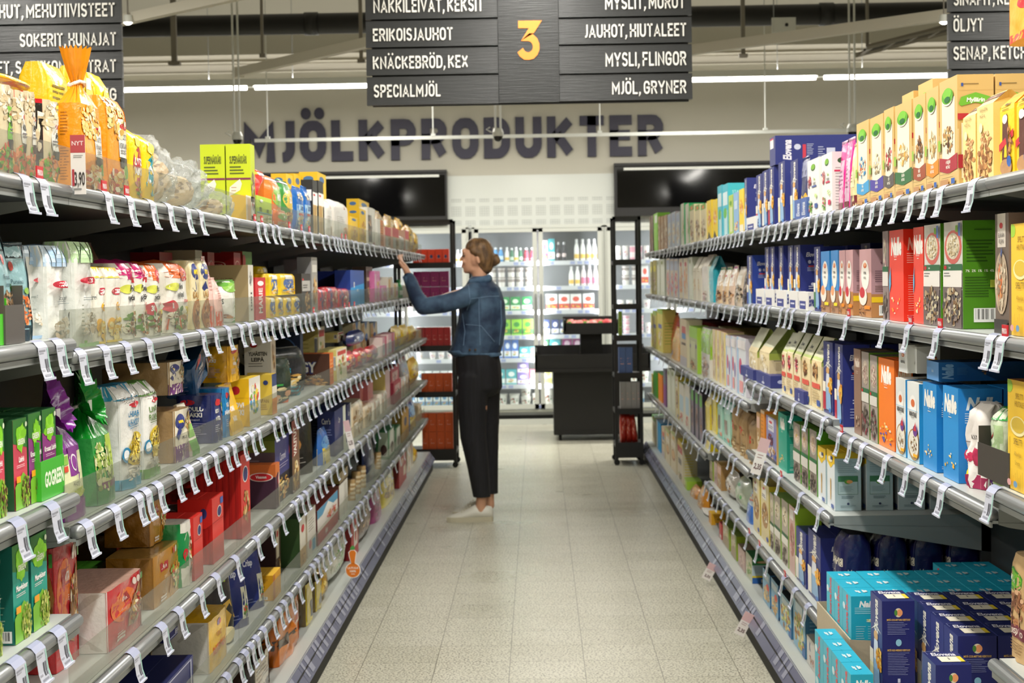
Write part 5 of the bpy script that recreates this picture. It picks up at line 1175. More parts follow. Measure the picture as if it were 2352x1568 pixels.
# ---- goods opposite the person
def mylly(key, phrase, ban, food, word):
    K(key,'porridge_flake_box', phrase,'box','#d9b878',0.15, side='#d6b06a', top='#d8b87c',
      front=[('r',.14,.16,.86,.82,'#e6e1cf'),('b',.5,.46,.32,.14, food,34,.24),('p',[(-.0,.18),(.0,.30),(.5,.27),(1,.31),(1,.17),(.5,.14)], ban),('t', word,.5,.245,.03,'#f4efe2',{'m':.8,'b':.03}),('t','HIUTALE',.5,.20,.026,'#f4efe2',{'m':.7,'b':.03}),
             ('e',.5,.83,.30,.075,'#f0f2e2'),('e',.5,.84,.32,.07,'#5fae2c'),('e',.5,.865,.24,.05,'#7cc43c'),('e',.5,.81,.16,.028,'#1f6a34'),('r',.1,.03,.55,.09,'#b98a5c'),('r',.72,.04,.92,.09,'#2f5fae'),('r',.0,.36,.14,.46,'#8fb93c'),('l',.1,.12,.9,.14,1,'#a08c5a',.3)],
      sides=[('r',0,0,.04,.52,'#e2c894'),('r',.0,.3,1,.302,'#c49c54'),('r',.0,.62,1,.622,'#c49c54'),('r',.0,.86,1,.862,'#c8a25c'),('l',.12,.905,.6,.92,1,'#8a6f3c',.5),('r',.1,.895,.16,.925,'#2f4f9c'),('p',[(.03,.74),(.1,.80),(.5,.84),(.9,.80),(.97,.74),(.9,.72),(.5,.75),(.1,.72)],'#6fb52c'),('t','Myllärin',.5,.775,.035,'#f6faea',{'b':.04,'s':.1,'m':.7}),('r',0,.60,.3,.655,'#b8242c'),('r',.1,.08,.95,.57,'#e9e0c4'),('l',.2,.12,.85,.52,12,'#a8946a',.25),('r',0,.17,.2,.29, ban)])
mylly('my_four','wood patterned flake box with crimson ribbon','#a82034', GRAIN + NUTS,'4 VILJAN')
mylly('my_ohra','wood patterned flake box with orange ribbon','#e08a24', GRAIN,'OHRA')
mylly('my_ruis','wood patterned flake box with red brown ribbon','#9c4a2c', NUTS,'RUIS')
mylly('my_gluten','wood patterned flake box with green ribbon','#2c6a3a', GRAIN + ['#e2a83c'],'KAURA')
mylly('my_iso','wood patterned flake box with grey ribbon','#55504e',['#7a4a2c','#e9dcc4','#c8344a','#5c3420'],'ISO')
mylly('my_kaura','wood patterned flake box with violet ribbon','#4a3f9c', OATS + ['#8a7a5c'],'KAURA')
mylly('my_sky','wood patterned flake box with sky blue ribbon','#3f9cd0',['#2f8ac0','#e9dcc4','#d8733c','#f0e6cf'],'PIKA')
K('baking_brown','baking_mix_bag','cream bread flour bag printed with brown loaves','bag','#ecd48c',0.08, shape='gable', mat='paper', shoulder=.86, gusset='#d9b05a', side='#e2c46c',
  front=[('b',.5,.22,.5,.22,['#a9713c','#c98f52','#8a5628','#d8ab6c'],44,.22),('b',.6,.44,.35,.1,['#b07a44','#c99560','#e0b884'],16,.3),('r',0,.88,1,.98,'#6a4028'),('t','kasteta laataan!',.5,.93,.035,'#f4ecd8',{'m':.8,'b':0}),('t','HIIVA JA LEIPÄ',.5,.74,.035,'#7a5a2c',{'m':.84,'b':0}),('t','MAUSTE 1 kg',.45,.68,.03,'#7a5a2c',{'m':.7,'b':0}),('e',.35,.56,.12,.05,'#f6e6b4')])
K('baking_yellow','baking_mix_bag','bright yellow baking mix bag with a dark bread picture','bag','#f2cb14',0.09, shape='gable', mat='paper', shoulder=.84, gusset='#e89a1c', side='#eec21a',
  front=[('r',.0,.90,1,1,'#e8941c'),('t','Maalais',.5,.80,.055,'#5a3a14',{'b':.03,'m':.86}),('l',.2,.70,.7,.75,2,'#a8841c',.3),('p',[(.2,.1),(.25,.6),(.6,.68),(.72,.5),(.6,.1)],'#5a2a1c'),('e',.45,.62,.2,.05,'#efe6dc'),('b',.75,.35,.22,.2,['#a86a3c','#c98a52','#8a5230'],14,.3),('p',[(0,.28),(0,.36),(1,.50),(1,.42)],'#c8242c'),('e',.5,.10,.4,.09,'#b98a5c'),('e',.72,.16,.14,.06,'#2f5fae')])
K('orange_brick','baking_mix_bag','orange yellow bag lying across the yellow mix bags','bag','#f0a41c',0.10, shape='soft', mat='paper', radius=.2, front=[('r',0,0,1,.15,'#d8432c'),('e',.7,.75,.2,.15,'#c8242c')], sides=[('r',0,.0,1,.1,'#d8432c'),('e',.6,.8,.25,.15,'#e9c8a0'),('b',.4,.4,.3,.2,['#8fae3c','#f3ca4a'],6,.4)])
K('pink_seed','seed_bag','bright pink seed bag with cut corner','bag','#d81c8c',0.07, shape='pouch', mat='film', pinch=.02, side='#c99ab8', front=[('r',.25,0,.8,.75,'#d6b0c8'),('r',0,0,.3,.5,'#e0307c'),('l',.3,.3,.75,.6,5,'#8a5a7c',.3),('r',.2,.0,.8,.15,'#6a1f2c')])
K('cream_seed','seed_bag','pale yellow and wine red seed bag','bag','#e2d49c',0.07, shape='pouch', mat='film', pinch=.3, front=[('r',0,0,1,.22,'#6a1f2c'),('r',.1,.35,.7,.6,'#efe6b8'),('l',.2,.4,.6,.55,3,'#a8986a',.3)])
def tuore(key, phrase, c):
    K(key,'porridge_box', phrase,'box','#e9e8e4',0.07, side='#e4e2de', top='#efeeea', front=[('e',.5,.86,.2,.06,'#2f5a34'),('e',.5,.87,.17,.045,'#7ab52c'),('t','Tuore',.6,.66,.05,'#8fb52c',{'b':.02}),('t','PUURO',.62,.58,.05,'#444',{'b':.02,'m':.6}),('r',.4,.52,.8,.55, c),('b',.2,.62,.17,.12, BERRY,16,.3),('b',.25,.2,.25,.12,['#7ab52c','#c3273a','#2f6a2c','#d8e0c4'],16,.3),('r',.65,.16,.9,.24, c),('b',.75,.36,.15,.06,['#a9cf5c','#c8dc8c'],6,.4)], sides=[('e',.5,.86,.25,.05,'#2f5a34'),('l',.15,.1,.85,.75,14,'#a8a6a4',.3),('r',.1,.68,.7,.71, c)])
tuore('tuore_blue','white fresh porridge box with blue tabs','#3f5a9c')
tuore('tuore_pink','white fresh porridge box with crimson tabs','#c8345c')
def elo(key, phrase, lab, c='#232d78', logo_side=True):
    K(key,'oat_flake_box', phrase,'box','#3a3f78',0.085, side=c, top='#1d2560',
      front=[('r',0,0,1,1,'#333a78'),('t','Elovena',.5,.80,.30,'#e9e6dc',{'r':1,'m':.34,'b':.03,'s':.25}),('p',[(.05,.62),(.5,.72),(.95,.66),(.5,.695)],'#e9e6dc'),('e',.48,.60,.17,.05,'#d9a86a'),('p',[(.25,.30),(.35,.56),(.65,.56),(.8,.30)],'#d8dce8'),('p',[(.2,.06),(.3,.36),(.75,.36),(.85,.06)],'#8fb4d8'),('b',.82,.40,.30,.13,['#f0a41c','#e8b23a','#d98a14','#f6cf6a'],26,.3),
             ('r',0,.05,.30,.34, lab),('r',0,.30,.3,.44,'#efe9d8'),('e',.75,.06,.12,.03,'#3f7ac8')],
      sides=([('t','Elovena',.55,.84,.065,'#dcdae6',{'s':.25,'b':.03,'m':.6})] if logo_side else []) + [('e',.4,.72,.07,.03,'#b8bcd8'),('e',.6,.72,.06,.025,'#b8bcd8'),('r',.35,.64,.75,.66,'#c8433c'),('l',.3,.56,.8,.63,3,'#a8aed0',.35),('e',.52,.36,.07,.025,'#c9cde2'),('l',.35,.26,.75,.33,2,'#b8bcd8',.4),('l',.25,.08,.85,.22,4,'#8f96c0',.3),('c',.62,.02,.92,.07)])
elo('elo_cream','navy oat flake box with a cream tab','#efe2b0')
elo('elo_red','navy oat flake box with a crimson tab','#b8243c')
elo('elo_white','navy oat flake box with a white tab','#e9e6e0')
elo('elo_pink','navy oat flake box with a rose tab','#c98aa0')
elo('elo_brown','navy oat flake box with a brown tab','#8a5a34')
elo('elo_green','navy oat flake box with a green tab','#3f7a4a')
elo('elo_blue','royal blue oat flake box at the row end','#2f4fa8','#24409c')
KINDS['elo_big'] = dict(KINDS['elo_white'], phrase='large navy oat box lying on its side atop others', front=[('r',.1,.6,.7,.95,'#e9e6e0'),('r',.1,.9,.7,.95,'#c8344a')],
  sides=[('t','Elovena',.14,.5,.09,'#e9e6f0',{'r':1,'m':.7,'s':.2,'b':.04}),('e',.26,.6,.04,.1,'#c9cde2'),('r',.32,.2,.36,.68,'#c8344a'),('l',.37,.3,.45,.7,7,'#a8aed0',.4),('r',.6,.3,.7,.55,'#c9cde2'),('r',.8,.5,.95,.7,'#d8dae6'),('l',.5,.2,.58,.6,5,'#a8aed0',.4)])
K('elo_clear','oat_bag','clear bag of yellow flakes before the navy boxes','bag','#2c3268',0.05, shape='pouch', mat='film', front=[('r',.1,.7,.9,.95,'#8a8eb0'),('b',.6,.35,.35,.12,['#f0b41c','#f6d45c'],12,.4)])
K('blue_sachets','carton_tray','blue shelf carton holding oat sachets','box','#4a66a8',0.06, side='#44609e', front=[('t','Elovena',.3,.5,.25,'#d6dcea',{'r':1,'m':.6,'s':.2}),('t','Elovena',.75,.5,.25,'#d6dcea',{'r':1,'m':.6,'s':.2}),('r',.5,0,.515,1,'#2c4680')])
K('white_tray','carton_tray','low white shelf carton with a navy name','box','#e6e4e0',0.07, side='#e6e4e0', front=[('r',.1,.05,.75,.5,'#39428c'),('l',.2,.2,.7,.35,1,'#d6d8ea',.6)], sides=[('t','Elovena',.5,.5,.5,'#2c3478',{'s':.25,'b':.05,'m':.8})])
def slim(key, phrase, c, top, ops, side=None, d=.1, name='flake_box'):
    K(key, name, phrase,'box', c, d, side=side or c, top=top, front=ops, sides=[('l',.15,.15,.85,.7,8, top,.25)])
slim('yellow_rye','yellow flake box with a dark foot','#f0cf1c','#dcb814',[('b',.5,.55,.4,.25,['#e2a07a','#f2dfae','#d8733c'],14,.3),('p',[(.1,.02),(.4,.22),(.9,.03)],'#3a342c')])
slim('cyan_start','turquoise flake box with white print','#3fb4c8','#35a8bc',[('r',.1,.6,.9,.85,'#cfe2e6'),('r',.3,0,.9,.5,'#b4d8dc'),('e',.5,.45,.3,.1,'#5fae3c')],'#3aafc4')
KINDS['cyan_start']['sides'] = [('t','START',.5,.84,.05,'#bfe4ea',{'b':0}),('l',.25,.68,.75,.8,4,'#a8dce6',.4)]
slim('sky_box','light blue flake box','#8fb8e0','#7aa8d6',[('b',.5,.2,.45,.15,['#c8344a','#f0cf3c','#e9e2d0'],10,.35),('r',.2,.6,.8,.8,'#c9dcf0')],'#6f9cd0')
slim('lime_box','lime and pale green flake box','#b4cf5c','#8fb52c',[('r',.3,.1,.9,.7,'#d6dcb0'),('e',.5,.8,.25,.06,'#5f9c2c')],'#a0bf3c')
slim('yellow_sun','yellow flake box with an orange bowl','#f4d43a','#e8c020',[('b',.5,.6,.4,.2,['#e88a3c','#f2e2b0','#d8602c'],16,.3),('r',.1,.04,.9,.2,'#efe9d0')])
slim('green_edge_box','cream cereal box edged with bright green','#e2dcc4','#12a45c',[('r',0,0,.12,1,'#12a45c'),('r',.3,0,.5,1,'#e9eee0'),('b',.7,.4,.3,.3, OATS + ['#7ab52c'],18,.3)],'#1aa862')
slim('olive_cream','cream cereal box with olive top band','#dfd3a8','#7ab52c',[('r',0,.86,1,1,'#6fa82c'),('r',.3,.88,.7,.96,'#e8823c'),('b',.5,.35,.45,.3, NUTS + OATS,30,.24)],'#e4d9b2')
slim('brown_cereal','brown and cream cereal box','#b08a5c','#8a6a44',[('b',.5,.5,.5,.45,['#d8c4a0','#8a6238','#efe2c8','#a87c4c'],30,.25)],'#7a5c40')
slim('blue_cereal','pale blue cereal box with cream flakes','#b9c4d0','#8a94b0',[('b',.5,.4,.48,.36,['#e9dcc0','#d0b48a','#c8dce8','#f3ecdc'],30,.25),('r',.1,.75,.9,.95,'#a8b4d0')],'#a8a0a4')
slim('green_fresh','apple green cereal box with a white panel','#8fd03c','#8acb3a',[('r',.3,.75,.9,.95,'#e6ece0'),('r',.1,.1,.5,.6,'#a4dc5a')],'#7ac42c')
slim('choc_cereal','dark brown cereal box at the row end','#6a4c38','#573c2c',[('r',.1,.1,.35,.9,'#a88a6a'),('b',.6,.4,.3,.3, NUTS,12,.3)],'#553a2a')
# second shelf
K('spelt_yellow','spelt_flake_box','yellow spelt flake box beside the brown one','box','#eec334',0.1, side='#eec436', top='#c9782c', front=[('e',.08,.94,.16,.06,'#9cc83c'),('t','SPELTTI',.55,.86,.05,'#9c7a1c',{'b':0,'m':.8}),('t','HIUTALE',.55,.79,.05,'#9c7a1c',{'b':0,'m':.8}),('e',.5,.59,.36,.09,'#efe2a4'),('e',.5,.60,.3,.07,'#d8b83c'),('t','SPELTTI',.5,.45,.055,'#6a5214',{'b':0,'m':.9}),('t','Alkuviljaa',.5,.34,.04,'#a8841c',{'b':0,'m':.8}),('t','Urvete',.5,.26,.04,'#a8841c',{'b':0,'m':.6})] + [('r',.08 + .09 * i,.03,.09 + .09 * i,.14 + .03 * (i % 3),'#b98a1c') for i in range(10)] + [('e',.2,.07,.09,.03,'#d8a0a0'),('e',.5,.07,.09,.03,'#6f9cc0')], sides=[('l',.1,.1,.9,.8,14,'#b8922c',.25)])
K('porridge_brown','porridge_mix_box','taupe porridge mix box with orange topped bowl','box','#6a5c52',0.12, side='#8a7468', top='#8a5c34', front=[('r',.18,.72,.78,1,'#d9d0c4'),('e',.46,.90,.12,.025,'#c8242c'),('t','ELÄVÄN',.48,.82,.035,'#4a4440',{'b':0,'m':.5}),('t','VILJAN',.48,.77,.035,'#4a4440',{'b':0,'m':.5}),('e',.5,.42,.48,.26,'#b8a48c'),('b',.5,.42,.42,.24,['#cbb89c','#a8927a','#ddceb4','#8f7c66'],50,.18),('b',.45,.42,.16,.22,['#e8742c','#d85a1c','#f09a5c'],22,.3),('p',[(.4,.62),(.55,.72),(.62,.68),(.45,.58)],'#4a5a8c'),('r',0,0,1,.12,'#33312f'),('r',.7,.03,.9,.08,'#8a8884')])
GRN = [('r',0,0,1,1,'#4d8a12'),('l',.1,.6,.85,.82,7,'#2f5c08',.4),('t','7%  2%  1%  1%  4%',.45,.535,.022,'#dfe8cc',{'m':.8}),('l',.05,.28,.9,.48,8,'#33600a',.4),('r',.72,.38,.94,.45,'#c3d24a'),('c',.28,.06,.86,.19),('l',.3,.90,.8,.92,1,'#2f5c08',.5)]
K('green_flakes','oat_flake_box','tall organic flake box with green side and porridge bowl','box','#d8d6d0',0.14, side='#4d8a12', top='#3f7410', front=[('e',.5,.76,.46,.16,'#d86a62'),('e',.5,.77,.36,.125,'#e6dcc4'),('b',.5,.77,.34,.12, OATS,44,.2),('r',0,.54,1,.60,'#2c6a44'),('e',.1,.57,.08,.02, RED),('t','Luomu',.35,.57,.02,'#cfe0d4',{'m':.3}),('r',0,.385,1,.54,'#dedad4'),('l',.05,.47,.45,.52,2,'#777',.4),('r',0,0,1,.385,'#6b5f5c'),('b',.5,.2,.5,.19,['#57504f','#8f7f74','#a89270','#4a4446','#c2b79c','#7a5c3c'],60,.2),('p',[(.2,.06),(.3,.1),(.9,.3),(1,.28),(.5,.1)],'#c9c09c'),('r',.72,.90,.84,.96,'#7ab52c'),('r',.88,.86,.98,.98,'#3f6ab0')], sides=GRN)
NAL = lambda c, tx: [('t','Nalle',.5,.82,.17,'#f6f4ee',{'b':.06,'s':.15,'m':.9}),('t', tx,.45,.71,.022,'#f6f4ee',{'b':0,'m':.5}),('l',.38,.66,.6,.68,1,'#f0e6d8',.4),('b',.5,.18,.42,.12,['#f0b43a','#e9e2d0','#f6d98a'],6,.2)]
NALS = lambda tc: [('t','Nalle',.55,.84,.12, tc,{'b':.05,'s':.25,'m':.75}),('l',.15,.62,.9,.74,5, tc,.3),('l',.2,.1,.7,.5,16, tc,.22),('l',.15,.03,.9,.07,2, tc,.3)]
def nalle(key, phrase, c, side, top, tx, tc='#d8e4ec', extra=()):
    K(key,'porridge_flake_box', phrase,'box', c,0.11, side=side, top=top, front=NAL(c, tx) + list(extra), sides=NALS(tc))
nalle('nalle_red','bright red porridge flake box','#f04a3a','#ea2a10','#d8240c','Neljän viljan','#f6b0a0',[('p',[(0,.45),(.12,.6),(.14,.4),(.02,.3)],'#5fa4cc')])
nalle('nalle_orange','orange porridge flake box beside white rice boxes','#f07c1c','#e2640c','#c8580c','Kaura & ruis','#f6d4b0',[('b',.5,.12,.45,.1,['#4a4a9c','#6a62b0','#f0a81c'],8,.25)])
nalle('nalle_blue','bright blue porridge flake box standing','#1f8cd4','#0f7ac8','#1478c0','Riisi')
nalle('nalle_green','emerald green porridge flake box','#109c84','#0a8a74','#0a7a66','Täysjyvä','#a8d8cc')
nalle('nalle_cyan','turquoise porridge flake box','#3fb4cc','#1ba4c0','#17a6c6','Pikapuuro','#a8dce6')
KINDS['nalle_cyan']['front'] = [('t','iloa',.5,.86,.26,'#e0525c',{'r':1,'m':.24,'b':.03}),('t','luova',.5,.58,.26,'#e0525c',{'r':1,'m':.3,'b':.03}),('e',.2,.78,.15,.05,'#cfe9f0'),('e',.3,.36,.2,.05,'#bfe2ea')]
KINDS['nalle_cyan']['sides'] = [('t','Nalle',.55,.89,.075,'#f2f4f2',{'b':.05,'s':.2,'m':.7}),('l',.12,.74,.9,.84,4,'#a8e0ea',.35),('b',.6,.66,.14,.03,['#eef2e0','#d6e28c'],6,.5),('l',.15,.12,.5,.58,14,'#9fd6e2',.25),('l',.55,.12,.9,.58,14,'#9fd6e2',.22)]
KINDS['nalle_cyan']['lid'] = [('r',.35,.3,.55,.36,'#c9dce0'),('r',.4,.36,.66,.44,'#c9dce0'),('r',.34,.52,.62,.6,'#c9dce0'),('r',.4,.6,.58,.68,'#c9dce0')]
KINDS['nalle_flat'] = dict(KINDS['nalle_blue'], phrase='blue porridge flake box lying flat on top', base='#5a94d0', side='#0d5c9c', top='#0f4f88', front=[('t','Nalle',.5,.5,.15,'#a8c8e8',{'m':.5})], sides=[('t','Nalle',.1,.5,.11,'#7aa8d0',{'r':1,'m':.8,'b':.05,'s':.2}),('l',.2,.3,.32,.7,6,'#3f7ab0',.3),('b',.5,.5,.04,.2,['#8a5a5c','#c9a06a','#5a4a7a'],6,.4),('l',.58,.2,.9,.7,8,'#2c6aa4',.25)])
slim('brown_narrow','narrow grey brown flake box','#8a7a78','#6a5c58',[('b',.5,.75,.4,.2,['#b98a90','#a8a08a','#e9dcc8'],14,.3),('r',0,.54,1,.60,'#2c6a44'),('r',0,.38,1,.54,'#d8d2cc'),('b',.5,.15,.45,.18, DARKW,16,.3)])
def tattari(key, phrase, c1, c2, foot, ber, side):
    K(key,'porridge_flake_box', phrase,'box', c1,0.12, side=side, top=c1, front=[('r',0,0,1,.36, c2),('e',.5,.62,.34,.22,'#f0ece4'),('e',.5,.76,.14,.04,'#d8602c'),('e',.5,.77,.1,.028,'#f0a87c'),('t','TATTARI',.5,.65,.032,'#333',{'b':.04,'m':.7}),('t','HIUTALE',.5,.58,.03,'#333',{'b':.02,'m':.6}),('e',.35,.3,.34,.13,'#efe8dc'),('e',.3,.36,.22,.08, ber),('r',.5,.12,.95,.17, foot),('b',.3,.08,.3,.06, NUTS,10,.3)],
      sides=[('r',0,0,1,.34, c2),('t','TATTARI',.6,.79,.028,'#4a2a3a',{'b':.03,'m':.7}),('l',.15,.5,.9,.68,6,'#6a4a5a',.3),('l',.15,.36,.9,.46,4,'#6a4a3c',.3),('r',.0,.22,.95,.30,'#f0c81c'),('c',.3,.03,.9,.18)])
tattari('tattari','pink and bronze buckwheat flake box','#cfa0a4','#b9804c','#f0901c','#c8303c','#b89098')
tattari('kaurah','blue and bronze oat flake box','#3f8cd0','#a87c5c','#f0dc1c','#e8a06c','#1f8ad0')
KINDS['kaurah']['sides'] = [('r',0,0,1,.36,'#b07a54'),('r',.1,.3,.5,.38,'#f0c81c'),('l',.15,.5,.9,.75,6,'#8fc0e8',.3)]
# far part of the second shelf
K('seed_grey','seed_bag','dark grey clear seed bag','bag','#57504e',0.08, shape='pouch', mat='film', pinch=.15, front=[('b',.5,.4,.48,.36,['#3a3432','#7a706c','#9c9088','#2c2624'],40,.2),('r',.3,.3,.45,.7,'#b03c4a')])
K('seed_light','seed_bag','clear bag of striped sunflower seeds','bag','#b9aa98',0.08, shape='pouch', mat='film', pinch=.15, front=[('b',.5,.3,.48,.3,['#3a342c','#e6ded0','#8a7c64','#b8a888'],60,.17),('r',.1,.55,.85,.8,'#e6e2d8'),('p',[(.2,.55),(.45,.45),(.7,.55)],'#9c9a5c')])
K('nuts_pink','nut_bag','clear nut bag with a pink pointed label','bag','#c9b09c',0.08, shape='pouch', mat='film', pinch=.1, front=[('r',.1,.5,.95,.95,'#ece8e2'),('p',[(.1,.5),(.5,.40),(.95,.5)],'#d8489c'),('e',.5,.75,.15,.04,'#c8344a'),('r',.1,.95,.95,1,'#e06aac'),('b',.5,.22,.45,.2, NUTS + ['#d8b48a'],26,.25)])
K('nuts_green','nut_bag','clear nut bag with a green pointed label','bag','#c9b090',0.08, shape='pouch', mat='film', pinch=.1, front=[('r',.1,.5,.95,.95,'#ece8e2'),('p',[(.1,.5),(.5,.40),(.95,.5)],'#4fa83c'),('e',.5,.78,.15,.03,'#c8344a'),('r',.1,.95,.95,1,'#5fae3c'),('b',.5,.22,.45,.2, NUTS + ['#d8b48a'],26,.25)])
K('cyan_pouch','granola_bag','tall turquoise granola bag','bag','#2fb0c4',0.08, shape='gable', mat='film', shoulder=.7, gusset='#1a7c8c', front=[('l',.2,.1,.8,.5,5,'#5cc4d2',.4)])
K('brown_white','muesli_bag','white muesli bag with brown streaks','bag','#e0d4c4',0.09, shape='gable', mat='film', shoulder=.75, gusset='#c0a890', front=[('p',[(.1,.1),(.3,.8),(.5,.8),(.3,.1)],'#8a3a30'),('p',[(.55,.2),(.7,.9),(.85,.85),(.75,.2)],'#b98a70'),('b',.5,.1,.4,.09,['#8a2c2c','#c8343c','#5a1c1c'],10,.35)])
K('cream_gable','muesli_bag','cream muesli bag with a pointed top','bag','#dcd6c4',0.09, shape='gable', mat='paper', shoulder=.72, gusset='#c4bca4', front=[('b',.5,.35,.3,.2, OATS + ['#c08a4c'],12,.3),('l',.2,.6,.8,.7,2,'#a89c80',.3)])
slim('fruit_box','pale muesli box printed with fruit','#dccdbc','#a8b4c4',[('b',.5,.35,.48,.34,['#e07a8c','#f0b48a','#c8cce0','#e8d2a8','#d85a7c'],34,.25),('r',.1,.7,.9,.95,'#b4bcd0')],'#a9b4cc')
slim('orange_fruit','cream muesli box with orange fruit','#e4d6b8','#b0b8c8',[('b',.5,.45,.48,.36,['#f0a45c','#e8823c','#e9dcc4','#d8c0a0'],30,.25),('e',.5,.85,.2,.06,'#c8344a')],'#b9c0d0')
slim('white_muesli','white muesli box with pale green print','#d8dcc8','#aab48c',[('r',.3,.1,.95,.8,'#e2e6d6'),('e',.4,.9,.2,.05,'#8a9c4a')],'#d0d6c2')
slim('olive_muesli','olive yellow muesli box','#b9ac4c','#a89a34',[('e',.5,.75,.35,.1,'#e9dc1c'),('b',.5,.3,.4,.25, OATS + NUTS,14,.3)],'#a09438')
# third shelf
K('farina','flour_bag','white and pink flour bag in a dark tray','bag','#e6e0dc',0.09, shape='soft', mat='paper', pinch=.7, crease=.05, radius=.25, front=[('t','FARINA',.62,.60,.055,'#4a4444',{'b':0,'m':.7}),('l',.15,.5,.5,.53,1,'#8a8080',.4),('e',.3,.36,.26,.09,'#c8345c'),('e',.8,.38,.22,.11,'#b82c54'),('r',0,0,1,.16,'#9c2450'),('e',.3,.2,.2,.08,'#f0cf1c')], sides=[('e',.4,.3,.3,.1,'#c8345c'),('r',0,0,1,.14,'#9c2450')])
K('gf_flour','flour_bag','white and green glossy flour bag in a dark tray','bag','#cfdcc0',0.09, shape='soft', mat='film', pinch=.75, crease=.05, radius=.25, top='#2c8a3c', front=[('r',0,.86,1,1,'#2f943f'),('e',.3,.66,.12,.04,'#c8343c'),('e',.25,.58,.14,.05,'#1f6a34'),('t','Fullkorn',.45,.46,.05,'#3a4a3a',{'b':0,'m':.6}),('t','ysjyvä',.45,.39,.05,'#3a4a3a',{'b':0,'m':.5}),('r',.6,0,1,.8,'#b4cf9c'),('r',.4,.05,.62,.2,'#5c2c7c')], sides=[('r',.8,0,1,1,'#2c8a3c'),('r',.3,.1,.5,.22,'#5c2c7c'),('r',0,.86,1,1,'#2f943f'),('r',.0,.24,.9,.25,'#3f8a4c')])
def riisi(key, phrase, h):
    K(key,'rice_flake_box', phrase,'box','#e2e6e6',0.09, side='#1f8fd0' if h else '#cfd0cc', top='#dfe0dc', front=([('r',0,0,1,.3,'#b4d4e8'),('e',.5,.70,.3,.14,'#f2f2f0'),('e',.5,.74,.16,.05,'#d8703c'),('t','RIISIHUTALE',.5,.60,.05,'#3a3a3a',{'b':.04,'m':.92}),('l',.35,.54,.65,.56,1,'#888',.4),('r',.05,.645,.95,.65,'#3f9cc8'),('e',.6,.22,.5,.20,'#a8844c'),('e',.6,.23,.42,.17,'#e6e2d6'),('b',.6,.22,.3,.12,['#efece2','#d8d2c0','#8a6a44'],22,.25),('e',.75,.40,.18,.07,'#6a3a8c'),('p',[(.62,.4),(.8,.52),(.85,.4)],'#c8343c'),('r',.6,.07,.95,.11,'#f0b41c')] if h else
      [('e',.5,.62,.16,.07,'#d8602c'),('e',.5,.62,.1,.04,'#f0c0a0'),('t','RIISIHUTALE',.5,.38,.08,'#3a3a3a',{'b':.04,'m':.8}),('l',.4,.8,.7,.88,2,'#999',.4)]), sides=([('l',.3,.2,.8,.7,12,'#a8d0ec',.3),('r',.5,.22,.9,.3,'#f0c81c')] if h else [('r',.6,.3,.85,.62,'#b03a34'),('e',.7,.5,.2,.08,'#d8a03c')]))
riisi('riisi','white rice flake box standing in the lower row', True)
riisi('riisi_top','white rice flake box stacked in the upper row', False)
slim('choc_flakes','milk brown flake box with pale name','#8a6a58','#3a2c26',[('t','Nalle',.5,.84,.09,'#d8c8b8',{'b':.05,'s':.15}),('l',.3,.7,.7,.74,2,'#c8b4a0',.3),('b',.5,.15,.4,.1,['#5a4034','#c9b49c'],6,.3)],'#7a5c4c')
slim('porridge_grey','grey flake box with porridge bowls and green band','#9c918a','#4a4440',[('e',.5,.76,.45,.14,'#b8a898'),('b',.5,.76,.4,.12,['#c9a8a0','#e0d2c0','#a88a80'],30,.22),('r',0,.53,1,.58,'#2c6a44'),('r',0,.42,1,.53,'#d2cec6'),('b',.5,.2,.48,.2, DARKW + ['#8a2c3c'],34,.22),('e',.15,.55,.1,.02, RED)],'#5f8a2c')
slim('porridge_egg','grey flake box with a creamy bowl and green edge','#8f867c','#4f7a1c',[('e',.5,.78,.46,.17,'#b8b0a4'),('e',.5,.78,.38,.13,'#d8c0ae'),('b',.5,.78,.34,.12,['#e0c8b4','#c9a890','#efe0d0'],30,.22),('e',.5,.80,.1,.03,'#e8c83c'),('r',0,.50,1,.56,'#1f6a3c'),('r',0,.34,1,.50,'#d6d2ca'),('b',.5,.16,.48,.16,['#4a403c','#6a5a50','#8f8272','#38302c'],34,.22)],'#4f9a1c',.12)
KINDS['porridge_egg']['sides'] = [('l',.1,.1,.9,.8,12,'#3a7410',.3)]
def gabl(key, phrase, c, top, food):
    K(key,'granola_bag', phrase,'bag', c,0.10, shape='gable', mat='paper', shoulder=.66, gusset='#6a7a2c', side='#dcc8a0', front=[('r',0,.66,1,.70,'#b9c878'),('r',0,.70,1,1, top),('t','Elovena',.5,.83,.05,'#3a4048',{'s':.25,'m':.7}),('l',.2,.73,.8,.77,2,'#5a6a5a',.3),('b',.5,.50,.3,.13, food,26,.28),('r',.1,.27,.9,.34,'#d85a4a'),('l',.1,.06,.9,.24,5,'#b8a074',.3),('r',.62,.04,.9,.12,'#3f5aa0')], sides=[('e',.6,.82,.08,.03,'#3a342c'),('e',.6,.64,.08,.03,'#3a342c'),('e',.62,.42,.1,.035,'#4a443a'),('l',.15,.1,.85,.34,6,'#a8946a',.25),('r',0,.93,1,1,'#a9b45c')])
gabl('granola_berry','cream granola bag with red berries and pointed top','#e8d9b4','#c6c8b0', BERRY)
gabl('granola_nut','cream granola bag with brown nuts and pointed top','#e4d2a4','#c9c8aa', NUTS)
K('granola_side','granola_bag','broad cream granola bag showing its green folded top','bag','#e2d2a8',0.15, shape='gable', mat='paper', shoulder=.55, gusset='#7a8a34', side='#e0cda0', front=[('r',0,.6,1,1,'#cfd0b4'),('b',.5,.3,.4,.2, OATS,16,.3)], sides=[('r',0,.8,1,1,'#aab84a'),('e',.5,.28,.2,.12,'#8a7c5c'),('e',.5,.28,.18,.105,'#e2d2a8'),('l',.15,.45,.85,.72,7,'#a8986c',.25),('r',.1,.77,.8,.785,'#4a4a34')])
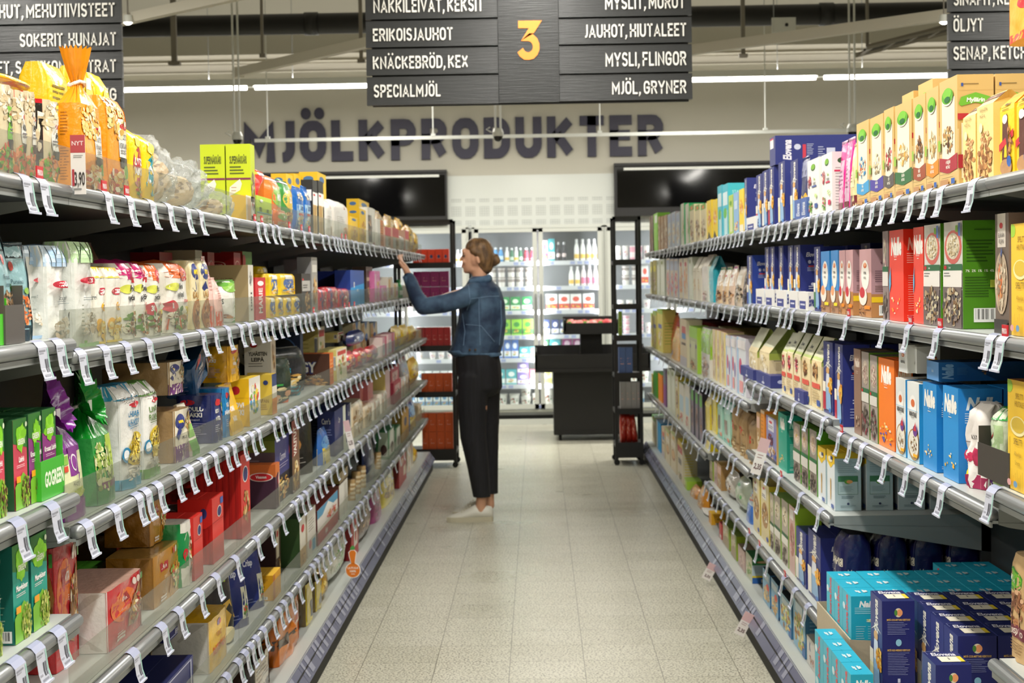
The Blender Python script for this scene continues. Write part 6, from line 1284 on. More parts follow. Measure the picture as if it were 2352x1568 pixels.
K('navy_tray','carton_tray','low navy shelf carton before the granola bags','box','#343c84',0.05, side='#2c3478', front=[('t','E',.5,.5,.4,'#c9cde2',{'b':.03}),('e',.5,.2,.1,.1,'#c9cde2')], sides=[('e',.4,.5,.12,.15,'#a8aed0')])
slim('oat_blue','pale blue drink powder box with coloured ovals','#d8dce0','#c8b4bc',[('r',0,0,.2,1,'#a8c4e0'),('e',.4,.5,.15,.14,'#c8446c'),('e',.8,.4,.14,.14,'#8a7ab0'),('r',.1,.8,.95,.95,'#e6e0e0'),('r',.3,.05,.7,.25,'#e8a0a0')],'#cfcad4')
slim('crispy_cream','cream cereal box leaning with a torn yellow edge','#dccba8','#d8a090',[('r',.85,0,1,1,'#e8d45c'),('b',.45,.45,.4,.4, OATS + ['#d8a08c','#b9845c'],24,.28)],'#e0cf9c')
K('lime_bag','muesli_bag','lime green muesli bag with white lettering','bag','#d6cfc0',0.08, shape='soft', mat='film', pinch=.3, front=[('r',.05,.5,.95,.98,'#9cc82c'),('t','FIT',.5,.78,.10,'#f0f4e0',{'b':.03}),('t','10',.5,.56,.08,'#f0f4e0',{'b':.0}),('b',.5,.22,.45,.22,['#8a5a34','#efe8dc','#c8a884','#b07a4c'],22,.3)], sides=[('r',0,.4,1,1,'#8ab52c')])
slim('lime_carton','lime cereal box with purple and cream patches','#b4b88c','#8fc02c',[('r',0,.75,1,1,'#9ccc34'),('e',.2,.55,.15,.05,'#5a3a7c'),('e',.8,.58,.15,.05,'#5a3a7c'),('r',.2,.3,.8,.68,'#cdcfa4'),('b',.5,.14,.45,.13, CRISP,16,.3)],'#a0c83c')
slim('striped_box','pale narrow cereal box with red and blue bands','#dcc9a8','#d8d0b4',[('r',.3,.7,.85,.85,'#c8443c'),('r',.3,.58,.85,.7,'#4f86c0'),('r',.25,.45,.85,.5,'#5a4030'),('r',.0,0,1,.2,'#c2bcc0')],'#d9cfb0')
K('gold_bag','cereal_bag','golden yellow cereal bag at the far end','bag','#e8a81c',0.1, shape='pouch', mat='film', pinch=.3, front=[('e',.3,.2,.14,.08,'#4f7ac0'),('r',.2,.55,.6,.7,'#f2d06a'),('p',[(.5,.95),(.3,.6),(.7,.6)],'#efe0b0')])
K('red_bag','cereal_bag','red cereal bag leaning at the far end','bag','#a81c1c',0.1, shape='pouch', mat='film', pinch=.3, front=[('b',.5,.4,.3,.25,['#f0a81c','#d83c2c','#7a1010'],8,.4)])
slim('pale_yellow','pale yellow cereal box at the far end','#dcd06a','#9cb83c',[('r',.2,.55,.8,.65,'#6a6ab0'),('b',.5,.3,.4,.25, OATS + ['#e8a03c'],16,.3),('r',0,.9,1,1,'#a8c84c')],'#e0d470')
K('dark_red_box','cereal_box','dark red cereal box lying in the back row','box','#7a1c1c',0.2, side='#6a1818', front=[('r',.05,.1,.95,.5,'#8a7a74'),('r',.9,0,1,1,'#b8a02c')], sides=[('r',.05,.1,.9,.55,'#8a7a74'),('r',.95,0,1,1,'#a8942c')])
K('brown_round','cereal_box','olive brown carton in the back row','box','#9c8a68',0.2, side='#7a6c34', front=[('r',.3,.2,.8,.8,'#b8a888')], sides=[('e',.3,.5,.12,.3,'#c9a83c'),('e',.3,.5,.1,.26,'#5a5a8c')])
# fourth and lower shelves
K('wheat_yellow','semolina_box','pale blue semolina box with a yellow top and wheat','box','#dfe6ea',0.09, side='#a9c0c8', top='#d8b41c', front=[('r',0,.80,1,1,'#f0c81c'),('p',[(.0,.8),(.5,.7),(1,.84),(1,.9),(0,.9)],'#f0c81c'),('p',[(.4,.2),(.52,.5),(.48,.5)],'#d8a83c'),('p',[(.6,.2),(.5,.5),(.54,.5)],'#c99a34'),('r',.46,.15,.53,.52,'#d8a83c'),('e',.5,.86,.28,.05,'#efe6c0'),('r',.55,.86,.8,.92,'#2c3a6c'),('r',.6,.02,.9,.09,'#3f5aa0')], sides=[('r',0,.90,1,1,'#c8a81c'),('l',.12,.64,.88,.86,7,'#7a949c',.25),('r',.12,.28,.88,.60,'#3f7a54'),('r',.13,.285,.87,.50,'#a8c0c4'),('e',.5,.50,.14,.04,'#5f9c3c'),('e',.56,.5,.12,.03,'#e0a060'),('l',.2,.32,.8,.42,4,'#8aa4aa',.3),('l',.25,.2,.75,.25,2,'#6a848c',.4),('e',.5,.12,.05,.02,'#2c3a5c'),('l',.2,.05,.8,.09,2,'#7a949c',.4)])
slim('blueberry','violet and white porridge box with dark berries','#8a88b8','#c8a84c',[('r',.2,.68,.75,.97,'#dcdce6'),('e',.45,.88,.16,.03, RED),('l',.25,.72,.7,.8,2,'#777',.4),('b',.45,.48,.3,.16,['#5a2038','#8a2c44','#3a1c3c'],18,.3),('b',.55,.2,.4,.16,['#d8b48a','#e9dcc8','#b98a5c'],18,.3),('r',0,0,1,.07,'#33343c'),('r',.8,.12,.98,.2,'#3f5ab0')],'#c9a45c')
slim('orange_porridge','orange porridge box turned sideways','#dc8a1c','#c2a060',[('l',.1,.15,.7,.85,8,'#b06a10',.25),('r',0,.93,1,1,'#d8c0a0')],'#d8801a')
slim('kraft_box','brown kraft oat box','#b98f58','#a8824c',[('r',.1,.6,.9,.9,'#e0b9a8'),('b',.5,.3,.4,.2, OATS,12,.3)],'#a8824c')
K('kraft_bag','oat_bag','brown kraft paper oat bag with a red label','bag','#a88a60',0.09, shape='soft', mat='paper', pinch=.5, crease=.04, side='#9c7e56', top='#8f7450', front=[('r',.1,.48,.62,.66,'#b8402c'),('e',.72,.54,.14,.07,'#7a6238'),('b',.5,.18,.46,.17,['#c2a878','#9c7e50','#d8c49c','#86693f'],34,.22)])
K('mint_bag','porridge_bag','mint green porridge bag with pointed top','bag','#9ccfbc',0.09, shape='gable', mat='film', shoulder=.72, gusset='#0f7a64', front=[('r',0,.86,1,1,'#149c82'),('r',.3,.2,.7,.5,'#6a5040'),('r',0,0,1,.08,'#149c82'),('r',.6,.06,.9,.14,'#e0703c'),('t','puuro',.5,.66,.06,'#f0f6f2',{'b':0})])
K('yellow_pouch','porridge_bag','bright yellow porridge bag with pointed top','bag','#e2cc20',0.10, shape='gable', mat='film', shoulder=.78, gusset='#c9a814', side='#dcc424', front=[('r',0,0,1,.25,'#ecd414'),('r',.1,.3,.4,.9,'#b0a048'),('b',.3,.25,.2,.2,['#7a7ab0','#e8a83c'],6,.4)], sides=[('r',.05,.0,.95,.3,'#ecd414'),('l',.15,.35,.85,.9,10,'#b09c14',.25)])
slim('dark_choc','dark violet muesli box with a green tab','#8a7c90','#3a343c',[('r',0,0,.3,1,'#33313f'),('r',.35,.72,.95,.95,'#5fb03c'),('b',.65,.4,.3,.25, NUTS,10,.3)],'#2c2a38')
slim('white_blue','white muesli box with a pale blue field','#dcd8cc','#a8b47c',[('r',.1,.3,.9,.7,'#b9d2e0'),('b',.5,.15,.4,.14,['#c8443c','#e0b49a'],8,.35)],'#d2d0c0')
slim('purple_slim','narrow purple and grey muesli box','#7a4a84','#5c5c64',[('r',0,.6,1,1,'#6a6c78'),('r',.1,.05,.9,.55,'#8c2c84')],'#6a3a74')
slim('orange_slim','narrow orange muesli box','#f0901c','#4f9c2c',[('l',.2,.1,.8,.8,9,'#e07c10',.3)],'#e8841a')
slim('green_slim','narrow light green muesli box','#58c234','#3f9c24',[('l',.2,.1,.8,.8,9,'#48ac28',.3)],'#4fb22c')
slim('oat_pic','cream flake box with a round oat bowl','#ddcfa0','#8a7c34',[('e',.5,.45,.4,.22,'#b08a5c'),('b',.5,.45,.34,.18, NUTS + OATS,26,.26),('r',.2,.72,.7,.92,'#e9e6dc'),('e',.4,.9,.12,.02, RED),('l',.2,.74,.7,.8,2,'#3f3f6c',.4),('e',.8,.08,.12,.04,'#3f5ab0')],'#c2b02c')
slim('green_band','grey green flake box with a dark green band','#b0a698','#7a9c4c',[('e',.5,.75,.42,.15,'#d6cbb4'),('b',.5,.75,.34,.12, OATS + ['#4a3a34'],22,.26),('r',0,.44,1,.49,'#1f5a34'),('r',0,.32,1,.44,'#dedad0'),('b',.5,.14,.45,.14, DARKW,16,.3)],'#8fae5c')
slim('pink_green','rosy flake box edged in green','#c9a8a0','#8fa83c',[('e',.5,.5,.4,.25,'#b07a6c'),('b',.5,.5,.34,.2,['#c98a8c','#e0c8b8','#8a5a50'],24,.26),('r',.2,.8,.8,.95,'#e0dcd4')],'#8fb52c')
K('blue_five','muesli_bag','blue muesli bag with orange tip','bag','#2c6ac0',0.08, shape='pouch', mat='film', front=[('r',.05,.6,.95,.95,'#c9dce8'),('b',.5,.8,.4,.14,['#e8743c','#f0c070','#c8343c'],10,.35),('t','15%',.5,.4,.09,'#e6eef6',{'b':.02}),('t','frukt',.5,.53,.08,'#e6eef6',{'b':0})])
K('nut_clear','nut_bag','clear crinkled nut bag with white label','bag','#cfc9c0',0.10, shape='pillow', mat='film', pinch=.4, front=[('b',.4,.5,.4,.4, NUTS,20,.25),('b',.7,.6,.3,.3,['#f0eee8','#e2e0da'],6,.5)])
K('green_clear','dried_fruit_bag','clear bag with pale green print','bag','#bcc8b4',0.10, shape='pillow', mat='film', pinch=.35, front=[('b',.5,.6,.4,.3,['#4fb85c','#d6dccc','#8fae88'],10,.35),('b',.5,.2,.4,.18,['#e6e6de','#c9cdc0'],8,.4)])
K('orange_pasta','pasta_bag','orange bag filled with golden pasta','bag','#c9862c',0.09, shape='pouch', mat='film', pinch=.3, front=[('b',.5,.35,.48,.34,['#d8a85c','#c08a3c','#e6c484','#a87430'],34,.2),('r',.3,.7,.8,.9,'#e0a02c')])
K('purple_small','snack_bag','small purple bag at the shelf edge','bag','#7a3c90',0.07, shape='soft', mat='film', front=[('r',0,.4,1,.55,'#b8a0c4')])
K('muesli_card','muesli_box','yellow muesli box with dark lettering','box','#e8a81c',0.08, side='#e0a41a', top='#e8b83c', front=[('r',0,0,.25,1,'#c9781c')], sides=[('t','Muesli',.5,.55,.06,'#3a2c14',{'b':.02}),('t','Musli',.5,.46,.06,'#3a2c14',{'b':.02}),('l',.2,.65,.8,.85,5,'#a87c14',.3),('c',.3,.04,.75,.16)])
slim('red_slim','narrow red box','#c82c30','#a82024',[('r',.2,.05,.8,.25,'#e9dcd8')],'#c02a2e')
K('white_crumple','paper_bag','crumpled white paper bag on the floor shelf','bag','#cfcdc6',0.1, shape='pillow', mat='paper', pinch=.4, front=[('b',.5,.5,.4,.4,['#e0deda','#b8b6b0'],8,.4)])
slim('oat_green_floor','cream and green oat box on the floor shelf','#cdbfa0','#8fae3c',[('b',.5,.6,.4,.25, OATS,16,.3),('r',.8,0,1,1,'#8fae2c'),('p',[(0,.3),(.6,.5),(.9,.4),(.9,0),(0,0)],'#b09a78')],'#9cb82c')
slim('rosy_floor','rosy beige cereal box on the floor shelf','#c9aca4','#b8a08c',[('b',.5,.4,.4,.35,['#d8b8ae','#b08c84','#e4d0c4'],18,.3)],'#b89c94')
K('green_blue_box','cereal_box','green and blue cereal box with barcode end','box','#c9cfb4',0.13, side='#bcd0d8', top='#2c8a4a', front=[('b',.5,.5,.45,.4,['#8fae5c','#d8cfa8','#6a9c3c','#e4e0cc'],18,.3)], sides=[('r',0,.72,1,1,'#2a8a48'),('e',.5,.84,.3,.05,'#b0502c'),('e',.5,.84,.24,.035,'#c9b08a'),('l',.12,.38,.9,.68,9,'#6f94b0',.3),('r',0,.23,1,.30,'#e8d01c'),('r',0,0,1,.23,'#1f5fae'),('c',.4,.03,.9,.16)])
K('blue_cornflake','cereal_box','light blue cereal box with golden flakes','box','#7ab0d4',0.13, side='#2a6aa0', top='#1f3f54', front=[('b',.5,.3,.45,.3,['#e0b874','#efd8a4','#c99a54'],26,.25),('r',.1,.72,.85,.9,'#c9dcea'),('e',.7,.55,.2,.1,'#d8432f')], sides=[('e',.5,.88,.3,.05,'#a8603c'),('r',0,0,1,.1,'#17406c')])
K('blue_green_flake','cereal_box','sky blue cereal box with green and yellow print','box','#8fc0dc',0.16, side='#3f7ca8', top='#17242c', front=[('b',.5,.42,.46,.4,['#b8c84c','#efe09c','#d8b05c','#e4ead2','#a8744c'],40,.22),('r',.75,0,1,.3,'#2a6ab0'),('r',.2,.75,.8,.93,'#cfe2ee'),('e',.85,.2,.06,.03,'#f0a81c')], sides=[('l',.1,.1,.9,.8,10,'#7aa8c8',.25)])
K('k_box','cereal_box','white cereal box with a large blue letter','box','#dedcd8',0.12, side='#cfccc8', top='#e4e2de', front=[('t','K',.4,.7,.3,'#3f5a9c',{'b':.02}),('b',.6,.25,.35,.2,['#c8a484','#b0706c','#e0d2c4'],14,.3)])
slim('bun_cream','cream cereal box with bread picture','#dacdb0','#c9bc90',[('e',.5,.4,.36,.14,'#a86c3c'),('e',.5,.42,.3,.1,'#d8b078'),('r',.1,.6,.9,.75,'#efe6d4'),('t','LUX',.5,.67,.06,'#7a4a3c',{'b':.02}),('r',0,.9,1,1,'#b4c078'),('e',.6,.84,.2,.04,'#e8b83c')],'#d2c6a8')
slim('red_yellow','yellow, red and white cereal box','#e2d9c4','#d8c41c',[('r',0,.86,1,1,'#d8b814'),('r',0,.70,1,.86,'#b8202c'),('t','LUX',.5,.77,.06,'#f0e0dc',{'b':.03}),('b',.5,.12,.4,.1,['#5a4a34','#c9b08a','#7aa83c'],12,.3),('r',.2,.42,.8,.56,'#77726c')],'#d9cfb4')
slim('blue_plain','bright blue cereal box','#2f9cd4','#1f5a7c',[('r',0,0,.3,1,'#c9d8dc')],'#128cd0')
slim('green_cream_floor','cream cereal box with a green top','#cfc6a4','#6f9c5c',[('r',0,.84,1,1,'#6fae5c'),('e',.4,.92,.2,.03,'#c8443c'),('r',0,.72,1,.84,'#e6e2d2'),('l',.1,.2,.9,.6,7,'#a8a080',.3)],'#c4bc98')
slim('lime_floor','lime cereal box with pale half','#b8d84c','#8fb83c',[('r',0,0,.5,1,'#d8d8a4'),('b',.3,.2,.25,.15, NUTS,8,.3)],'#a4cc3c')
K('elo_bag','oat_bag','large navy oat bag under the shelf bracket','bag','#1c1f58',0.1, shape='soft', mat='film', pinch=.5, crease=.02, radius=.12, side='#1a1c50', top='#17194a', front=[('t','Elovena',.6,.72,.12,'#d9d2c0',{'s':.25,'b':.03}),('p',[(.1,.55),(.5,.62),(.95,.58),(.5,.595)],'#d9d2c0'),('e',.4,.35,.16,.13,'#e0b48a'),('r',.2,0,.8,.25,'#c9d4e2')], sides=[('t','Elovena',.5,.56,.12,'#cfc9b8',{'s':.25,'b':.02,'m':.66}),('p',[(.15,.38),(.5,.44),(.85,.42),(.5,.42)],'#cfc9b8')])
EL_LID = [('p',[(.03,.05),(.97,.05),(.97,.09),(.03,.09)],'#3f468c'),('t','Elovena',.48,.80,.16,'#dcdae6',{'s':.25,'b':.03,'m':.5}),('r',.22,.30,.78,.62,'#ece6d2'),('r',.22,.30,.30,.62,'#ecd43c'),('t','02032023',.5,.46,.06,'#777',{'b':0,'m':.3})]
elo('elo_bulk','navy oat flake box in the big tray','#efe2b0','#1a2068')
KINDS['elo_bulk']['sides'] = [('e',.5,.885,.12,.045,'#e8dcc0'),('e',.54,.885,.09,.035,'#f0a06a'),('e',.42,.885,.05,.03,'#4f8a3c'),('t','MITÄ CO2-MITTARI KERTOO?',.5,.815,.018,'#e0b45c',{'m':.72}),('l',.16,.66,.84,.79,8,'#9aa0cc',.22),('e',.5,.59,.09,.035,'#8fc4dc'),('t','MITÄ N2O-MERKKI KERTOO?',.5,.515,.018,'#e0b45c',{'m':.7}),('l',.16,.26,.84,.49,14,'#9aa0cc',.2),('r',.46,.195,.54,.235,'#c9cde2'),('t','RAISIO',.5,.165,.018,'#dcdef0',{'b':.03}),('l',.3,.03,.7,.13,6,'#9aa0cc',.25)]
KINDS['elo_bulk']['lid'] = [('t','Elovena',.22,.5,.22,'#dcdae6',{'r':1,'s':.2,'b':.03,'m':.7}),('r',.40,.25,.80,.80,'#e6e0cc'),('r',.40,.80,.80,.92,'#e8cf3c'),('l',.5,.45,.7,.55,1,'#888',.4),('r',.02,.04,.03,.5,'#8a90c0'),('r',.02,.04,.3,.05,'#8a90c0')]
K('rye_flour','flour_bag','tan rye flour bag with a plum foot on nearest shelf','bag','#c2a070',0.1, shape='soft', mat='paper', radius=.3, pinch=.2, side='#b8956a', top='#c9a87c', front=[('e',.3,.76,.4,.12,'#3f8a2c'),('e',.3,.77,.36,.09,'#6fb52c'),('t','Myllärin',.3,.77,.05,'#f2f6e6',{'b':.04,'m':.6}),('b',.5,.5,.45,.2,['#8a5a3c','#a8744c','#6a4028','#c9a07c'],36,.22),('r',0,.22,1,.34,'#6a2c38'),('t','RUISJAUHO',.5,.28,.05,'#e9d8cc',{'b':.02}),('l',.1,.06,.8,.18,4,'#8a6a44',.3)])
# ------------------------------------------------------------------ stocking the shelves
SIDE = {-1: 'facing the person', 1: 'opposite the person'}
TIER = {0: 'top shelf', 1: 'second shelf', 2: 'third shelf', 3: 'fourth shelf', 4: 'fifth shelf', 'b': 'floor shelf'}
def tiers_at(s, y):
    B, T = (LEFT_B, L_TIERS) if s < 0 else (RIGHT_B, R_TIERS)
    k = max(0, min(len(B) - 2, sum(1 for b in B if b <= y) - 1))
    return T(k), B[k], B[k + 1]

def put(s, tier, kind, x0, x1, ytop, d=None, inn=0.0, lift=0.0, rows=1, gap=0.004, ups=1, rz=0.0, roll=0.0, lean=0.0, h=None, cap=True, w=None, row0=0, zb=None, layer=0):
    Kd = KINDS[kind]; d = d or Kd['d']; X = s * (PX_FRONT + inn + (.011 if Kd.get('shape') in ('soft', 'round') else 0))
    zg = {0: 1.75, 1: 1.43, 2: 1.08, 3: .76, 4: .42, 'b': .15}[tier]
    y0 = depth_of(x0 if s < 0 else x1, X, zg); tl, b0, b1 = tiers_at(s, y0 + 0.03)
    if tier != 'b' and tier >= len(tl): tl, b0, b1 = tiers_at(s, b1 + 0.03)
    if tier != 'b' and tier >= len(tl): tl, b0, b1 = tiers_at(s, b1 + 0.03)
    base = (0.15 if tier == 'b' else tl[tier] + 0.012) + 0.001 if zb is None else zb
    base += lift
    y0 = depth_of(x0 if s < 0 else x1, X, base); y1 = depth_of(x1 if s < 0 else x0, X, base)
    if w is None: w = max(0.02, (y1 - y0) * 0.965)
    ye = (LEFT_B if s < 0 else RIGHT_B)[-1] - .012
    if y0 + w > ye: w = ye - y0
    if w < .022: return None
    if Kd.get('shape') in ('soft', 'round', 'twist'): y0 += w * .03; w *= .94
    elif Kd.get('shape') == 'gable': y0 += w * .02; w *= .96
    if h is None: h = max(0.02, height_of(ytop, X, y0 + (0.0 if s < 0 else 0.0)) - base)
    if cap and tier not in (0,) :
        up = [t for t in tl if t > base + 0.02]
        if up: h = min(h, (min(up) - 0.036 - (BACK_X - RX > 0) * .175 * (d + max(0, inn)) - base) / ups)
    if X * s + d > BACK_X - 0.036: d = BACK_X - 0.036 - X * s
    X += s * w * sin(abs(rz))
    first = None
    for r in range(rows):
        for u in range(ups):
            o = make_pack(kind, w, d, h, seed=int(x0))
            if s < 0: o.location = (X - r * (d + gap), y0, base + u * (h + 0.001)); ang = pi / 2
            else: o.location = (X + r * (d + gap), y0 + w, base + u * (h + 0.001)); ang = -pi / 2
            o.rotation_euler = (lean, roll, ang + rz)
            goods(o, Kd['phrase'], (TIER[tier], SIDE[s]), y0, Kd['cat'], row0 + r, layer + u)
            first = first or o
    return first

L, R = -1, 1
def rowof(s, tier, *items):
    for it in items:
        kind, x0, x1, yt = it[:4]
        put(s, tier, kind, x0, x1, yt, **(it[4] if len(it) > 4 else {}))
D = lambda **k: k
# ---- top shelf facing the person
rowof(L,0,('rice_green',2,32,191),('rice_white',36,62,205),('rice_white',64,84,208),('rice_red',98,137,226),
  ('cheese_twist',192,240,98, D(d=.055)),('cheese_bag',249,297,217, D(d=.06)),('corn_yellow',301,327,290),('corn_cyan',330,356,306),
  ('lentil_bag',-20,100,150, D(inn=.17, lift=.24)),('orange_small',18,112,196, D(inn=.12, lift=.16, d=.05)),('lentil_back',118,170,140, D(inn=.26)),('corn_yellow',190,228,150, D(inn=.26)),('corn_cyan',232,262,165, D(inn=.26)),('rice_white',-40,4,192, D(inn=.1)),
  ('green_cracker',578,588,330, D(d=.082, rows=2)),('yellow_plain',566,588,412, D(d=.05, inn=-.0, h=.09)),('green_open',590,626,430, D(h=.1)),
  ('snack_orange',630,655,405),('snack_green',656,682,412),('snack_orange',640,668,470, D(inn=-.012, h=.07, d=.04)),('grissini',686,704,428),('grissini',705,719,428),('sticks',720,731,412),('sticks',733,745,414),
  ('yellow_tall',660,676,398, D(inn=.2)),('yellow_tall',678,695,398, D(inn=.2)),('yellow_tall',697,712,398, D(inn=.2)),('yellow_tall',714,728,398, D(inn=.2)),('yellow_tall',732,752,394, D(inn=.12, d=.09)),
  ('snack_red',606,627,392, D(inn=.16)),('white_crisp',748,764,460),('white_crisp',767,802,457),('yellow_tall',805,823,496),('yellow_tall',827,842,478),('yellow_tall',826,850,456, D(inn=.06)),('beige_round',846,864,475),
  ('orange_white_box',868,882,502),('red_white_box',885,899,520),('red_white_box',902,917,522),('white_crisp',920,929,540),('red_white_box',931,940,528),('yellow_crinkle',944,955,516),('yellow_crinkle',957,965,530),('yellow_crinkle',868,892,480, D(inn=.1)),('yellow_crinkle',896,918,492, D(inn=.1)),('yellow_crinkle',920,938,500, D(inn=.1)))
# ---- second shelf facing the person
rowof(L,1,('dark_pouch',-40,8,575),('lentil_brown',12,44,540),('lentil_orange',50,92,560, D(rz=-.35, d=.05)),('friggs_blue',62,106,564, D(inn=.03)),('friggs_blue',109,150,563),('friggs_green',152,168,562, D(inn=.03)),('friggs_green',172,216,554),
  ('friggs_yellow',219,243,613),('friggs_yellow',245,282,614),('pieni_pink',284,311,604),('pieni_pink',314,338,604),('pieni_orange',341,372,609, D(d=.1)),('pieni_orange',382,436,604, D(d=.12)),('wasa_oat',440,458,598),('wasa_oat',461,482,598),('pink_torn',485,500,592),('pink_torn',503,521,640),('rye_snacks',524,560,645, D(rz=-.5, d=.05)),
  ('brown_bag',210,288,522, D(inn=.14)),('vaasan_red',370,400,548, D(inn=.2)),('dark_box',400,425,560, D(inn=.14, h=.17)),('cream_box',452,468,560, D(inn=.14, d=.1)),('vaasan_red',480,496,548, D(inn=.16)),('vaasan_red',540,556,550, D(inn=.12, d=.12)),('pan_korppu',560,582,550, D(inn=.12)),
  ('card_box',572,584,608, D(d=.17)),('red_small',588,612,637),('yellow_pack',616,634,682),('yellow_pack',635,652,682),('yellow_pack',653,671,682),('yellow_pack',672,690,682),('yellow_pack',618,640,650, D(lift=.078, h=.08)),('yellow_pack',644,680,652, D(lift=.078, h=.08)),('yellow_pack',600,616,612, D(inn=.12, lift=.1)),
  ('dark_biscuit',694,715,628),('grey_tall',717,731,590),('grey_box',712,724,592, D(inn=.13, d=.12)),('red_crisps',735,752,664),('red_crisps',754,778,660),('red_crisps',780,804,664),('oreo_box',792,802,622, D(inn=.06, d=.22)),('cyan_box',806,838,620),('brown_box',842,857,612, D(inn=.03)),('pink_box',861,874,622),('pink_box',876,889,656),('cream_small',892,903,636),('cream_small',905,915,650),('green_bottle',918,933,642),('cream_small',936,945,655),('pink_box',946,953,655))
# ---- third shelf facing the person
rowof(L,2,('linseed_red',-14,14,968, D(rows=2)),('linseed_red',34,66,966, D(rows=2)),('linseed_purple',69,98,952, D(rows=2)),('linseed_purple',101,132,942, D(rows=2)),('purple_twist',150,197,858, D(d=.1)),('green_twist',222,266,848, D(d=.1)),('chia',278,326,888),('linrose',330,366,880),
  ('wasa_brown',402,439,945, D(d=.16)),('wasa_brown',389,424,834, D(lift=.182, d=.16, h=.15, inn=.004)),('wasa_brown',330,372,846, D(inn=.16, lift=.15, d=.12)),('pyramid',442,460,930),('koulu_navy',492,512,908, D(d=.11)),('koulu_blue',450,492,812, D(inn=.06, lift=.13, roll=-.45, h=.10, d=.09)),('koulu_sky',517,530,892),('yellow_gable',533,561,885),('yellow_house',574,600,870, D(d=.09)),('koulu_yellow',528,551,790, D(lift=.16, d=.12, inn=.01)),
  ('lamb_box',600,611,780, D(inn=.1, d=.08)),('lamb_box',625,636,772, D(inn=.05, d=.1)),('tin_yellow',626,637,860, D(d=.09)),('carrs',692,698,758, D(inn=.08, d=.16)),('pirkka_dark',642,690,836, D(rz=-.5, d=.06)),('crisp_cyan',692,722,804, D(rz=-.55, d=.06)),('brown_choc',758,767,812, D(d=.16)),('cream_carton',774,798,804),('cream_carton',776,790,764, D(inn=.1, lift=.15)),('cream_carton',733,748,752, D(inn=.14)),('candy_bag',803,824,812),('candy_bag',826,850,806),('candy_blue',812,846,790, D(inn=.02, lift=.12, h=.08)),('candy_bag',852,876,800),('gold_corn',812,830,742, D(inn=.1)),('gold_corn',833,850,742, D(inn=.1)),('gold_corn',853,868,742, D(inn=.1)),('pink_bar',879,890,775),('pink_bar',892,908,768),('yellow_bag',911,926,752),('yellow_bag',928,944,750),('yellow_bag',946,960,752),('cream_small',962,969,758))
# ---- fourth shelf facing the person
rowof(L,3,('mung_teal',-22,4,1262),('mung_teal',33,70,1248, D(rows=2)),('mung_teal',75,112,1228),('ryvita_red',128,186,1240, D(inn=.06, d=.1)),('ryvita_lying',246,331,1345, D(d=.15, h=.135)),('ryvita_gold',352,416,1290, D(d=.12, inn=.01, h=.13)),('ryvita_gold',344,384,1180, D(inn=.05, lift=.135, d=.12, h=.15)),('ryvita_gold',268,312,1180, D(inn=.2, lift=.135, d=.12, h=.14)),('ryvita_gold',268,312,1290, D(inn=.2, d=.12, h=.13)),('green_small',226,246,1320, D(inn=.18, h=.1)),
  ('salmon_pack',419,441,1204),('cucumber_pack',420,444,1172, D(inn=.08, d=.08)),('domino_small',447,468,1190, D(d=.1)),('domino_small',490,516,1158, D(d=.1, h=.19)),('domino_small',476,505,1120, D(inn=.14, lift=.1)),('domino_big',556,577,1012, D(d=.16, cap=True)),('domino_big',520,541,1030, D(inn=.16, d=.14)),('domino_big',470,500,1030, D(inn=.22, d=.14)),
  ('vaasan_orange',634,644,1066, D(d=.13, h=.16)),('purple_carton',634,668,1012, D(inn=.012, d=.2, lift=.0)),('valitut',673,690,965),('cookie_black',697,735,966, D(rz=-.5, d=.05)),('navy_box',752,760,930, D(inn=.05)),('blue_chip',746,766,985, D(h=.15)),('navy_box',770,796,945),('navy_box',798,808,930, D(inn=.02)),('cookie_pack',811,836,930),('cookie_pack',838,856,936),('white_row',858,874,925),('pink_wafer',828,842,880, D(inn=.09)),('pink_wafer',846,858,878, D(inn=.06)),('cream_tall',886,897,852, D(inn=.02, d=.12)),('white_row',876,890,905),('cherry_box',899,918,846, D(inn=.02)),('cherry_box',905,922,880),('brown_foil',925,948,826),('yellow_crinkle',950,968,828),('white_row',922,940,870, D(inn=-.01)))
# ---- fifth shelf facing the person
rowof(L,4,('ryvita_oats',108,172,1440, D(zb=.612, d=.1, inn=.03)),('brown_foil',48,100,1490, D(zb=.612, inn=.02)),('navy_crest',360,448,1490, D(h=.12, d=.16)),('navy_crest',385,428,1424, D(inn=.1, lift=.121, d=.14, h=.1)),('butter_pack',480,524,1448, D(d=.17, h=.15)),('green_edge',490,520,1350, D(inn=.1, rz=-.8, d=.05)),('roc_bag',528,558,1308, D(rz=-.5, d=.06)),('navy_snack',566,588,1300, D(rz=-.5, d=.06)),('navy_snack',603,622,1276, D(rz=-.5, d=.06)),('green_carton',690,704,1192, D(d=.15)),('brown_carton',634,646,1206, D(d=.14, inn=.06)),('muesli_card',628,646,1290, D(h=.09)),('white_bar',707,727,1178),('alpen',730,778,1118, D(h=.15)),('tray_carton',780,800,1085, D(d=.2, h=.16)),('brown_round',780,800,1060, D(lift=.165, d=.18, h=.05)),
  ('biscuit_roll',812,822,1072, D(h=.11)),('biscuit_roll',825,834,1070, D(h=.12)),('biscuit_roll',837,845,1056, D(h=.12)),('navy_pouch',848,868,1004),('cocoa_green',893,906,990),('cocoa_green',909,920,985),('mustard_box',906,922,950, D(inn=.12, lift=.12)),('mustard_box',924,940,948),('blue_chip',944,960,925),('cookie_pack',962,970,930),('biscuit_roll',872,880,1010, D(h=.1)))
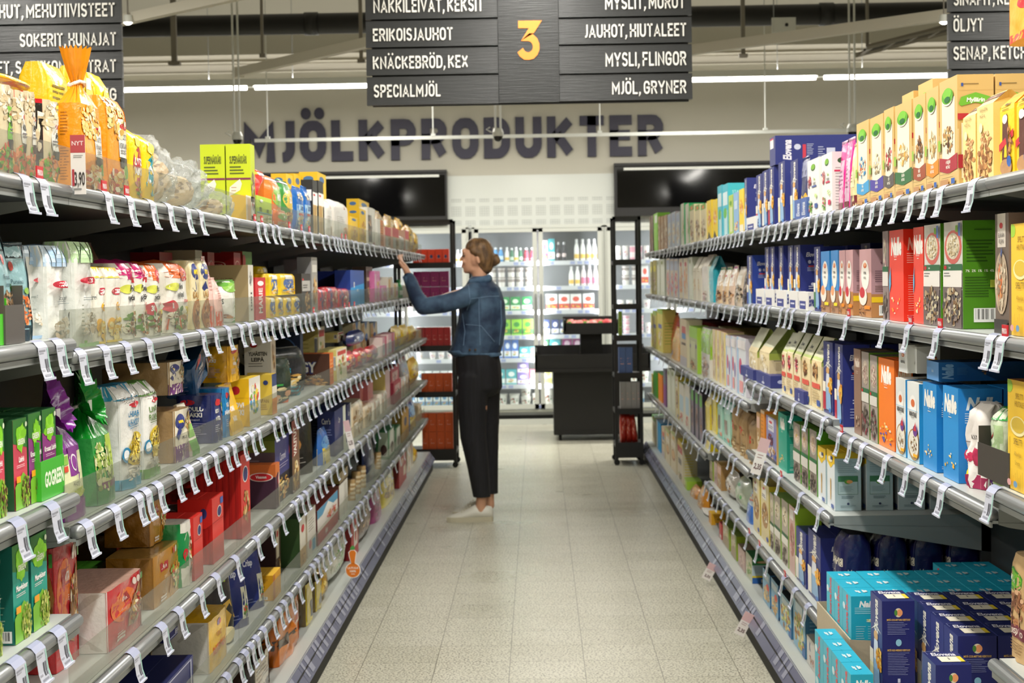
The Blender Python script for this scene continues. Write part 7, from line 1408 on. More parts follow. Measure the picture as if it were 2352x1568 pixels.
# ---- floor shelf facing the person
rowof(L,'b',('brown_pack',586,622,1500, D(d=.16, h=.13)),('orange_bag',640,690,1400),('yellow_black',702,720,1345),('yellow_black',724,740,1338),('yellow_crinkle',742,760,1320, D(h=.14)),('white_clear',764,806,1250),('red_tin',794,822,1196, D(inn=.12)),('red_tin',808,824,1196),('brown_nut',828,860,1176),('magenta_bag',863,882,1128),('lemon_bag',885,914,1058),('red_wafer',917,934,1046),('white_row',936,950,1030),('yellow_bag',952,962,1040, D(h=.1)))

# ---- top shelf opposite the person
rowof(R,0,('baking_yellow',2334,2372,190, D(d=.07)),('baking_yellow',2296,2331,205, D(d=.07)),('orange_brick',2312,2380,118, D(lift=.275, inn=.02, h=.1, d=.09)),('baking_brown',2243,2283,206, D(d=.07)),('baking_brown',2211,2242,236, D(d=.07)),
  ('my_four',2158,2200,171, D(d=.082, rows=2)),('my_ohra',2128,2157,196, D(d=.11)),('my_ruis',2098,2127,213, D(d=.11)),('my_gluten',2056,2095,227, D(d=.13)),('my_ruis',2073,2100,208, D(inn=.13)),('my_iso',2031,2054,244),('my_kaura',1999,2030,259),('my_sky',1968,1997,273),('my_four',2110,2144,180, D(inn=.14)),
  ('cream_seed',1946,1966,330, D(d=.04)),('pink_seed',1934,1952,318, D(inn=.02, d=.04)),('pink_seed',1921,1938,325, D(inn=.02, d=.04)),('tuore_pink',1888,1912,348),('tuore_blue',1855,1882,360),
  ('elo_cream',1817,1834,364),('elo_clear',1834,1853,360, D(d=.03)),('blue_sachets',1824,1853,452, D(inn=-.01, d=.04)),('elo_cream',1789,1804,368),('elo_red',1766,1779,382),('elo_white',1752,1765,389),('elo_red',1738,1751,398),('elo_white',1711,1717,408, D(d=.12)),('white_tray',1714,1737,495, D(inn=-.012, d=.05)),('elo_big',1768,1781,333, D(inn=.0, lift=.245, d=.34, h=.115)),
  ('yellow_sun',1698,1709,432),('sky_box',1685,1697,439),('lime_box',1674,1684,446),('cyan_start',1660,1673,420, D(rows=2)),('cyan_start',1649,1659,424),('yellow_rye',1637,1648,456),('yellow_rye',1624,1635,458),('olive_cream',1610,1622,466),('olive_cream',1597,1608,468),('olive_cream',1584,1595,468),('green_edge_box',1574,1583,466),('green_edge_box',1564,1572,466),('blue_cereal',1553,1562,486),('blue_cereal',1543,1552,485),('blue_cereal',1534,1542,490),('brown_cereal',1525,1533,492),('brown_cereal',1518,1524,495),('brown_cereal',1512,1517,496),('green_fresh',1502,1511,488),('choc_cereal',1496,1501,494),('choc_cereal',1490,1495,497))
# ---- second shelf opposite the person
rowof(R,1,('spelt_yellow',2322,2368,510, D(inn=-.005)),('porridge_brown',2286,2318,488),('green_flakes',2168,2212,506, D(d=.085)),('green_flakes',2123,2161,513, D(d=.085)),('nalle_red',2104,2122,520, D(w=.11)),('nalle_red',2043,2076,526, D(d=.06)),('brown_narrow',2028,2041,530),('tattari',1974,2002,571, D(d=.07, rows=2)),('tattari',1943,1960,573, D(d=.07, rows=2)),('tattari',1928,1942,574),('kaurah',1909,1926,574, D(rows=2)),('kaurah',1886,1906,576, D(rows=2)),
  ('elo_cream',1978,2000,547, D(inn=.16)),('elo_cream',1930,1948,546, D(inn=.16)),('elo_cream',1890,1906,545, D(inn=.14)),('elo_green',1871,1885,566),('elo_brown',1825,1839,562, D(lift=.01)),('elo_cream',1811,1823,563, D(lift=.01)),('elo_cream',1790,1800,564, D(lift=.01)),('elo_pink',1770,1780,566, D(lift=.01)),('elo_pink',1758,1768,567, D(lift=.01)),('elo_blue',1717,1729,586))
rowof(R,1, *[('white_tray', a, b, c, D(inn=-.014, d=.03)) for a, b, c in ((1834,1856,671),(1812,1832,669),(1782,1806,667),(1757,1778,665),(1736,1755,664))])
rowof(R,1,('seed_grey',1700,1714,610),('seed_light',1682,1698,615),('nuts_pink',1669,1680,612),('nuts_green',1654,1667,615),('nuts_green',1640,1652,616),('cyan_pouch',1628,1639,588, D(inn=.01)),('brown_white',1612,1627,584),('cream_gable',1602,1611,590),('cream_gable',1592,1601,590),('white_muesli',1582,1591,590),('orange_fruit',1570,1581,592),('orange_fruit',1560,1569,593),('fruit_box',1549,1558,594),('fruit_box',1540,1548,594),('fruit_box',1531,1539,592),('white_muesli',1517,1527,594),('white_muesli',1509,1516,595),('olive_muesli',1500,1508,596),('olive_muesli',1492,1499,600))
# ---- third shelf opposite the person
rowof(R,2,('spelt_yellow',2314,2366,880, D(inn=-.01)),('farina',2222,2256,930, D(d=.07, inn=.01)),('gf_flour',2276,2300,940, D(d=.06, lift=.02)),('nalle_blue',2166,2202,893, D(d=.1, rows=3)),('nalle_blue',2120,2152,884, D(d=.08)),('nalle_flat',2128,2156,803, D(lift=.222, d=.22, h=.085)),('riisi',2084,2112,882, D(d=.06)),('riisi',2058,2081,872),('riisi_top',2090,2106,808, D(lift=.222, inn=.02, d=.06, h=.1)),('riisi_top',2064,2084,802, D(lift=.222, d=.06, h=.1)),('nalle_orange',2018,2055,828, D(d=.05, inn=.002)),('porridge_grey',1999,2016,818),('porridge_grey',1980,1997,810),('choc_flakes',1962,1978,803),('elo_red',1919,1937,792, D(rows=2)),('elo_red',1892,1914,787, D(rows=2)),
  ('granola_nut',1864,1888,778),('granola_nut',1842,1862,774),('granola_berry',1824,1840,768),('granola_berry',1808,1822,764),('granola_berry',1796,1807,766),('granola_side',1744,1768,752, D(d=.18)),('granola_side',1720,1740,756, D(d=.12)),('navy_tray',1736,1770,850, D(inn=-.016, d=.1, h=.05)),('navy_tray',1700,1730,884, D(inn=-.02, d=.05, h=.045)),('navy_tray',1824,1846,892, D(inn=-.018, d=.05, h=.045)),
  ('oat_blue',1693,1714,778),('oat_blue',1680,1691,774),('oat_blue',1668,1678,772),('crispy_cream',1657,1666,764),('crispy_cream',1647,1655,760),('crispy_cream',1637,1646,758),('lime_bag',1610,1632,756),('lime_carton',1584,1602,753),('striped_box',1562,1578,735),('gold_bag',1536,1557,758),('red_bag',1528,1548,722, D(inn=.06)),('pale_yellow',1510,1523,712),('pale_yellow',1500,1509,716),('pale_yellow',1492,1499,720),
  ('dark_red_box',1590,1604,722, D(inn=.14, lift=.2, h=.07, d=.3)),('dark_red_box',1574,1587,724, D(inn=.14, lift=.2, h=.07, d=.3)),('brown_round',1650,1668,742, D(inn=.12, lift=.2, d=.22, h=.09)))
# ---- fourth shelf opposite the person
rowof(R,3,('wheat_yellow',1900,1918,1040, D(rows=4, d=.085, gap=.018)),('wheat_yellow',1879,1897,1032, D(rows=2)),('porridge_egg',1860,1877,992),('porridge_egg',1841,1857,984),('porridge_egg',1823,1839,976),('nalle_green',1788,1808,955, D(d=.06)),('blueberry',1760,1784,965, D(d=.06)),('orange_porridge',1748,1757,945, D(d=.1)),('kraft_box',1738,1746,950),('kraft_bag',1720,1736,972),('kraft_bag',1700,1717,950),('kraft_bag',1681,1698,940),('mint_bag',1662,1678,912),('mint_bag',1648,1660,908),('yellow_pouch',1634,1646,898),('yellow_pouch',1620,1632,895),
  ('dark_choc',1605,1614,905),('dark_choc',1596,1604,898),('dark_choc',1586,1594,890),('white_blue',1574,1584,885),('white_blue',1560,1571,884),('oat_pic',1552,1559,866),('white_muesli',1542,1551,852),('white_muesli',1533,1541,850),('purple_slim',1524,1530,850),('orange_slim',1512,1521,862),('green_slim',1501,1510,858),('olive_muesli',1494,1500,860))
# ---- fifth shelf opposite the person
rowof(R,4,('elo_white',1857,1886,1236, D(d=.13)),('elo_white',1829,1852,1228, D(d=.13)),('elo_red',1842,1866,1190, D(inn=.16)),('pink_green',1813,1827,1168),('green_band',1796,1811,1156),('green_band',1779,1793,1144),('green_band',1769,1778,1138),('oat_pic',1748,1767,1118),('oat_pic',1730,1746,1104),('blue_five',1708,1726,1140),('green_clear',1682,1706,1110),('nut_clear',1660,1680,1095),('kraft_box',1648,1657,1070),('rosy_floor',1640,1647,1065),('oat_green_floor',1630,1638,1062))
# ---- floor shelf opposite the person
rowof(R,'b',('blue_green_flake',1822,1850,1395),('blue_green_flake',1791,1818,1388),('blue_cornflake',1771,1788,1345),('blue_cornflake',1752,1769,1322),('green_blue_box',1713,1728,1282, D(d=.1)),('rosy_floor',1695,1711,1268),('oat_green_floor',1679,1692,1232),('oat_green_floor',1660,1676,1214),('red_slim',1652,1658,1205),('muesli_card',1628,1634,1180),('white_crumple',1605,1624,1202),('orange_pasta',1596,1612,1130),('orange_pasta',1580,1594,1126),('lime_floor',1570,1578,1106),('red_yellow',1557,1568,1018),('bun_cream',1541,1553,996),('bun_cream',1529,1539,990),('striped_box',1520,1527,985),('blue_plain',1508,1518,974),('green_cream_floor',1498,1506,960),('green_cream_floor',1490,1497,955),('purple_small',1634,1650,1160, D(inn=.1, lift=.12)),('k_box',1853,1872,1480, D(d=.1)))

# shelf cartons with low fronts holding bags and boxes
def low_tray(px0, px1, s, tier, h, col, label, text=None, tc='#fff', d=0.1, inn=-0.008, zb=None):
    X = s * (PX_FRONT + inn); tl, _, _ = tiers_at(s, depth_of(px0 if s < 0 else px1, X, 1.0) + .03)
    base = (tl[tier] + 0.013) if zb is None else zb
    y0 = depth_of(px0 if s < 0 else px1, X, base); y1 = depth_of(px1 if s < 0 else px0, X, base); w = y1 - y0; t = 0.002
    b = MB(); c = col
    b.box(0, 0, 0, w, t, h, c); b.box(0, t, 0, t, d, h * 1.5, c); b.box(w - t, t, 0, w, d, h * 1.5, c); b.box(0, d, 0, w, d + t, h * 1.5, c)
    if text:
        p = Print(b, lambda u, v, o: (u * w, -o, v * h), w, h, False, random.Random(1)); p.text(text, .55, .5, .36, tc, maxw=.8, bold=.04)
    o = b.build('carton_tray', M['carton'])
    o.location = (X, y0 if s < 0 else y0 + w, base); o.rotation_euler = (0, 0, pi / 2 if s < 0 else -pi / 2)
    tag(o, label, 'tray')
low_tray(-30, 20, L, 1, .055, '#4fbf2c', 'bright green shelf carton under the dark green lentil pouch')
low_tray(14, 58, L, 1, .07, '#55504c', 'grey brown shelf carton holding teal lentil bags', None, d=.08, inn=-.012)
low_tray(96, 149, L, 2, .075, '#3fae2c', 'bright green shelf carton before the crushed linseed boxes', 'GOGREEN', '#e9f6dc', .085, -.012)
low_tray(2246, 2318, R, 2, .07, '#3a352f', 'dark brown shelf carton holding glossy flour bags', None, d=.09, inn=-.012)

# ---- flatbreads in clear bags on the top shelf facing the person
M['flatbread'] = plain('baked_flatbread', '#c9ac82', 0.8, 0, (40, 0.6, 0.004), 0.12, 30)
def bread_disc(name, r, t, p, rot, parent):
    b = MB(); rnd = random.Random(int(p[1] * 100))
    ring = lambda rr, z: [(rr * cos(2 * pi * k / 26) * (1 + .03 * sin(k * 1.9)), rr * sin(2 * pi * k / 26) * (1 + .03 * sin(k * 1.9)), z) for k in range(26)]
    b.loft([ring(r * .9, 0), ring(r, t * .4), ring(r * .97, t * .8), ring(r * .6, t)], '#c9ac82')
    o = b.build(name, [M['flatbread'], M['crust']], parent, smooth=True)
    s = MB()
    for _ in range(26):
        a = rnd.random() * 6.28; q = r * .85 * sqrt(rnd.random()); rr = .003 + .006 * rnd.random()
        for z, sg in ((t + .0006 if q < r * .6 else t * .86 + .0008, 1), (-.0008, -1)):
            s.add([(q * cos(a) + rr * cos(k * 1.05 * sg) * 1.2, q * sin(a) + rr * sin(k * 1.05 * sg), z) for k in range(6)], [tuple(range(6))], '#7a5a38')
    m = s.build('toast_mark', M['crust'], o)
    o.location = p; o.rotation_euler = rot
    return o
M['crust'] = plain('toasted_crust', '#8a6a45', 0.85, 0, None, 0.2, 60)
def film_bag(name, y, x, z, w, d, h, seed, label, rolls):
    r = empty(name, (x, y, z)); tag(r, label, 'bread')
    for i, (dx, dy, dz, rr, rot) in enumerate(rolls): bread_disc('flatbread', rr, .02, (dx, dy, dz), rot, r)
    rnd = random.Random(seed); b = MB(); n, m = 30, 26
    rings = []
    for j in range(m + 1):
        v = j / m; ring = []
        e = sin(pi * min(1, max(.02, v * .94 + .03))) ** .45
        for k in range(n):
            a = 2 * pi * k / n
            q = e * (1 + .08 * sin(3 * a + 9 * v + seed) + .09 * sin(9 * a - 16 * v) + .17 * (rnd.random() - .5))
            ring.append((-d * .5 + d * .5 * q * cos(a), w * (v - .0) + .012 * (rnd.random() - .5), h * .5 + h * .5 * q * sin(a) * (1 if sin(a) < 0 else 1.05)))
        rings.append(ring)
    b.loft(rings, cap=False); b.build('clear_wrap', M['clear_film'], r)
    return r
ZT = 1.742 + .013
film_bag('flatbread_bag', depth_of(362, -.95, ZT), -.968, ZT, .46, .16, .19, 3, 'clear bag of round flatbreads beside yellow corn cakes', [(-.055, .05, .062, .062, (1.25, 0, .25)), (-.06, .085, .064, .062, (1.3, 0, .2)), (-.09, .2, .125, .065, (.35, .1, 0)), (-.085, .27, .06, .06, (1.2, .0, .3)), (-.08, .3, .1, .06, (.5, .2, 0))])
film_bag('flatbread_bag', depth_of(452, -.95, ZT), -.968, ZT, .42, .15, .16, 8, 'clear crinkled bread bag before the lime cracker boxes', [(-.075, .12, .06, .06, (.9, .1, .2))])
film_bag('flatbread_bag', depth_of(520, -.955, ZT), -.968, ZT, .34, .12, .09, 5, 'small clear crinkled bag at the guard below the lime boxes', [(-.06, .1, .03, .045, (.6, .05, 0))])

# ---- shelf tray of turquoise and navy boxes near the camera, and the bags behind it
def block(kind, px, py_top, X0, w, d, h, nz, nx, zb, y_first, skip=(), gapx=.004, gapy=.003, gname=''):
    for i in range(nz):
        for j in range(nx):
            if (i, j) in skip: continue
            o = make_pack(kind, w, d, h, 3)
            o.location = (X0 + j * (d + gapx), y_first + i * (w + gapy) + w, zb); o.rotation_euler = (0, 0, -pi / 2)
            goods(o, KINDS[kind]['phrase'], ('base tray', SIDE[1]), y_first + i * (w + gapy), KINDS[kind]['cat'], j, 0)
hC = .205; zN = .43; yc = 4.83
block('nalle_cyan', 0, 0, .88, .135, .086, hC, 3, 6, zN, yc)
block('nalle_cyan', 0, 0, .88 + 4 * .09, .135, .086, hC, 1, 2, zN, yc + 3 * .138)
block('elo_bulk', 0, 0, .90, .155, .086, .27, 1, 1, .416, 4.49)
block('elo_bulk', 0, 0, 1.012, .143, .094, .27, 4, 4, .398, 4.13)
block('elo_bulk', 0, 0, .925, .14, .084, .27, 1, 1, .36, 3.99)
block('nalle_cyan', 0, 0, .792, .14, .058, .22, 4, 1, .302, 4.36)
# cardboard shelf-ready tray under the turquoise boxes and under the navy ones
def big_tray(x0, x1, y0, y1, z, hf, label):
    b = MB(); c = '#b3a68e'
    b.box(0, 0, 0, x1 - x0, y1 - y0, .004, c); b.box(-.004, 0, 0, 0, y1 - y0, hf, c); b.box(x1 - x0, 0, 0, x1 - x0 + .004, y1 - y0, hf, c)
    b.add([(-.004, -.003, 0), (x1 - x0 + .004, -.003, 0), (x1 - x0 + .004, -.003, hf * .72), (-.004, -.003, hf)], [(0, 1, 2, 3)], c); b.box(-.004, y1 - y0, 0, x1 - x0 + .004, y1 - y0 + .003, hf, c)
    p = Print(b, lambda u, v, o: (-.004 - o, (1 - u) * (y1 - y0), v * hf), y1 - y0, hf, False, random.Random(2)); p.text('008', .9, .5, .4, '#5a5346', rot=0)
    o = b.build('carton_tray', M['paper']); o.location = (x0, y0, z); tag(o, label, 'tray')
def case(x0, x1, y0, y1, z0, z1, label):
    b = MB(); b.box(x0, y0, z0, x1, y1, z1, '#a99c84'); b.box(x0 + .01, (y0 + y1) / 2 - .02, z1, x1 - .01, (y0 + y1) / 2 + .02, z1 + .0006, '#c9bfa8'); b.box(x0 - .0006, y0 + .03, z0 + .03, x0, y0 + .12, z1 - .03, '#8f836c')
    o = b.build('cardboard_case', M['paper']); tag(o, label, 'box')
big_tray(.877, .88 + 6 * .09 + .002, yc - .012, yc + 3 * .138 + .14, zN - .006, .09, 'cardboard tray holding the turquoise porridge boxes')
case(.91, 1.39, yc - .01, yc + .55, .152, zN - .008, 'closed cardboard case beneath the tray of turquoise boxes')
case(1.01, 1.39, 4.125, 4.72, .152, .396, 'closed cardboard case beneath the navy oat boxes')
case(.908, .988, 4.485, 4.66, .152, .414, 'closed cardboard case under the single navy box by the turquoise ones')
case(.91, 1.006, 3.985, 4.14, .152, .358, 'closed cardboard case under the lowest navy oat box')
case(.785, .852, 4.35, 4.95, .002, .30, 'tall cardboard case on the floor under a row of turquoise boxes')
for k in range(4):
    o = make_pack('elo_bag', .14, .096, .3, 4)
    o.location = (.962 + k * .115, 5.435 + .15, .417); o.rotation_euler = (0, 0, -pi / 2)
    goods(o, KINDS['elo_bag']['phrase'], ('fifth shelf', SIDE[1]), 5.42, 'bag', k, 0)
put(R, 3, 'rye_flour', 2320, 2368, 1290, inn=.0, d=.08)
# ------------------------------------------------------------------ price tags on the rails
def tag_mesh(flag):
    b = MB(); hw = .031
    prof = [(-.0065, .0158), (-.001, .0170), (.007, .0135), (.0145, .004), (.0165, -.012), (.0195, -.034), (.026, -.053)]
    for i in range(len(prof) - 1):
        (a, z), (c, y) = prof[i], prof[i + 1]
        col = '#9aa0bc' if i < 3 else '#bfc2d0'
        b.quad((a, -hw, z), (a, hw, z), (c, hw, y), (c, -hw, y), col)
    b.box(.0255, -hw - .001, -.056, .029, hw + .001, -.052, '#c4c8dc')
    def q(f0, f1, y0, y1, col):                                   # print on the hanging card
        for i in range(3, 6):
            (a, z), (c, y) = prof[i], prof[i + 1]
            lo, hi = max(f0 * 3, i - 3), min(f1 * 3, i - 2)
            if hi <= lo: continue
            g = lambda t: (a + (c - a) * (t - i + 3) + .0006, z + (y - z) * (t - i + 3))
            (xa, za), (xb, zb) = g(lo), g(hi)
            b.quad((xa, y0, za), (xa, y1, za), (xb, y1, zb), (xb, y0, zb), col)
    q(.10, .16, -.026, .012, '#8a8c98'); q(.20, .24, -.026, .0, '#9a9ca8'); q(.42, .80, .0, .008, '#4a4c56'); q(.42, .80, .012, .018, '#5a5c66'); q(.70, .76, -.026, -.01, '#9a9ca8'); q(.86, .93, -.02, .016, '#8f92a0'); q(.05, .98, .022, .029, '#9ec9bd')
    if flag:
        b.box(.004, -.02, .012, .0065, .02, .036, '#c4202c'); p = Print(b, lambda u, v, o: (.0065 + o, -.02 + .04 * u, .012 + .024 * v), .04, .024, False, random.Random(1)); p.text('PIRKKA', .5, .5, .4, '#f0e4e4', maxw=.85)
    return b.build('price_tag', [M['plastic']])
TP = {}
def T(s): return [(int(t.rstrip('R')), t.endswith('R')) for t in s.split()]
TAGS = [(-1, 0, T('45 85R 234R 286R 338 378 420 450 518 582R 598R 617 631 662R 690R 708R 733 747 760 768 775 783R 792R 805 815 830 842 853 868 875 883 893 905 912 921 927 933 939 944 949 955 960')),
 (-1,1, T('80 122 172 230 280 330 402 455 484 515 546 563 587 600 615 632 646 665 680 692 703 718R 738 746 758 772 790R 800R 812R 825 832 843 852 862 873 882 892 900 908 917 925 932 940 950')),
 (-1,2, T('30 110 190 255 308 328 355 400 427 458 484 510 527 552 570 586 620 635 650 668 680 697 710 722 737 748 757 768 777 786 797 810 820 832 842 853 862 872 884 892 901 908 915 923 930 936 943 950 958')),
 (-1,3, T('28 75 125 300 365 405 451 490 535 583 614 641 672 686 698 714 726 739 752 766 779 793 808 823 838 851 862 876 888 900 908 915 922 930 938 946')),
 (-1,4, T('292 490 516 542 558 571 584 600 620 636 648 662 680 702 714 724 734 744 754 769 781 793 803 811 819 828 838 847 857 866 876 891 902 913 922 931')),
 (1,0, T('2248 2174 2142 2107 2071 2042 2017 1993 1967 1945 1919 1903 1886 1868 1848 1822 1806 1793 1774 1762 1739 1717 1707 1697 1687 1676 1667 1658 1649 1641 1633 1623 1609 1598 1587 1578 1569 1561 1553 1546 1539 1531 1521 1511 1501')),
 (1,1, T('2279 2315R 2165R 2097R 2041 1954R 1897 1864 1829 1816 1802 1773 1762 1751 1737 1727 1715 1707 1688 1672 1657 1643 1629 1617 1603 1588 1577 1567 1554 1541 1531 1519 1510 1501')),
 (1,2, T('2286 2177 2135 2095 2050 1990 1964 1937R 1899 1864 1831 1797 1780 1756 1739 1719 1705 1693 1684 1676 1667 1659 1650 1640 1632 1624 1615 1603 1591 1581 1572 1557 1542 1530 1520 1510')),
 (1,3, T('1890 1845 1799R 1772 1756 1743 1693 1682 1660 1649 1639 1629 1620 1610 1596 1586 1575 1560 1550 1541 1532 1520 1512 1503')),
 (1,4, T('1860 1830 1803R 1772 1747R 1723R 1696 1679 1667 1656 1646 1636 1626'))]
spots = []
for s, t, lst in TAGS:
    for px, fl in lst:
        zg = {0: 1.74, 1: 1.42, 2: 1.07, 3: .75, 4: .41}[t]; X = s * RX
        y = depth_of(px, X, zg); tl, b0, b1 = tiers_at(s, y)
        if t >= len(tl): continue
        y = min(max(depth_of(px, X, tl[t]), b0 + .035), b1 - .035)
        spots.append((y, s, t, fl, tl[t]))
spots.sort(); prev = {}
protos = {}
kept = []
for y, s, t, fl, z in spots:
    if y - prev.get((s, t), -9) < .064: continue
    prev[(s, t)] = y; kept.append((y, s, t, fl, z))
far = MB()
for n, (y, s, t, fl, z) in enumerate(kept):
    if n < 296:
        if fl not in protos: o = protos[fl] = tag_mesh(fl)
        else: o = protos[fl].copy(); COL.objects.link(o)
        o.location = (s * RX, y, z + .0005); o.rotation_euler = (0, 0, 0 if s < 0 else pi)
        ph = 'price tag with red flag' if fl else 'plain white price tag'
        tag(o, f'{ph} hanging on the {TIER[t]} rail {SIDE[s]}', 'price tag', f'{ph}s, {TIER[t]} {SIDE[s]}')
    else:
        d = -s
        far.add([(s * RX + d * a, y + e, z + c) for a, c in ((.007, .0145), (.0152, .004), (.0195, -.034), (.026, -.053)) for e in (-.031, .031)], [(0, 1, 3, 2), (2, 3, 5, 4), (4, 5, 7, 6)], '#c9ccd8')
o = far.build('distant_price_tags', [M['plastic']]); o['kind'] = 'stuff'; tag(o, 'many small price tags along the far ends of the shelf rails', 'price tag')

def talker(px, py0, py1, wpx, Xs, label, ops, tilt=0.0):
    """card held at right angles to a shelf edge"""
    Y = abs(Xs) * FPX / abs(px - VPX); p = at_y(px, py1, Y); w = wpx * Y / FPX; h = (py1 - py0) * Y / FPX
    b = MB(); b.box(0, 0, 0, w, .001, h, '#e9e4e2')
    Print(b, lambda u, v, o: (u * w, -o, v * h), w, h, False, random.Random(3)).run(ops)
    b.box(w * .4, .001, h * .2, w * .6, .004, h * .5, '#c9ccd0')
    o = b.build('promotion_card', [M['carton']]); o.location = (p.x - w / 2, Y, p.z); o.rotation_euler = (0, tilt, 0); tag(o, label, 'sign')
talker(181, 310, 446, 34, -.90, 'white and red promotion card with a large price', [('r', 0, .70, 1, 1, '#b84a50'), ('t', 'NYT', .5, .86, .07, '#e9cfd0', {'bold': .02}), ('l', .2, .6, .9, .66, 2, '#999', .4), ('t', '3,90', .6, .26, .22, '#3a3434', {'bold': .02, 'maxw': .7}), ('r', .1, .14, .25, .42, '#b03a48'), ('l', .2, .04, .8, .1, 1, '#888', .4)])
PINK = [('r', 0, .62, 1, 1, '#d8b4b6'), ('l', .2, .4, .8, .55, 2, '#a88', .3), ('t', '2,35', .5, .22, .14, '#6a4a50', {'maxw': .7})]
talker(1735, 1000, 1085, 24, .885, 'pale pink promotion card tilted at the fourth shelf opposite the person', PINK, .3)
talker(1622, 1285, 1325, 22, .84, 'pale pink promotion card on the floor strip by the yellow muesli box', PINK, .5)
talker(1698, 1395, 1452, 24, .84, 'pale pink promotion card on the floor strip by the green and blue box', PINK, .5)
talker(809, 965, 1032, 14, -.885, 'narrow white promotion card hanging over the fifth shelf facing the person', PINK, -.2)
# carrot shaped sign
Y = .84 * FPX / abs(811 - VPX); p = at_y(811, 1326, Y); k = Y / FPX
b = MB(); dsk = lambda cx, cz, r, n=22: [(cx + r * cos(2 * pi * i / n), cz + r * sin(2 * pi * i / n)) for i in range(n)]
def plate(pts, y0, y1, col):
    n = len(pts); b.add([(x * k, y0, z * k) for x, z in pts] + [(x * k, y1, z * k) for x, z in pts], [tuple(range(n)), tuple(range(2 * n - 1, n - 1, -1))] + [(i, i + n, (i + 1) % n + n, (i + 1) % n) for i in range(n)], col)
plate(dsk(0, 17, 18), 0, .003, '#efe9e2'); plate(dsk(0, 17, 16), -.001, 0, '#e07a1c')
car = [(-3, 32), (-7, 50), (-8, 58), (-4, 63), (4, 63), (8, 58), (6, 48), (4, 32)]
plate([(x * 1.25, z + (1 if z > 50 else -1)) for x, z in car], .0, .002, '#efe9e2'); plate(car, -.001, 0, '#e07a1c'); plate([(-6, 66), (0, 64), (6, 67), (4, 72), (0, 75), (-4, 71)], -.001, .001, '#4f9a4c')
pr = Print(b, lambda u, v, o: ((u - .5) * 34 * k, -.0012 - o, v * 34 * k), 34 * k, 34 * k, False, random.Random(1)); pr.text('UUTUUS', .5, .66, .13, '#f6ece0', maxw=.8, bold=.03); pr.text('100%', .5, .44, .14, '#f6ece0', bold=.03); pr.text('vegan', .5, .26, .08, '#f6ece0')
o = b.build('carrot_sign', [M['carton']]); o.location = (p.x, Y, p.z); tag(o, 'orange round sign with a carrot on the floor strip', 'sign')

# ------------------------------------------------------------------ glass door fridges along the end wall
FY, FBACK = 17.95, 18.52
fz = lambda py: 1.56 + (636 - py - 0.0) * FY / FPX
fx = lambda px: at_y(px, 700, FY).x
M['fridge_in'] = plain('fridge_lining', '#8f9296', 0.4)
M['frame'] = plain('satin_door_frame', '#c6c9c2', 0.35, 0.1)
SHELVES = [600, 658, 713, 770, 823, 884, 932]
def dairy(key, phrase, cat, name, shape, base, top, ops, mat='plastic'):
    K(key, name, phrase, cat, base, .07, shape=shape, mat=mat, top=top, side=base, front=ops)
dairy('d_blue', 'blue drink bottle', 'bottle', 'bottle', 'bottle', '#4f9ad8', '#e4e9ee', [('r', 0, .2, 1, .7, '#cfe4f4')])
dairy('d_green', 'dark green drink bottle', 'bottle', 'bottle', 'bottle', '#3f7a5c', '#e4e9e6', [('r', 0, .1, 1, .6, '#cfe0d4')])
dairy('d_red', 'red drink bottle', 'bottle', 'bottle', 'bottle', '#b03c50', '#e9e4e4', [('r', 0, .1, 1, .4, '#d88a98')])
dairy('d_white', 'white yogurt drink bottle', 'bottle', 'bottle', 'bottle', '#ecebe8', '#f2f2f2', [('r', 0, .1, 1, .5, '#e8c05c')])
dairy('d_pinkb', 'white and pink yogurt drink bottle', 'bottle', 'bottle', 'bottle', '#ecdfe2', '#f2f0f0', [('r', 0, .1, 1, .7, '#d87a98')])
dairy('d_black', 'black drink bottle with white cap', 'bottle', 'bottle', 'bottle', '#2c2c34', '#d8d8dc', [('e', .5, .5, .4, .2, '#e4d0d0')])
dairy('d_cup', 'white yogurt cup', 'cup', 'yogurt_cup', 'cup', '#e6e2e0', '#d8d2d0', [('b', .5, .5, .4, .3, ['#c86a7c', '#8a7ab0', '#d8a07c'], 8, .35)])
dairy('d_pink', 'pink yogurt cup', 'cup', 'yogurt_cup', 'cup', '#e0a0b0', '#e8e0e0', [('r', 0, .2, 1, .6, '#f0e6e6')])
dairy('d_brown', 'brown and white pudding cup', 'cup', 'yogurt_cup', 'cup', '#dcd6d2', '#8a7c74', [('r', 0, .55, 1, .9, '#6a5a54')])
dairy('d_tub', 'large white dairy tub', 'tub', 'dairy_tub', 'cup', '#ece9e0', '#f0eee8', [('b', .5, .45, .4, .3, ['#5f8a4c', '#c8443c', '#3a3a3c'], 8, .35)])
for key, ph, c, c2 in (('x_green', 'dark green margarine carton', '#2c8a4c', '#d8e4d0'), ('x_lime', 'lime margarine carton', '#8fc83c', '#3f8a3c'), ('x_white', 'white cottage cheese carton', '#ecebea', '#d85a4c'), ('x_navy', 'navy cream carton', '#33406c', '#d8dae4'), ('x_teal', 'teal cheese carton', '#4fa8b0', '#e4ecea'), ('x_purple', 'purple spread carton', '#8a7ab8', '#ece6f0'), ('x_mag', 'magenta spread carton', '#a03c80', '#e0c4d8'), ('x_red', 'red and white spread carton', '#c86070', '#f0e2e2'), ('x_blue', 'bright blue carton', '#4f7ac8', '#e4eaf4'), ('x_yel', 'pale yellow spread carton', '#c9c084', '#8a8a4c'), ('x_milk', 'white milk carton', '#e6eae8', '#6a94b8'), ('x_cream', 'pink and cream tall carton', '#e0c4c8', '#c84c6c')):
    dairy(key, ph, 'carton', 'dairy_carton', 'box', c, c, [('r', .0, .1, 1, .4, c2), ('e', .5, .68, .3, .16, c2), ('b', .5, .25, .4, .12, ['#c8443c', '#e8c84c', '#5f9c4c'], 5, .4)], 'carton')
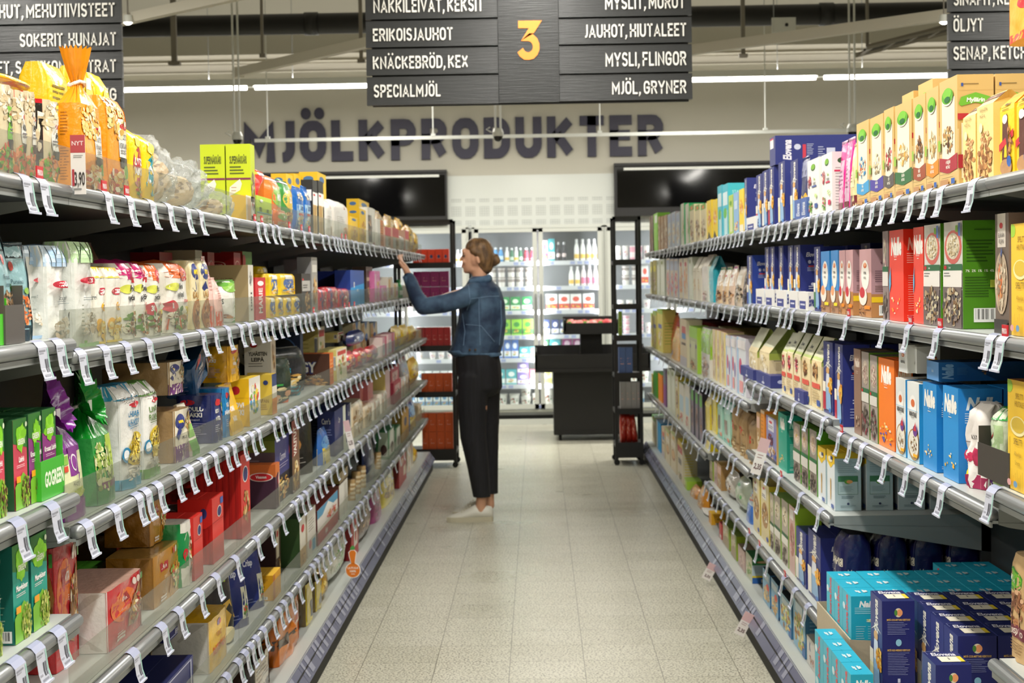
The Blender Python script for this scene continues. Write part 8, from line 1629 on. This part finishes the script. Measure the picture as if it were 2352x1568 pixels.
def fridge(doors, label, lab2, stock):
    x0, x1 = fx(doors[0][0]) - .025, fx(doors[-1][1]) + .025; r = empty('display_fridge', (x0, FY, 0)); tag(r, label, 'fridge', 'glass door fridges along the end wall'); w = x1 - x0
    zt, zb = fz(520), fz(938)
    b = MB(); b.box(0, .57, .1, w, .6, zt, mat=0); b.box(-.0, .0, .1, .025, .57, zt); b.box(w - .025, 0, .1, w, .57, zt); b.box(0, 0, zt - .01, w, .6, zt + .015); b.box(0, 0.02, .1, w, .57, zb)
    b.build('cabinet', M['fridge_in'], r)
    b = MB(); b.box(-.0, -.02, zt - .018, w, .0, zt + .02); b.box(0, -.02, zb - .035, w, .02, zb - .01); b.box(-.0, -.02, zb, .028, .0, zt); b.box(w - .028, -.02, zb, w, 0, zt); b.build('cabinet_frame', M['frame'], r)
    b = MB(); b.box(0, .03, .06, w, .5, zb - .035); b.build('base_grille', M['rubber'], r)
    b = MB(); b.box(0, .0, 0, w, .5, .06); b.build('plinth', M['frame'], r)
    for sy in SHELVES:
        z = fz(sy); b = MB(); b.box(.03, .09, z - .012, w - .03, .56, z); o = b.build('shelf', M['white_metal'], r)
        b = MB(); b.box(.03, .075, z - .042, w - .03, .09, z + .004, '#dcdce2')
        rn = random.Random(int(sy)); x = .06
        while x < w - .1:
            if rn.random() < .5: b.box(x, .073, z - .036, x + .05, .0755, z - .004, '#a9b0d8')
            x += .075
        b.build('price_rail', M['plastic'], o)
    for a, c in doors:
        xa, xc = fx(a) - x0, fx(c) - x0; b = MB(); f = .045
        b.box(xa, -.045, zb, xa + f, -.021, zt - .022); b.box(xc - f, -.045, zb, xc, -.021, zt - .022); b.box(xa, -.045, zb, xc, -.021, zb + .05); b.box(xa, -.045, zt - .06, xc, -.021, zt - .022)
        o = b.build('door', M['frame'], r)
        b = MB(); b.box(xa + f, -.036, zb + .05, xc - f, -.032, zt - .06); b.build('door_glass', M['glass'], o)
        b = MB(); hx_ = xc - .02 if (doors.index((a, c)) % 2 == 0) else xa + .02
        b.tube([(hx_, -.05, .95), (hx_, -.075, .98), (hx_, -.075, 1.35), (hx_, -.05, 1.38)], .009, 8); b.build('door_handle', M['steel'], o)
        for q in (xa + .02, xc - .02): area('fridge_light', (x0 + q, FY + .03, 1.15), .02, 1.6, 8.5, (1, .97, .98), (pi / 2, 0, 0))
    for row, items in stock.items():
        for n, it in enumerate(items):
            kind, cx, wpx, yt = it[:4]; z = fz(SHELVES[row]) + .001; wd = wpx * FY / FPX; hh = fz(yt) - z; ups = it[4] if len(it) > 4 else 1
            for u in range(ups):
                o = make_pack(kind, wd * .97, min(.12, wd * .97) if KINDS[kind]['shape'] != 'box' else .12, hh / ups - .001, 2)
                o.location = (fx(cx) - wd / 2, FY + .115, z + u * hh / ups)
                goods(o, KINDS[kind]['phrase'], (f'{ORD[row + 1]} fridge shelf', lab2), fx(cx), KINDS[kind]['cat'], 0, u)
B_ = lambda k, xs, w, yt, *u: [(k, x, w, yt) + u for x in xs]
fridge([(1092, 1235), (1239, 1384)], 'wide glass door fridge behind the person, full of dairy goods', 'behind the person', {
 0: B_('d_blue',(1112,1126,1140,1152),12,566) + B_('d_white',(1166,1187),11,566) + B_('d_green',(1177,1197),10,568) + B_('d_red',(1210,1225),13,568) + [('x_cream',1253,14,552),('x_teal',1269,15,548)] + B_('d_black',(1285,1298),12,556) + B_('d_white',(1327,1341,1355,1368),12,550),
 1: B_('d_brown',(1132,1153,1175,1194,1215),19,613,2) + B_('d_white',(1314,1328),12,612) + B_('d_pinkb',(1342,1356,1370),12,610),
 2: B_('x_green',(1134,1159,1184,1210),23,681) + B_('x_white',(1268,1297,1324,1353),26,676),
 3: B_('x_lime',(1134,1160,1186,1212),24,733) + B_('x_navy',(1254,1275,1294,1314),17,735) + [('x_white',1334,16,735),('x_navy',1352,15,735),('x_white',1369,14,735)],
 4: B_('x_blue',(1128,1145,1164,1181),16,780) + [('x_teal',1202,22,797),('x_teal',1223,16,797)] + [('x_green',1252,12,778),('x_teal',1274,25,780)] + B_('x_mag',(1302,1326),22,776),
 5: B_('x_teal',(1145,1172),25,848) + B_('x_purple',(1199,),26,832,2) + [('x_red',1223,18,850),('x_yel',1256,20,848)] + B_('x_yel',(1280,1304),20,850),
 6: B_('d_tub',(1150,1178),25,905) + B_('d_tub',(1205,),25,892,2) + [('d_tub',1226,15,905)] + B_('d_tub',(1258,1284),22,895)})
fridge([(780, 924), (928, 1073)], 'glass door fridge partly hidden by the rack of red and orange boxes', 'beyond red box rack', {
 0: B_('d_white',(1052,1062),9,570),2: B_('d_cup',(940,958,978,994,1010,1027,1046,1062),15,690),3: B_('d_cup',(945,962,979,995,1011,1027,1044,1060),15,747),
 4: B_('d_cup',(960,990,1010,1030,1050),15,806),5: B_('x_milk',(944,962,980,998,1016,1034,1052),16,850),6: B_('x_milk',(944,962,980,998,1016,1034,1052),16,903)})
fridge([(1396, 1541), (1545, 1690)], 'glass door fridge partly hidden by the rack of blue and grey boxes', 'beyond blue box rack', {
 0: B_('d_cup',(1424,1440),14,567) + B_('d_pink',(1456,1472),14,567) + B_('d_cup',(1488,1504),14,567),1: B_('d_brown',(1440,1462),18,613,2) + [('x_white',1484,16,612)],2: B_('d_cup',(1428,1448,1468,1488),16,692),
 3: B_('d_pink',(1440,1472),16,728,3) + [('d_cup',1490,12,745)],4: B_('d_cup',(1428,1446,1464,1482),15,806),5: B_('d_tub',(1430,1456,1480),22,852),6: B_('x_milk',(1430,1450,1470),18,903)})
# dark glass panels above the fridges
M['dark_glass'] = plain('black_gloss_glass', '#060607', 0.06, 0, None)
for a, c, t, bt, lab in ((528, 1032, 388, 512, 'long black gloss panel over the fridge behind the red boxes'), (1414, 1790, 380, 500, 'long black gloss panel over the fridge behind the blue boxes')):
    z1, z0 = fz(t), fz(bt); x0, x1 = fx(a), fx(c); r = empty('gloss_panel', (x0, FY - .072, z0)); tag(r, lab, 'panel'); w = x1 - x0; h = z1 - z0
    b = MB(); b.box(0, 0, 0, w, .095, h); b.build('panel_body', M['black'], r)
    b = MB(); b.box(.03, -.008, .09, w - .02, 0, h - .05); b.build('panel_glass', M['dark_glass'], r)
    b = MB(); b.box(.0, -.02, h - .03, w, .0, h); b.build('panel_trim', M['black'], r)
    b = MB(); b.box(.1, -.014, h - .075, w - .08, -.008, h - .05); b.build('light_trim', M['white_metal'], r)

# ------------------------------------------------------------------ black end racks with boxes
def rack(xa, xb, y0, y1, levels, ztop, label):
    r = empty('wire_rack', (xa, y0, 0)); tag(r, label, 'rack'); w = xb - xa; d = y1 - y0
    for x in (0, w - .025):
        for y in (0, d - .025):
            b = MB(); b.box(x, y, .05, x + .025, y + .025, ztop); b.build('post', M['black'], r)
            b = MB(); b.tube([(x + .012, y + .012 - .01, .025), (x + .012, y + .012 + .01, .025)], .025, 12); b.build('caster', M['rubber'], r)
    for z in levels:
        b = MB(); b.box(.0, 0, z - .03, w, d, z); b.box(0, -.004, z - .035, w, 0, z + .012); b.build('shelf', M['black'], r)
    b = MB(); b.box(.02, .005, .06, w - .02, d - .005, levels[-1] - .03); b.build('base_box', M['black'], r)
    for y in (0, d - .025): b = MB(); b.box(0, y, ztop - .03, w, y + .025, ztop); b.build('top_bar', M['black'], r)
RY = 13.95; rx = lambda px: at_y(px, 700, RY).x; rz_ = lambda py: at_y(1235, py, RY).z
lv = [rz_(y) for y in (602, 690, 793, 899, 1031)]
rack(rx(905), rx(1043), RY, RY + .42, lv, rz_(500), 'black wheeled rack of red and orange boxes at the aisle end')
def rackbox(name, phrase, col, xs, lev, top, ups, d=.1, side=None):
    key = 'rk' + phrase.replace(' ', ''); K(key, name, phrase, 'box', col, d, side=side or col, top=col, front=[('l', .25, .3, .75, .6, 3, '#e8b0a0', .3), ('e', .5, .5, .2, .12, '#2c3a6c' if 'scarlet' in phrase else col)])
    for n in range(len(xs) - 1):
        for u in range(ups):
            w = rx(xs[n + 1]) - rx(xs[n]); h = (rz_(top) - lev) / ups
            o = make_pack(key, w * .96, d, h - .002, 1); o.location = (rx(xs[n]), RY + .02, lev + .001 + u * h); goods(o, phrase, ('aisle end rack',), rx(xs[n]), 'box', 0, u)
rackbox('biscuit_box', 'bright scarlet biscuit box', '#e83c14', (950, 966, 984, 1001, 1018, 1033), lv[0], 568, 1)
rackbox('biscuit_box', 'magenta biscuit box', '#8c1460', (950, 968, 989, 1010, 1032), lv[1], 619, 2)
rackbox('biscuit_box', 'dark red biscuit box', '#a8181c', (955, 975, 990, 1004, 1018, 1033), lv[2], 748, 1)
rackbox('biscuit_box', 'orange biscuit box on the upper shelf', '#c8500c', (964, 979, 997, 1015, 1035), lv[3], 854, 1)
rackbox('biscuit_box', 'orange biscuit box on the base', '#c8500c', (964, 979, 998, 1017, 1036), lv[4], 945, 2)
lv = [rz_(y) for y in (602, 704, 776, 862, 944, 1022)]
rack(rx(1409), rx(1474), RY, RY + .42, lv, rz_(500), 'black wheeled rack of blue and grey boxes at the aisle end')
rackbox('tea_box', 'slim olive green box', '#7a9c1c', (1421, 1429), lv[2], 718, 1)
rackbox('cereal_box', 'slate blue carton', '#4a66a0', (1420, 1436, 1452), lv[3], 801, 1)
rackbox('drink_carton', 'pale grey drink carton', '#9a9a9c', (1422, 1435, 1448, 1460, 1472), lv[4], 880, 1)
K('red_crisp_bag', 'snack_bag', 'red snack bag', 'bag', '#b02c1c', .1, shape='pillow', mat='film', pinch=.2, front=[('b', .5, .5, .4, .4, ['#d85a3c', '#8a1c14', '#e8a08a'], 10, .3)])
for n, px in enumerate((1420, 1434, 1448)):
    o = make_pack('red_crisp_bag', 16 * RY / FPX, .1, rz_(952 + 4 * n) - lv[5], 1); o.location = (rx(px), RY + .03, lv[5] + .001); o.rotation_euler = (0, -.06 * n, 0); goods(o, 'red snack bag', ('aisle end rack',), rx(px), 'bag')

# ------------------------------------------------------------------ black produce stand
SY2 = 16.0; sx = lambda px: at_y(px, 800, SY2).x; sz = lambda py: at_y(1360, py, SY2).z
r = empty('produce_stand', (sx(1360), SY2, 0)); tag(r, 'black two-tier produce stand on wheels before the fridges', 'stand'); q = lambda px: sx(px) - sx(1360)
b = MB(); b.box(q(1270), .1, sz(1000), q(1450), .75, sz(852)); b.box(q(1270) - .004, .096, sz(998), q(1450) + .004, .1, sz(990)); b.build('cabinet', M['black'], r)
def tray(a, c, y0, y1, t, bt, nm):
    b = MB(); z0, z1 = sz(bt), sz(t); b.box(q(a), y0, z0, q(c), y1, z0 + .02); b.box(q(a), y0, z0, q(c), y0 + .02, z1); b.box(q(a), y1 - .02, z0, q(c), y1, z1 + .05); b.box(q(a), y0, z0, q(a) + .02, y1, z1 + .03); b.box(q(c) - .02, y0, z0, q(c), y1, z1 + .03); b.box(q(a), y0 - .012, z0, q(c), y0, z0 + .03)
    b.build(nm, M['black'], r)
tray(1228, 1492, -.12, .95, 812, 852, 'lower_tray'); tray(1296, 1424, .12, .7, 742, 768, 'upper_tray')
b = MB(); b.box(q(1335), .3, sz(845), q(1386), .55, sz(768)); b.build('column', M['black'], r)
for x in (q(1285), q(1435)):
    for y in (.16, .68):
        b = MB(); b.tube([(x - .012, y, .028), (x + .012, y, .028)], .028, 12); b.box(x - .008, y - .01, .03, x + .008, y + .01, sz(1000)); b.build('caster', M['rubber'], r)
b = MB(); rn = random.Random(4)
for _ in range(150):
    x = q(1309) + (q(1411) - q(1309)) * rn.random(); y = .18 + .44 * rn.random(); z = sz(744) + .01 * rn.random(); s = .018 + .012 * rn.random()
    b.loft([[(x + s * f * cos(a * 1.05), y + s * f * sin(a * 1.05), z + dz * s) for a in range(6)] for f, dz in ((.5, -.8), (1, 0), (.6, .8))], rn.choice(['#d85a60', '#e08a88', '#b8343c', '#5f8a3c', '#e8b0a8']))
b.box(q(1304), .16, sz(752), q(1416), .66, sz(745), '#6a2c30')
o = b.build('loose_berries', [M['plastic']], None, smooth=False); o.location = r.location; o['kind'] = 'stuff'; tag(o, 'red berries and leaves heaped in the upper tray of the black stand', 'fruit')
# ------------------------------------------------------------------ the person
PY = on_floor(1080, 1196).y + .06; PK = PY / FPX
def pp(px, py, dy=0.0):
    v = at_y(px, py, PY + dy); return v
def blob(name, chains, mat, parent, vox=.007, smooth=6, cut=None):
    """one continuous skin grown round chains of (px, py, dy, rx, ry, rz): image position, depth offset and radii in metres"""
    b = MB()
    for ch in chains:
        pts = []
        for q in ch:
            r = q[3:]; r = r * 3 if len(r) == 1 else (r if len(r) == 3 else (r[0], r[1], min(r)))
            pts.append((pp(*q[:3]), r))
        if len(pts) == 1: pts = pts * 2
        for (a, ra), (c, rc) in zip(pts, pts[1:]):
            n = max(2, int((a - c).length / max(.004, min(min(ra), min(rc)) * .3)) + 1)
            for i in range(n + 1):
                f = i / n; p = a.lerp(c, f); r = [x + (y - x) * f for x, y in zip(ra, rc)]
                rings = [[(p.x + r[0] * sin(t) * cos(k * pi / 6), p.y + r[1] * sin(t) * sin(k * pi / 6), p.z - r[2] * cos(t)) for k in range(12)] for t in [pi * (j + .3) / 7.6 for j in range(8)]]
                b.loft(rings)
    o = b.build(name, mat)
    m = o.modifiers.new('r', 'REMESH'); m.mode = 'VOXEL'; m.voxel_size = vox
    m = o.modifiers.new('s', 'SMOOTH'); m.iterations = smooth; m.factor = .5
    dg = bpy.context.evaluated_depsgraph_get(); me = bpy.data.meshes.new_from_object(o.evaluated_get(dg)); o.modifiers.clear(); o.data = me
    if cut:
        bm = bmesh.new(); bm.from_mesh(me)
        for co, no in cut:
            g = bmesh.ops.bisect_plane(bm, geom=bm.verts[:] + bm.edges[:] + bm.faces[:], plane_co=co, plane_no=no, clear_outer=True)
            bmesh.ops.holes_fill(bm, edges=[e for e in bm.edges if e.is_boundary])
        bm.to_mesh(me); bm.free()
    me.polygons.foreach_set('use_smooth', [True] * len(me.polygons)); me.update()
    o.parent = parent
    if parent: o.location = -parent.location
    return o
def cloth(name, c1, c2, sc, rough, st=(1, 1, 1)):
    m = plain(name, c1, rough, 0, (sc * 4, .35, .003)); nt = m.node_tree; bs = nt.nodes['Principled BSDF']
    tc = node(nt, 'ShaderNodeTexCoord'); mp = node(nt, 'ShaderNodeMapping'); mp.inputs['Scale'].default_value = st; nz = node(nt, 'ShaderNodeTexNoise'); nz.inputs['Scale'].default_value = sc; nz.inputs['Detail'].default_value = 5
    cr = node(nt, 'ShaderNodeMix', data_type='RGBA'); cr.inputs['A'].default_value = hx(c1); cr.inputs['B'].default_value = hx(c2)
    mr = node(nt, 'ShaderNodeMapRange'); mr.inputs['From Min'].default_value = .38; mr.inputs['From Max'].default_value = .66
    nt.links.new(tc.outputs['Object'], mp.inputs[0]); nt.links.new(mp.outputs[0], nz.inputs['Vector']); nt.links.new(nz.outputs['Fac'], mr.inputs['Value']); nt.links.new(mr.outputs[0], cr.inputs['Factor']); nt.links.new(cr.outputs['Result'], bs.inputs['Base Color'])
    return m
M['skin'] = plain('skin', '#cf9d80', .5, 0, (90, .05), .06, 18)
M['denim'] = cloth('blue_denim', '#1c2f4b', '#48637f', 9, .75); M['denim_light'] = cloth('faded_denim', '#34506f', '#56738f', 14, .75)
M['trouser'] = cloth('dark_pinstripe_cloth', '#0e0e13', '#1a1a22', 60, .8, (3, 3, .05)); M['hair'] = cloth('light_brown_hair', '#4f3822', '#856440', 34, .5, (1.2, 1.2, .35))
M['shoe'] = plain('white_leather', '#d6d4ca', .4, 0, (60, .08)); M['sole'] = plain('cream_rubber_sole', '#c2bca6', .6); M['thread'] = plain('pale_seam_thread', '#6d88a6', .7); M['brow'] = plain('dark_brow', '#3a281c', .6); M['lips'] = plain('lips', '#b0645a', .4)
# body: head, neck, trunk, arms with fingers, legs
fing = [[(929, 611, -.005 + .015 * k, .0115), (921 + k * .7, 601 - k * .6, -.012 + .017 * k, .0105), (915.5 + k * 2.2, 592 - k * 1.4, -.006 + .0185 * k, .009), (915 + k * 3.2, 586.5 - k * .6, .006 + .018 * k, .0078)] for k in range(4)]
body = blob('person', [
  [(1101, 577, 0, .080, .073, .086), (1098, 592, 0, .076, .068, .076)], [(1078, 588, 0, .045, .055, .066), (1078, 610, 0, .038, .044, .05), (1071, 622, 0, .020, .022, .017)], [(1095, 615, 0, .045, .045, .04), (1074, 621, 0, .022, .03, .018)],
  [(1062, 590, 0, .010, .010, .012), (1057.5, 597.5, 0, .0085, .0105, .0075)], [(1065, 577, 0, .014, .045, .018)], [(1062.5, 607.5, 0, .010, .018, .006)], [(1063, 612.5, 0, .010, .017, .006)], [(1066, 601, -.026, .016, .02, .016)], [(1066, 601, .026, .016, .02, .016)],
  [(1097, 595, -.07, .011, .010, .020), (1099, 601, -.073, .012, .009, .016)], [(1097, 597, .07, .012, .009, .020)],
  [(1099, 612, 0, .050, .048, .05), (1104, 648, 0, .048, .052, .05)], [(1104, 684, 0, .09, .13, .05), (1103, 735, 0, .12, .13, .1), (1095, 800, 0, .13, .13, .1), (1100, 850, 0, .12, .14, .1)],
  [(1084, 672, -.14, .05, .05, .05), (1020, 690, -.20, .042, .042, .042), (968, 702, -.19, .038, .038, .038), (946, 655, -.10, .03, .03, .03), (938, 632, -.05, .023, .027, .023), (934, 622, -.02, .022, .038, .024), (928, 610, .01, .016, .038, .02)],
  [(931, 620, -.04, .012), (922, 609, -.052, .0105), (917.5, 602, -.05, .0085)],
  [(1115, 675, .14, .05, .05, .05), (1108, 740, .19, .042, .042, .042), (1070, 790, .16, .036, .036, .036)],
  [(1090, 870, -.07, .09, .08, .09), (1094, 1000, -.07, .065, .065, .065), (1108, 1100, -.07, .045, .05, .05), (1106, 1140, -.07, .034, .036, .036), (1104, 1172, -.07, .036, .034, .03)],
  [(1115, 870, .07, .09, .08, .09), (1120, 1000, .08, .062, .062, .062), (1124, 1100, .09, .042, .045, .05), (1124, 1135, .1, .032, .034, .036), (1124, 1160, .1, .034, .032, .03)]] + fing, [M['skin']], None, .0058, 5)
body.name = 'person'; tag(body, 'person in a denim jacket and black trousers reaching to the top shelf', 'person')
# hair: cap drawn back from the forehead, and the bun
o = blob('hair', [[(1103, 575, 0, .085, .081, .082), (1110, 592, 0, .076, .077, .075), (1116, 612, 0, .048, .058, .048), (1117, 622, 0, .030, .04, .022)], [(1078, 568, 0, .026, .05, .034), (1092, 562, 0, .055, .06, .045)], [(1085, 575, -.058, .016, .016, .022), (1100, 582, -.066, .03, .016, .02)], [(1130, 594, 0, .026, .03, .03), (1138, 597, 0, .03, .034, .034)], [(1140, 588, .01, .016, .02, .016), (1145, 599, -.01, .014, .018, .02), (1136, 606, 0, .018, .02, .016)]], [M['hair']], body, .006, 3); o.name = 'hair'
for dy in (-.034, .034):
    p = pp(1064.5, 588, dy); b = MB(); b.tube([(p.x - .003, p.y - .014, p.z + .012), (p.x - .008, p.y, p.z + .016), (p.x - .0, p.y + .014, p.z + .013)], .0035, 6); b.build('eyebrow', M['brow'], body)
    b = MB(); b.lathe([(.0005, -.007), (.009, -.003), (.009, .003), (.0005, .007)], 12); q = b.build('eye', M['brow'], body); q.location = p + Vector((.003, 0, 0))
p = pp(1060.5, 610, 0); b = MB(); b.tube([(p.x + .006, p.y - .018, p.z), (p.x, p.y, p.z + .001), (p.x + .006, p.y + .018, p.z)], .0035, 6); b.build('mouth', M['lips'], body)
# jacket
arm = [(1088, 672, -.12, .072, .07, .066), (1060, 686, -.18, .062, .06, .060), (1020, 697, -.205, .060, .058, .060), (972, 704, -.195, .056, .054, .054), (956, 680, -.14, .050, .05, .05), (945, 652, -.09, .043, .043, .042), (939, 636, -.06, .038, .038, .03)]
jk = blob('denim_jacket', [[(1103, 642, 0, .074, .078, .03), (1104, 652, 0, .092, .105, .03), (1106, 665, 0, .125, .155, .05), (1108, 700, 0, .150, .17, .07), (1107, 740, 0, .160, .165, .08), (1100, 780, 0, .165, .16, .07), (1092, 808, 0, .168, .155, .05)], arm,
  [(1120, 672, .12, .07, .07, .065), (1125, 740, .18, .06, .06, .06), (1090, 790, .17, .05, .05, .05)], [(1065, 780, .02, .05, .1, .06), (1054, 806, .02, .06, .1, .05)]], [M['denim']], body, .008, 5, [(pp(1090, 818), (.10, 0, -1))])
o = blob('hem_band', [[(1052, 804, 0, .075, .115, .028), (1092, 810, 0, .165, .157, .030), (1132, 816, 0, .06, .11, .028)]], [M['denim_light']], body, .008, 3, [(pp(1090, 823), (.10, 0, -1)), (pp(1090, 799), (-.10, 0, 1))])
o = blob('collar', [[(1082, 648, -.06, .022, .024, .022), (1103, 644, -.085, .03, .02, .024), (1122, 640, -.05, .022, .03, .026), (1124, 639, .03, .02, .03, .026)]], [M['denim_light']], body, .006, 3)
o = blob('sleeve_cuff', [[(946, 652, -.09, .046, .046, .02), (939, 636, -.06, .042, .042, .016)]], [M['denim_light']], body, .006, 2)
# seams laid on the back and sleeve
from mathutils.bvhtree import BVHTree
jv = jk.data; bv = BVHTree.FromPolygons([tuple(v.co) for v in jv.vertices], [tuple(q.vertices) for q in jv.polygons])
def seam(path, r=.0022, nm='seam'):
    pts = []
    for (x0, y0), (x1, y1) in zip(path, path[1:]):
        for i in range(8):
            d = ray(x0 + (x1 - x0) * i / 8, y0 + (y1 - y0) * i / 8).normalized(); h = bv.ray_cast(Vector((0, 0, EYE)), d)
            if h[0] is not None: pts.append(h[0] + h[1] * .001)
    if len(pts) > 3:
        b = MB(); b.tube(pts, r, 5); o = b.build(nm, M['thread'], body); o.location = -body.location
seam([(1082, 686), (1120, 681), (1150, 680)]); seam([(1100, 684), (1101, 740), (1103, 800)]); seam([(1076, 655), (1080, 690), (1072, 715)]); seam([(1070, 745), (1105, 748), (1140, 790)]); seam([(1150, 690), (1152, 740), (1146, 800)]); seam([(1062, 720), (1068, 760), (1064, 798)])
for px in (1079, 1092):
    h = bv.ray_cast(Vector((0, 0, EYE)), ray(px, 803).normalized())
    if h[0] is not None: b = MB(); b.lathe([(.0005, 0), (.008, 0), (.008, .006), (.0005, .008)], 10); o = b.build('button', M['brow'], body); o.location = h[0] + Vector((0, -.008, 0)); o.rotation_euler = (pi / 2, 0, 0)
# trousers and shoes
o = blob('trousers', [[(1094, 800, 0, .145, .15, .06), (1100, 850, 0, .15, .155, .08), (1107, 885, .0, .135, .15, .08)], [(1088, 870, -.07, .105, .09, .08), (1085, 930, -.07, .098, .088, .08), (1087, 1000, -.07, .088, .08, .07), (1098, 1070, -.07, .072, .07, .06), (1107, 1140, -.07, .058, .06, .04)],
  [(1122, 880, .06, .08, .09, .08), (1122, 940, .07, .075, .085, .08), (1122, 1000, .08, .068, .07, .07), (1124, 1070, .09, .06, .06, .06), (1126, 1145, .1, .052, .055, .04)]], [M['trouser']], body, .008, 5, [(pp(1110, 1137), (0, 0, -1))]); o.name = 'trousers'
def shoe(x0, x1, yb, dy):
    """toe at image column x0, heel at x1"""
    A = pp(x0, yb, dy); L = (x1 - x0) * PK; prof = [(0, .030, .030), (.08, .044, .042), (.2, .050, .052), (.38, .047, .070), (.52, .043, .092), (.62, .040, .106), (.75, .038, .094), (.88, .039, .100), (.97, .034, .092), (1, .022, .07)]
    b = MB(); s = MB(); ru, rs = [], []
    for f, w, h in prof:
        x = A.x + f * L; ru.append([(x, A.y + w * cos(t) * (.92 if sin(t) > 0 else 1), .022 + (h - .022) * max(0, sin(t)) ** .7) for t in [pi * k / 9 for k in range(10)]])
        rs.append([(x, A.y - w * 1.06, .0), (x, A.y + w * 1.06, 0), (x, A.y + w * 1.06, .030), (x, A.y - w * 1.06, .030)])
    b.loft(ru); s.loft(rs)
    o = b.build('shoe', M['shoe'], body, smooth=True); s.build('sole', M['sole'], o)
    l = MB()
    for f in (.33, .39, .45, .51):
        h = .066 + (f - .33) * .19; l.tube([(A.x + f * L - .004, A.y - .022, h - .006), (A.x + f * L, A.y, h + .003), (A.x + f * L + .004, A.y + .022, h - .006)], .0028, 6)
    l.build('laces', M['sole'], o); return o
shoe(1027, 1133, 1200, -.07); shoe(1040, 1134, 1176, .19)

# ------------------------------------------------------------------ labels: which one each thing is
import collections
used = collections.Counter(); GR = collections.defaultdict(list)
for g in GOODS: GR[(g[1], g[2])].append(g)
for (ph, pl), L_ in GR.items():
    cols = sorted({round(g[3], 3) for g in L_}); n = len(cols); rows_ = sorted({g[4] for g in L_}); lays = max(g[5] for g in L_)
    pt = ' '.join(pl).replace('the ', ''); way = 'from left' if ('fridge' in pt or 'rack' in pt) else 'toward fridges'
    for o, _, _, y, r, l in L_:
        k = cols.index(round(y, 3)); e = ''
        if n > 1: e += f', {ORD[k + 1]} of {NUM[n]} {way}'
        if len(rows_) > 1: e += ', front row' if r == rows_[0] else f', {ORD[rows_.index(r) + 1]} row back'
        if lays: e += ', upper' if l else ', lower'
        w = ph.split(); cnt = lambda: len((' '.join(w) + e + ' ' + pt).replace(',', '').split())
        if cnt() > 16: w = [x for x in w if x not in ('a', 'the', 'an')]
        if cnt() > 16: e = e.replace(' toward fridges', '')
        if cnt() > 16: e = e.replace(' row back', ' row')
        while len(w) > 3 and cnt() > 16: w.pop()
        while w[-1] in ('a', 'the', 'with', 'in', 'on', 'of', 'and', 'its', 'to', 'at', 'an', 'before', 'beside', 'printed', 'packed', 'atop', 'behind', 'over', 'under'): w.pop()
        lab = ' '.join(w) + e + ', ' + pt
        if used[lab]: lab = ' '.join(lab.split()[:14]) + f' {ORD[used[lab] + 1]}'
        used[lab] += 1; o['label'] = lab
        if len(L_) > 1: o['group'] = f'{ph}, {pt}'
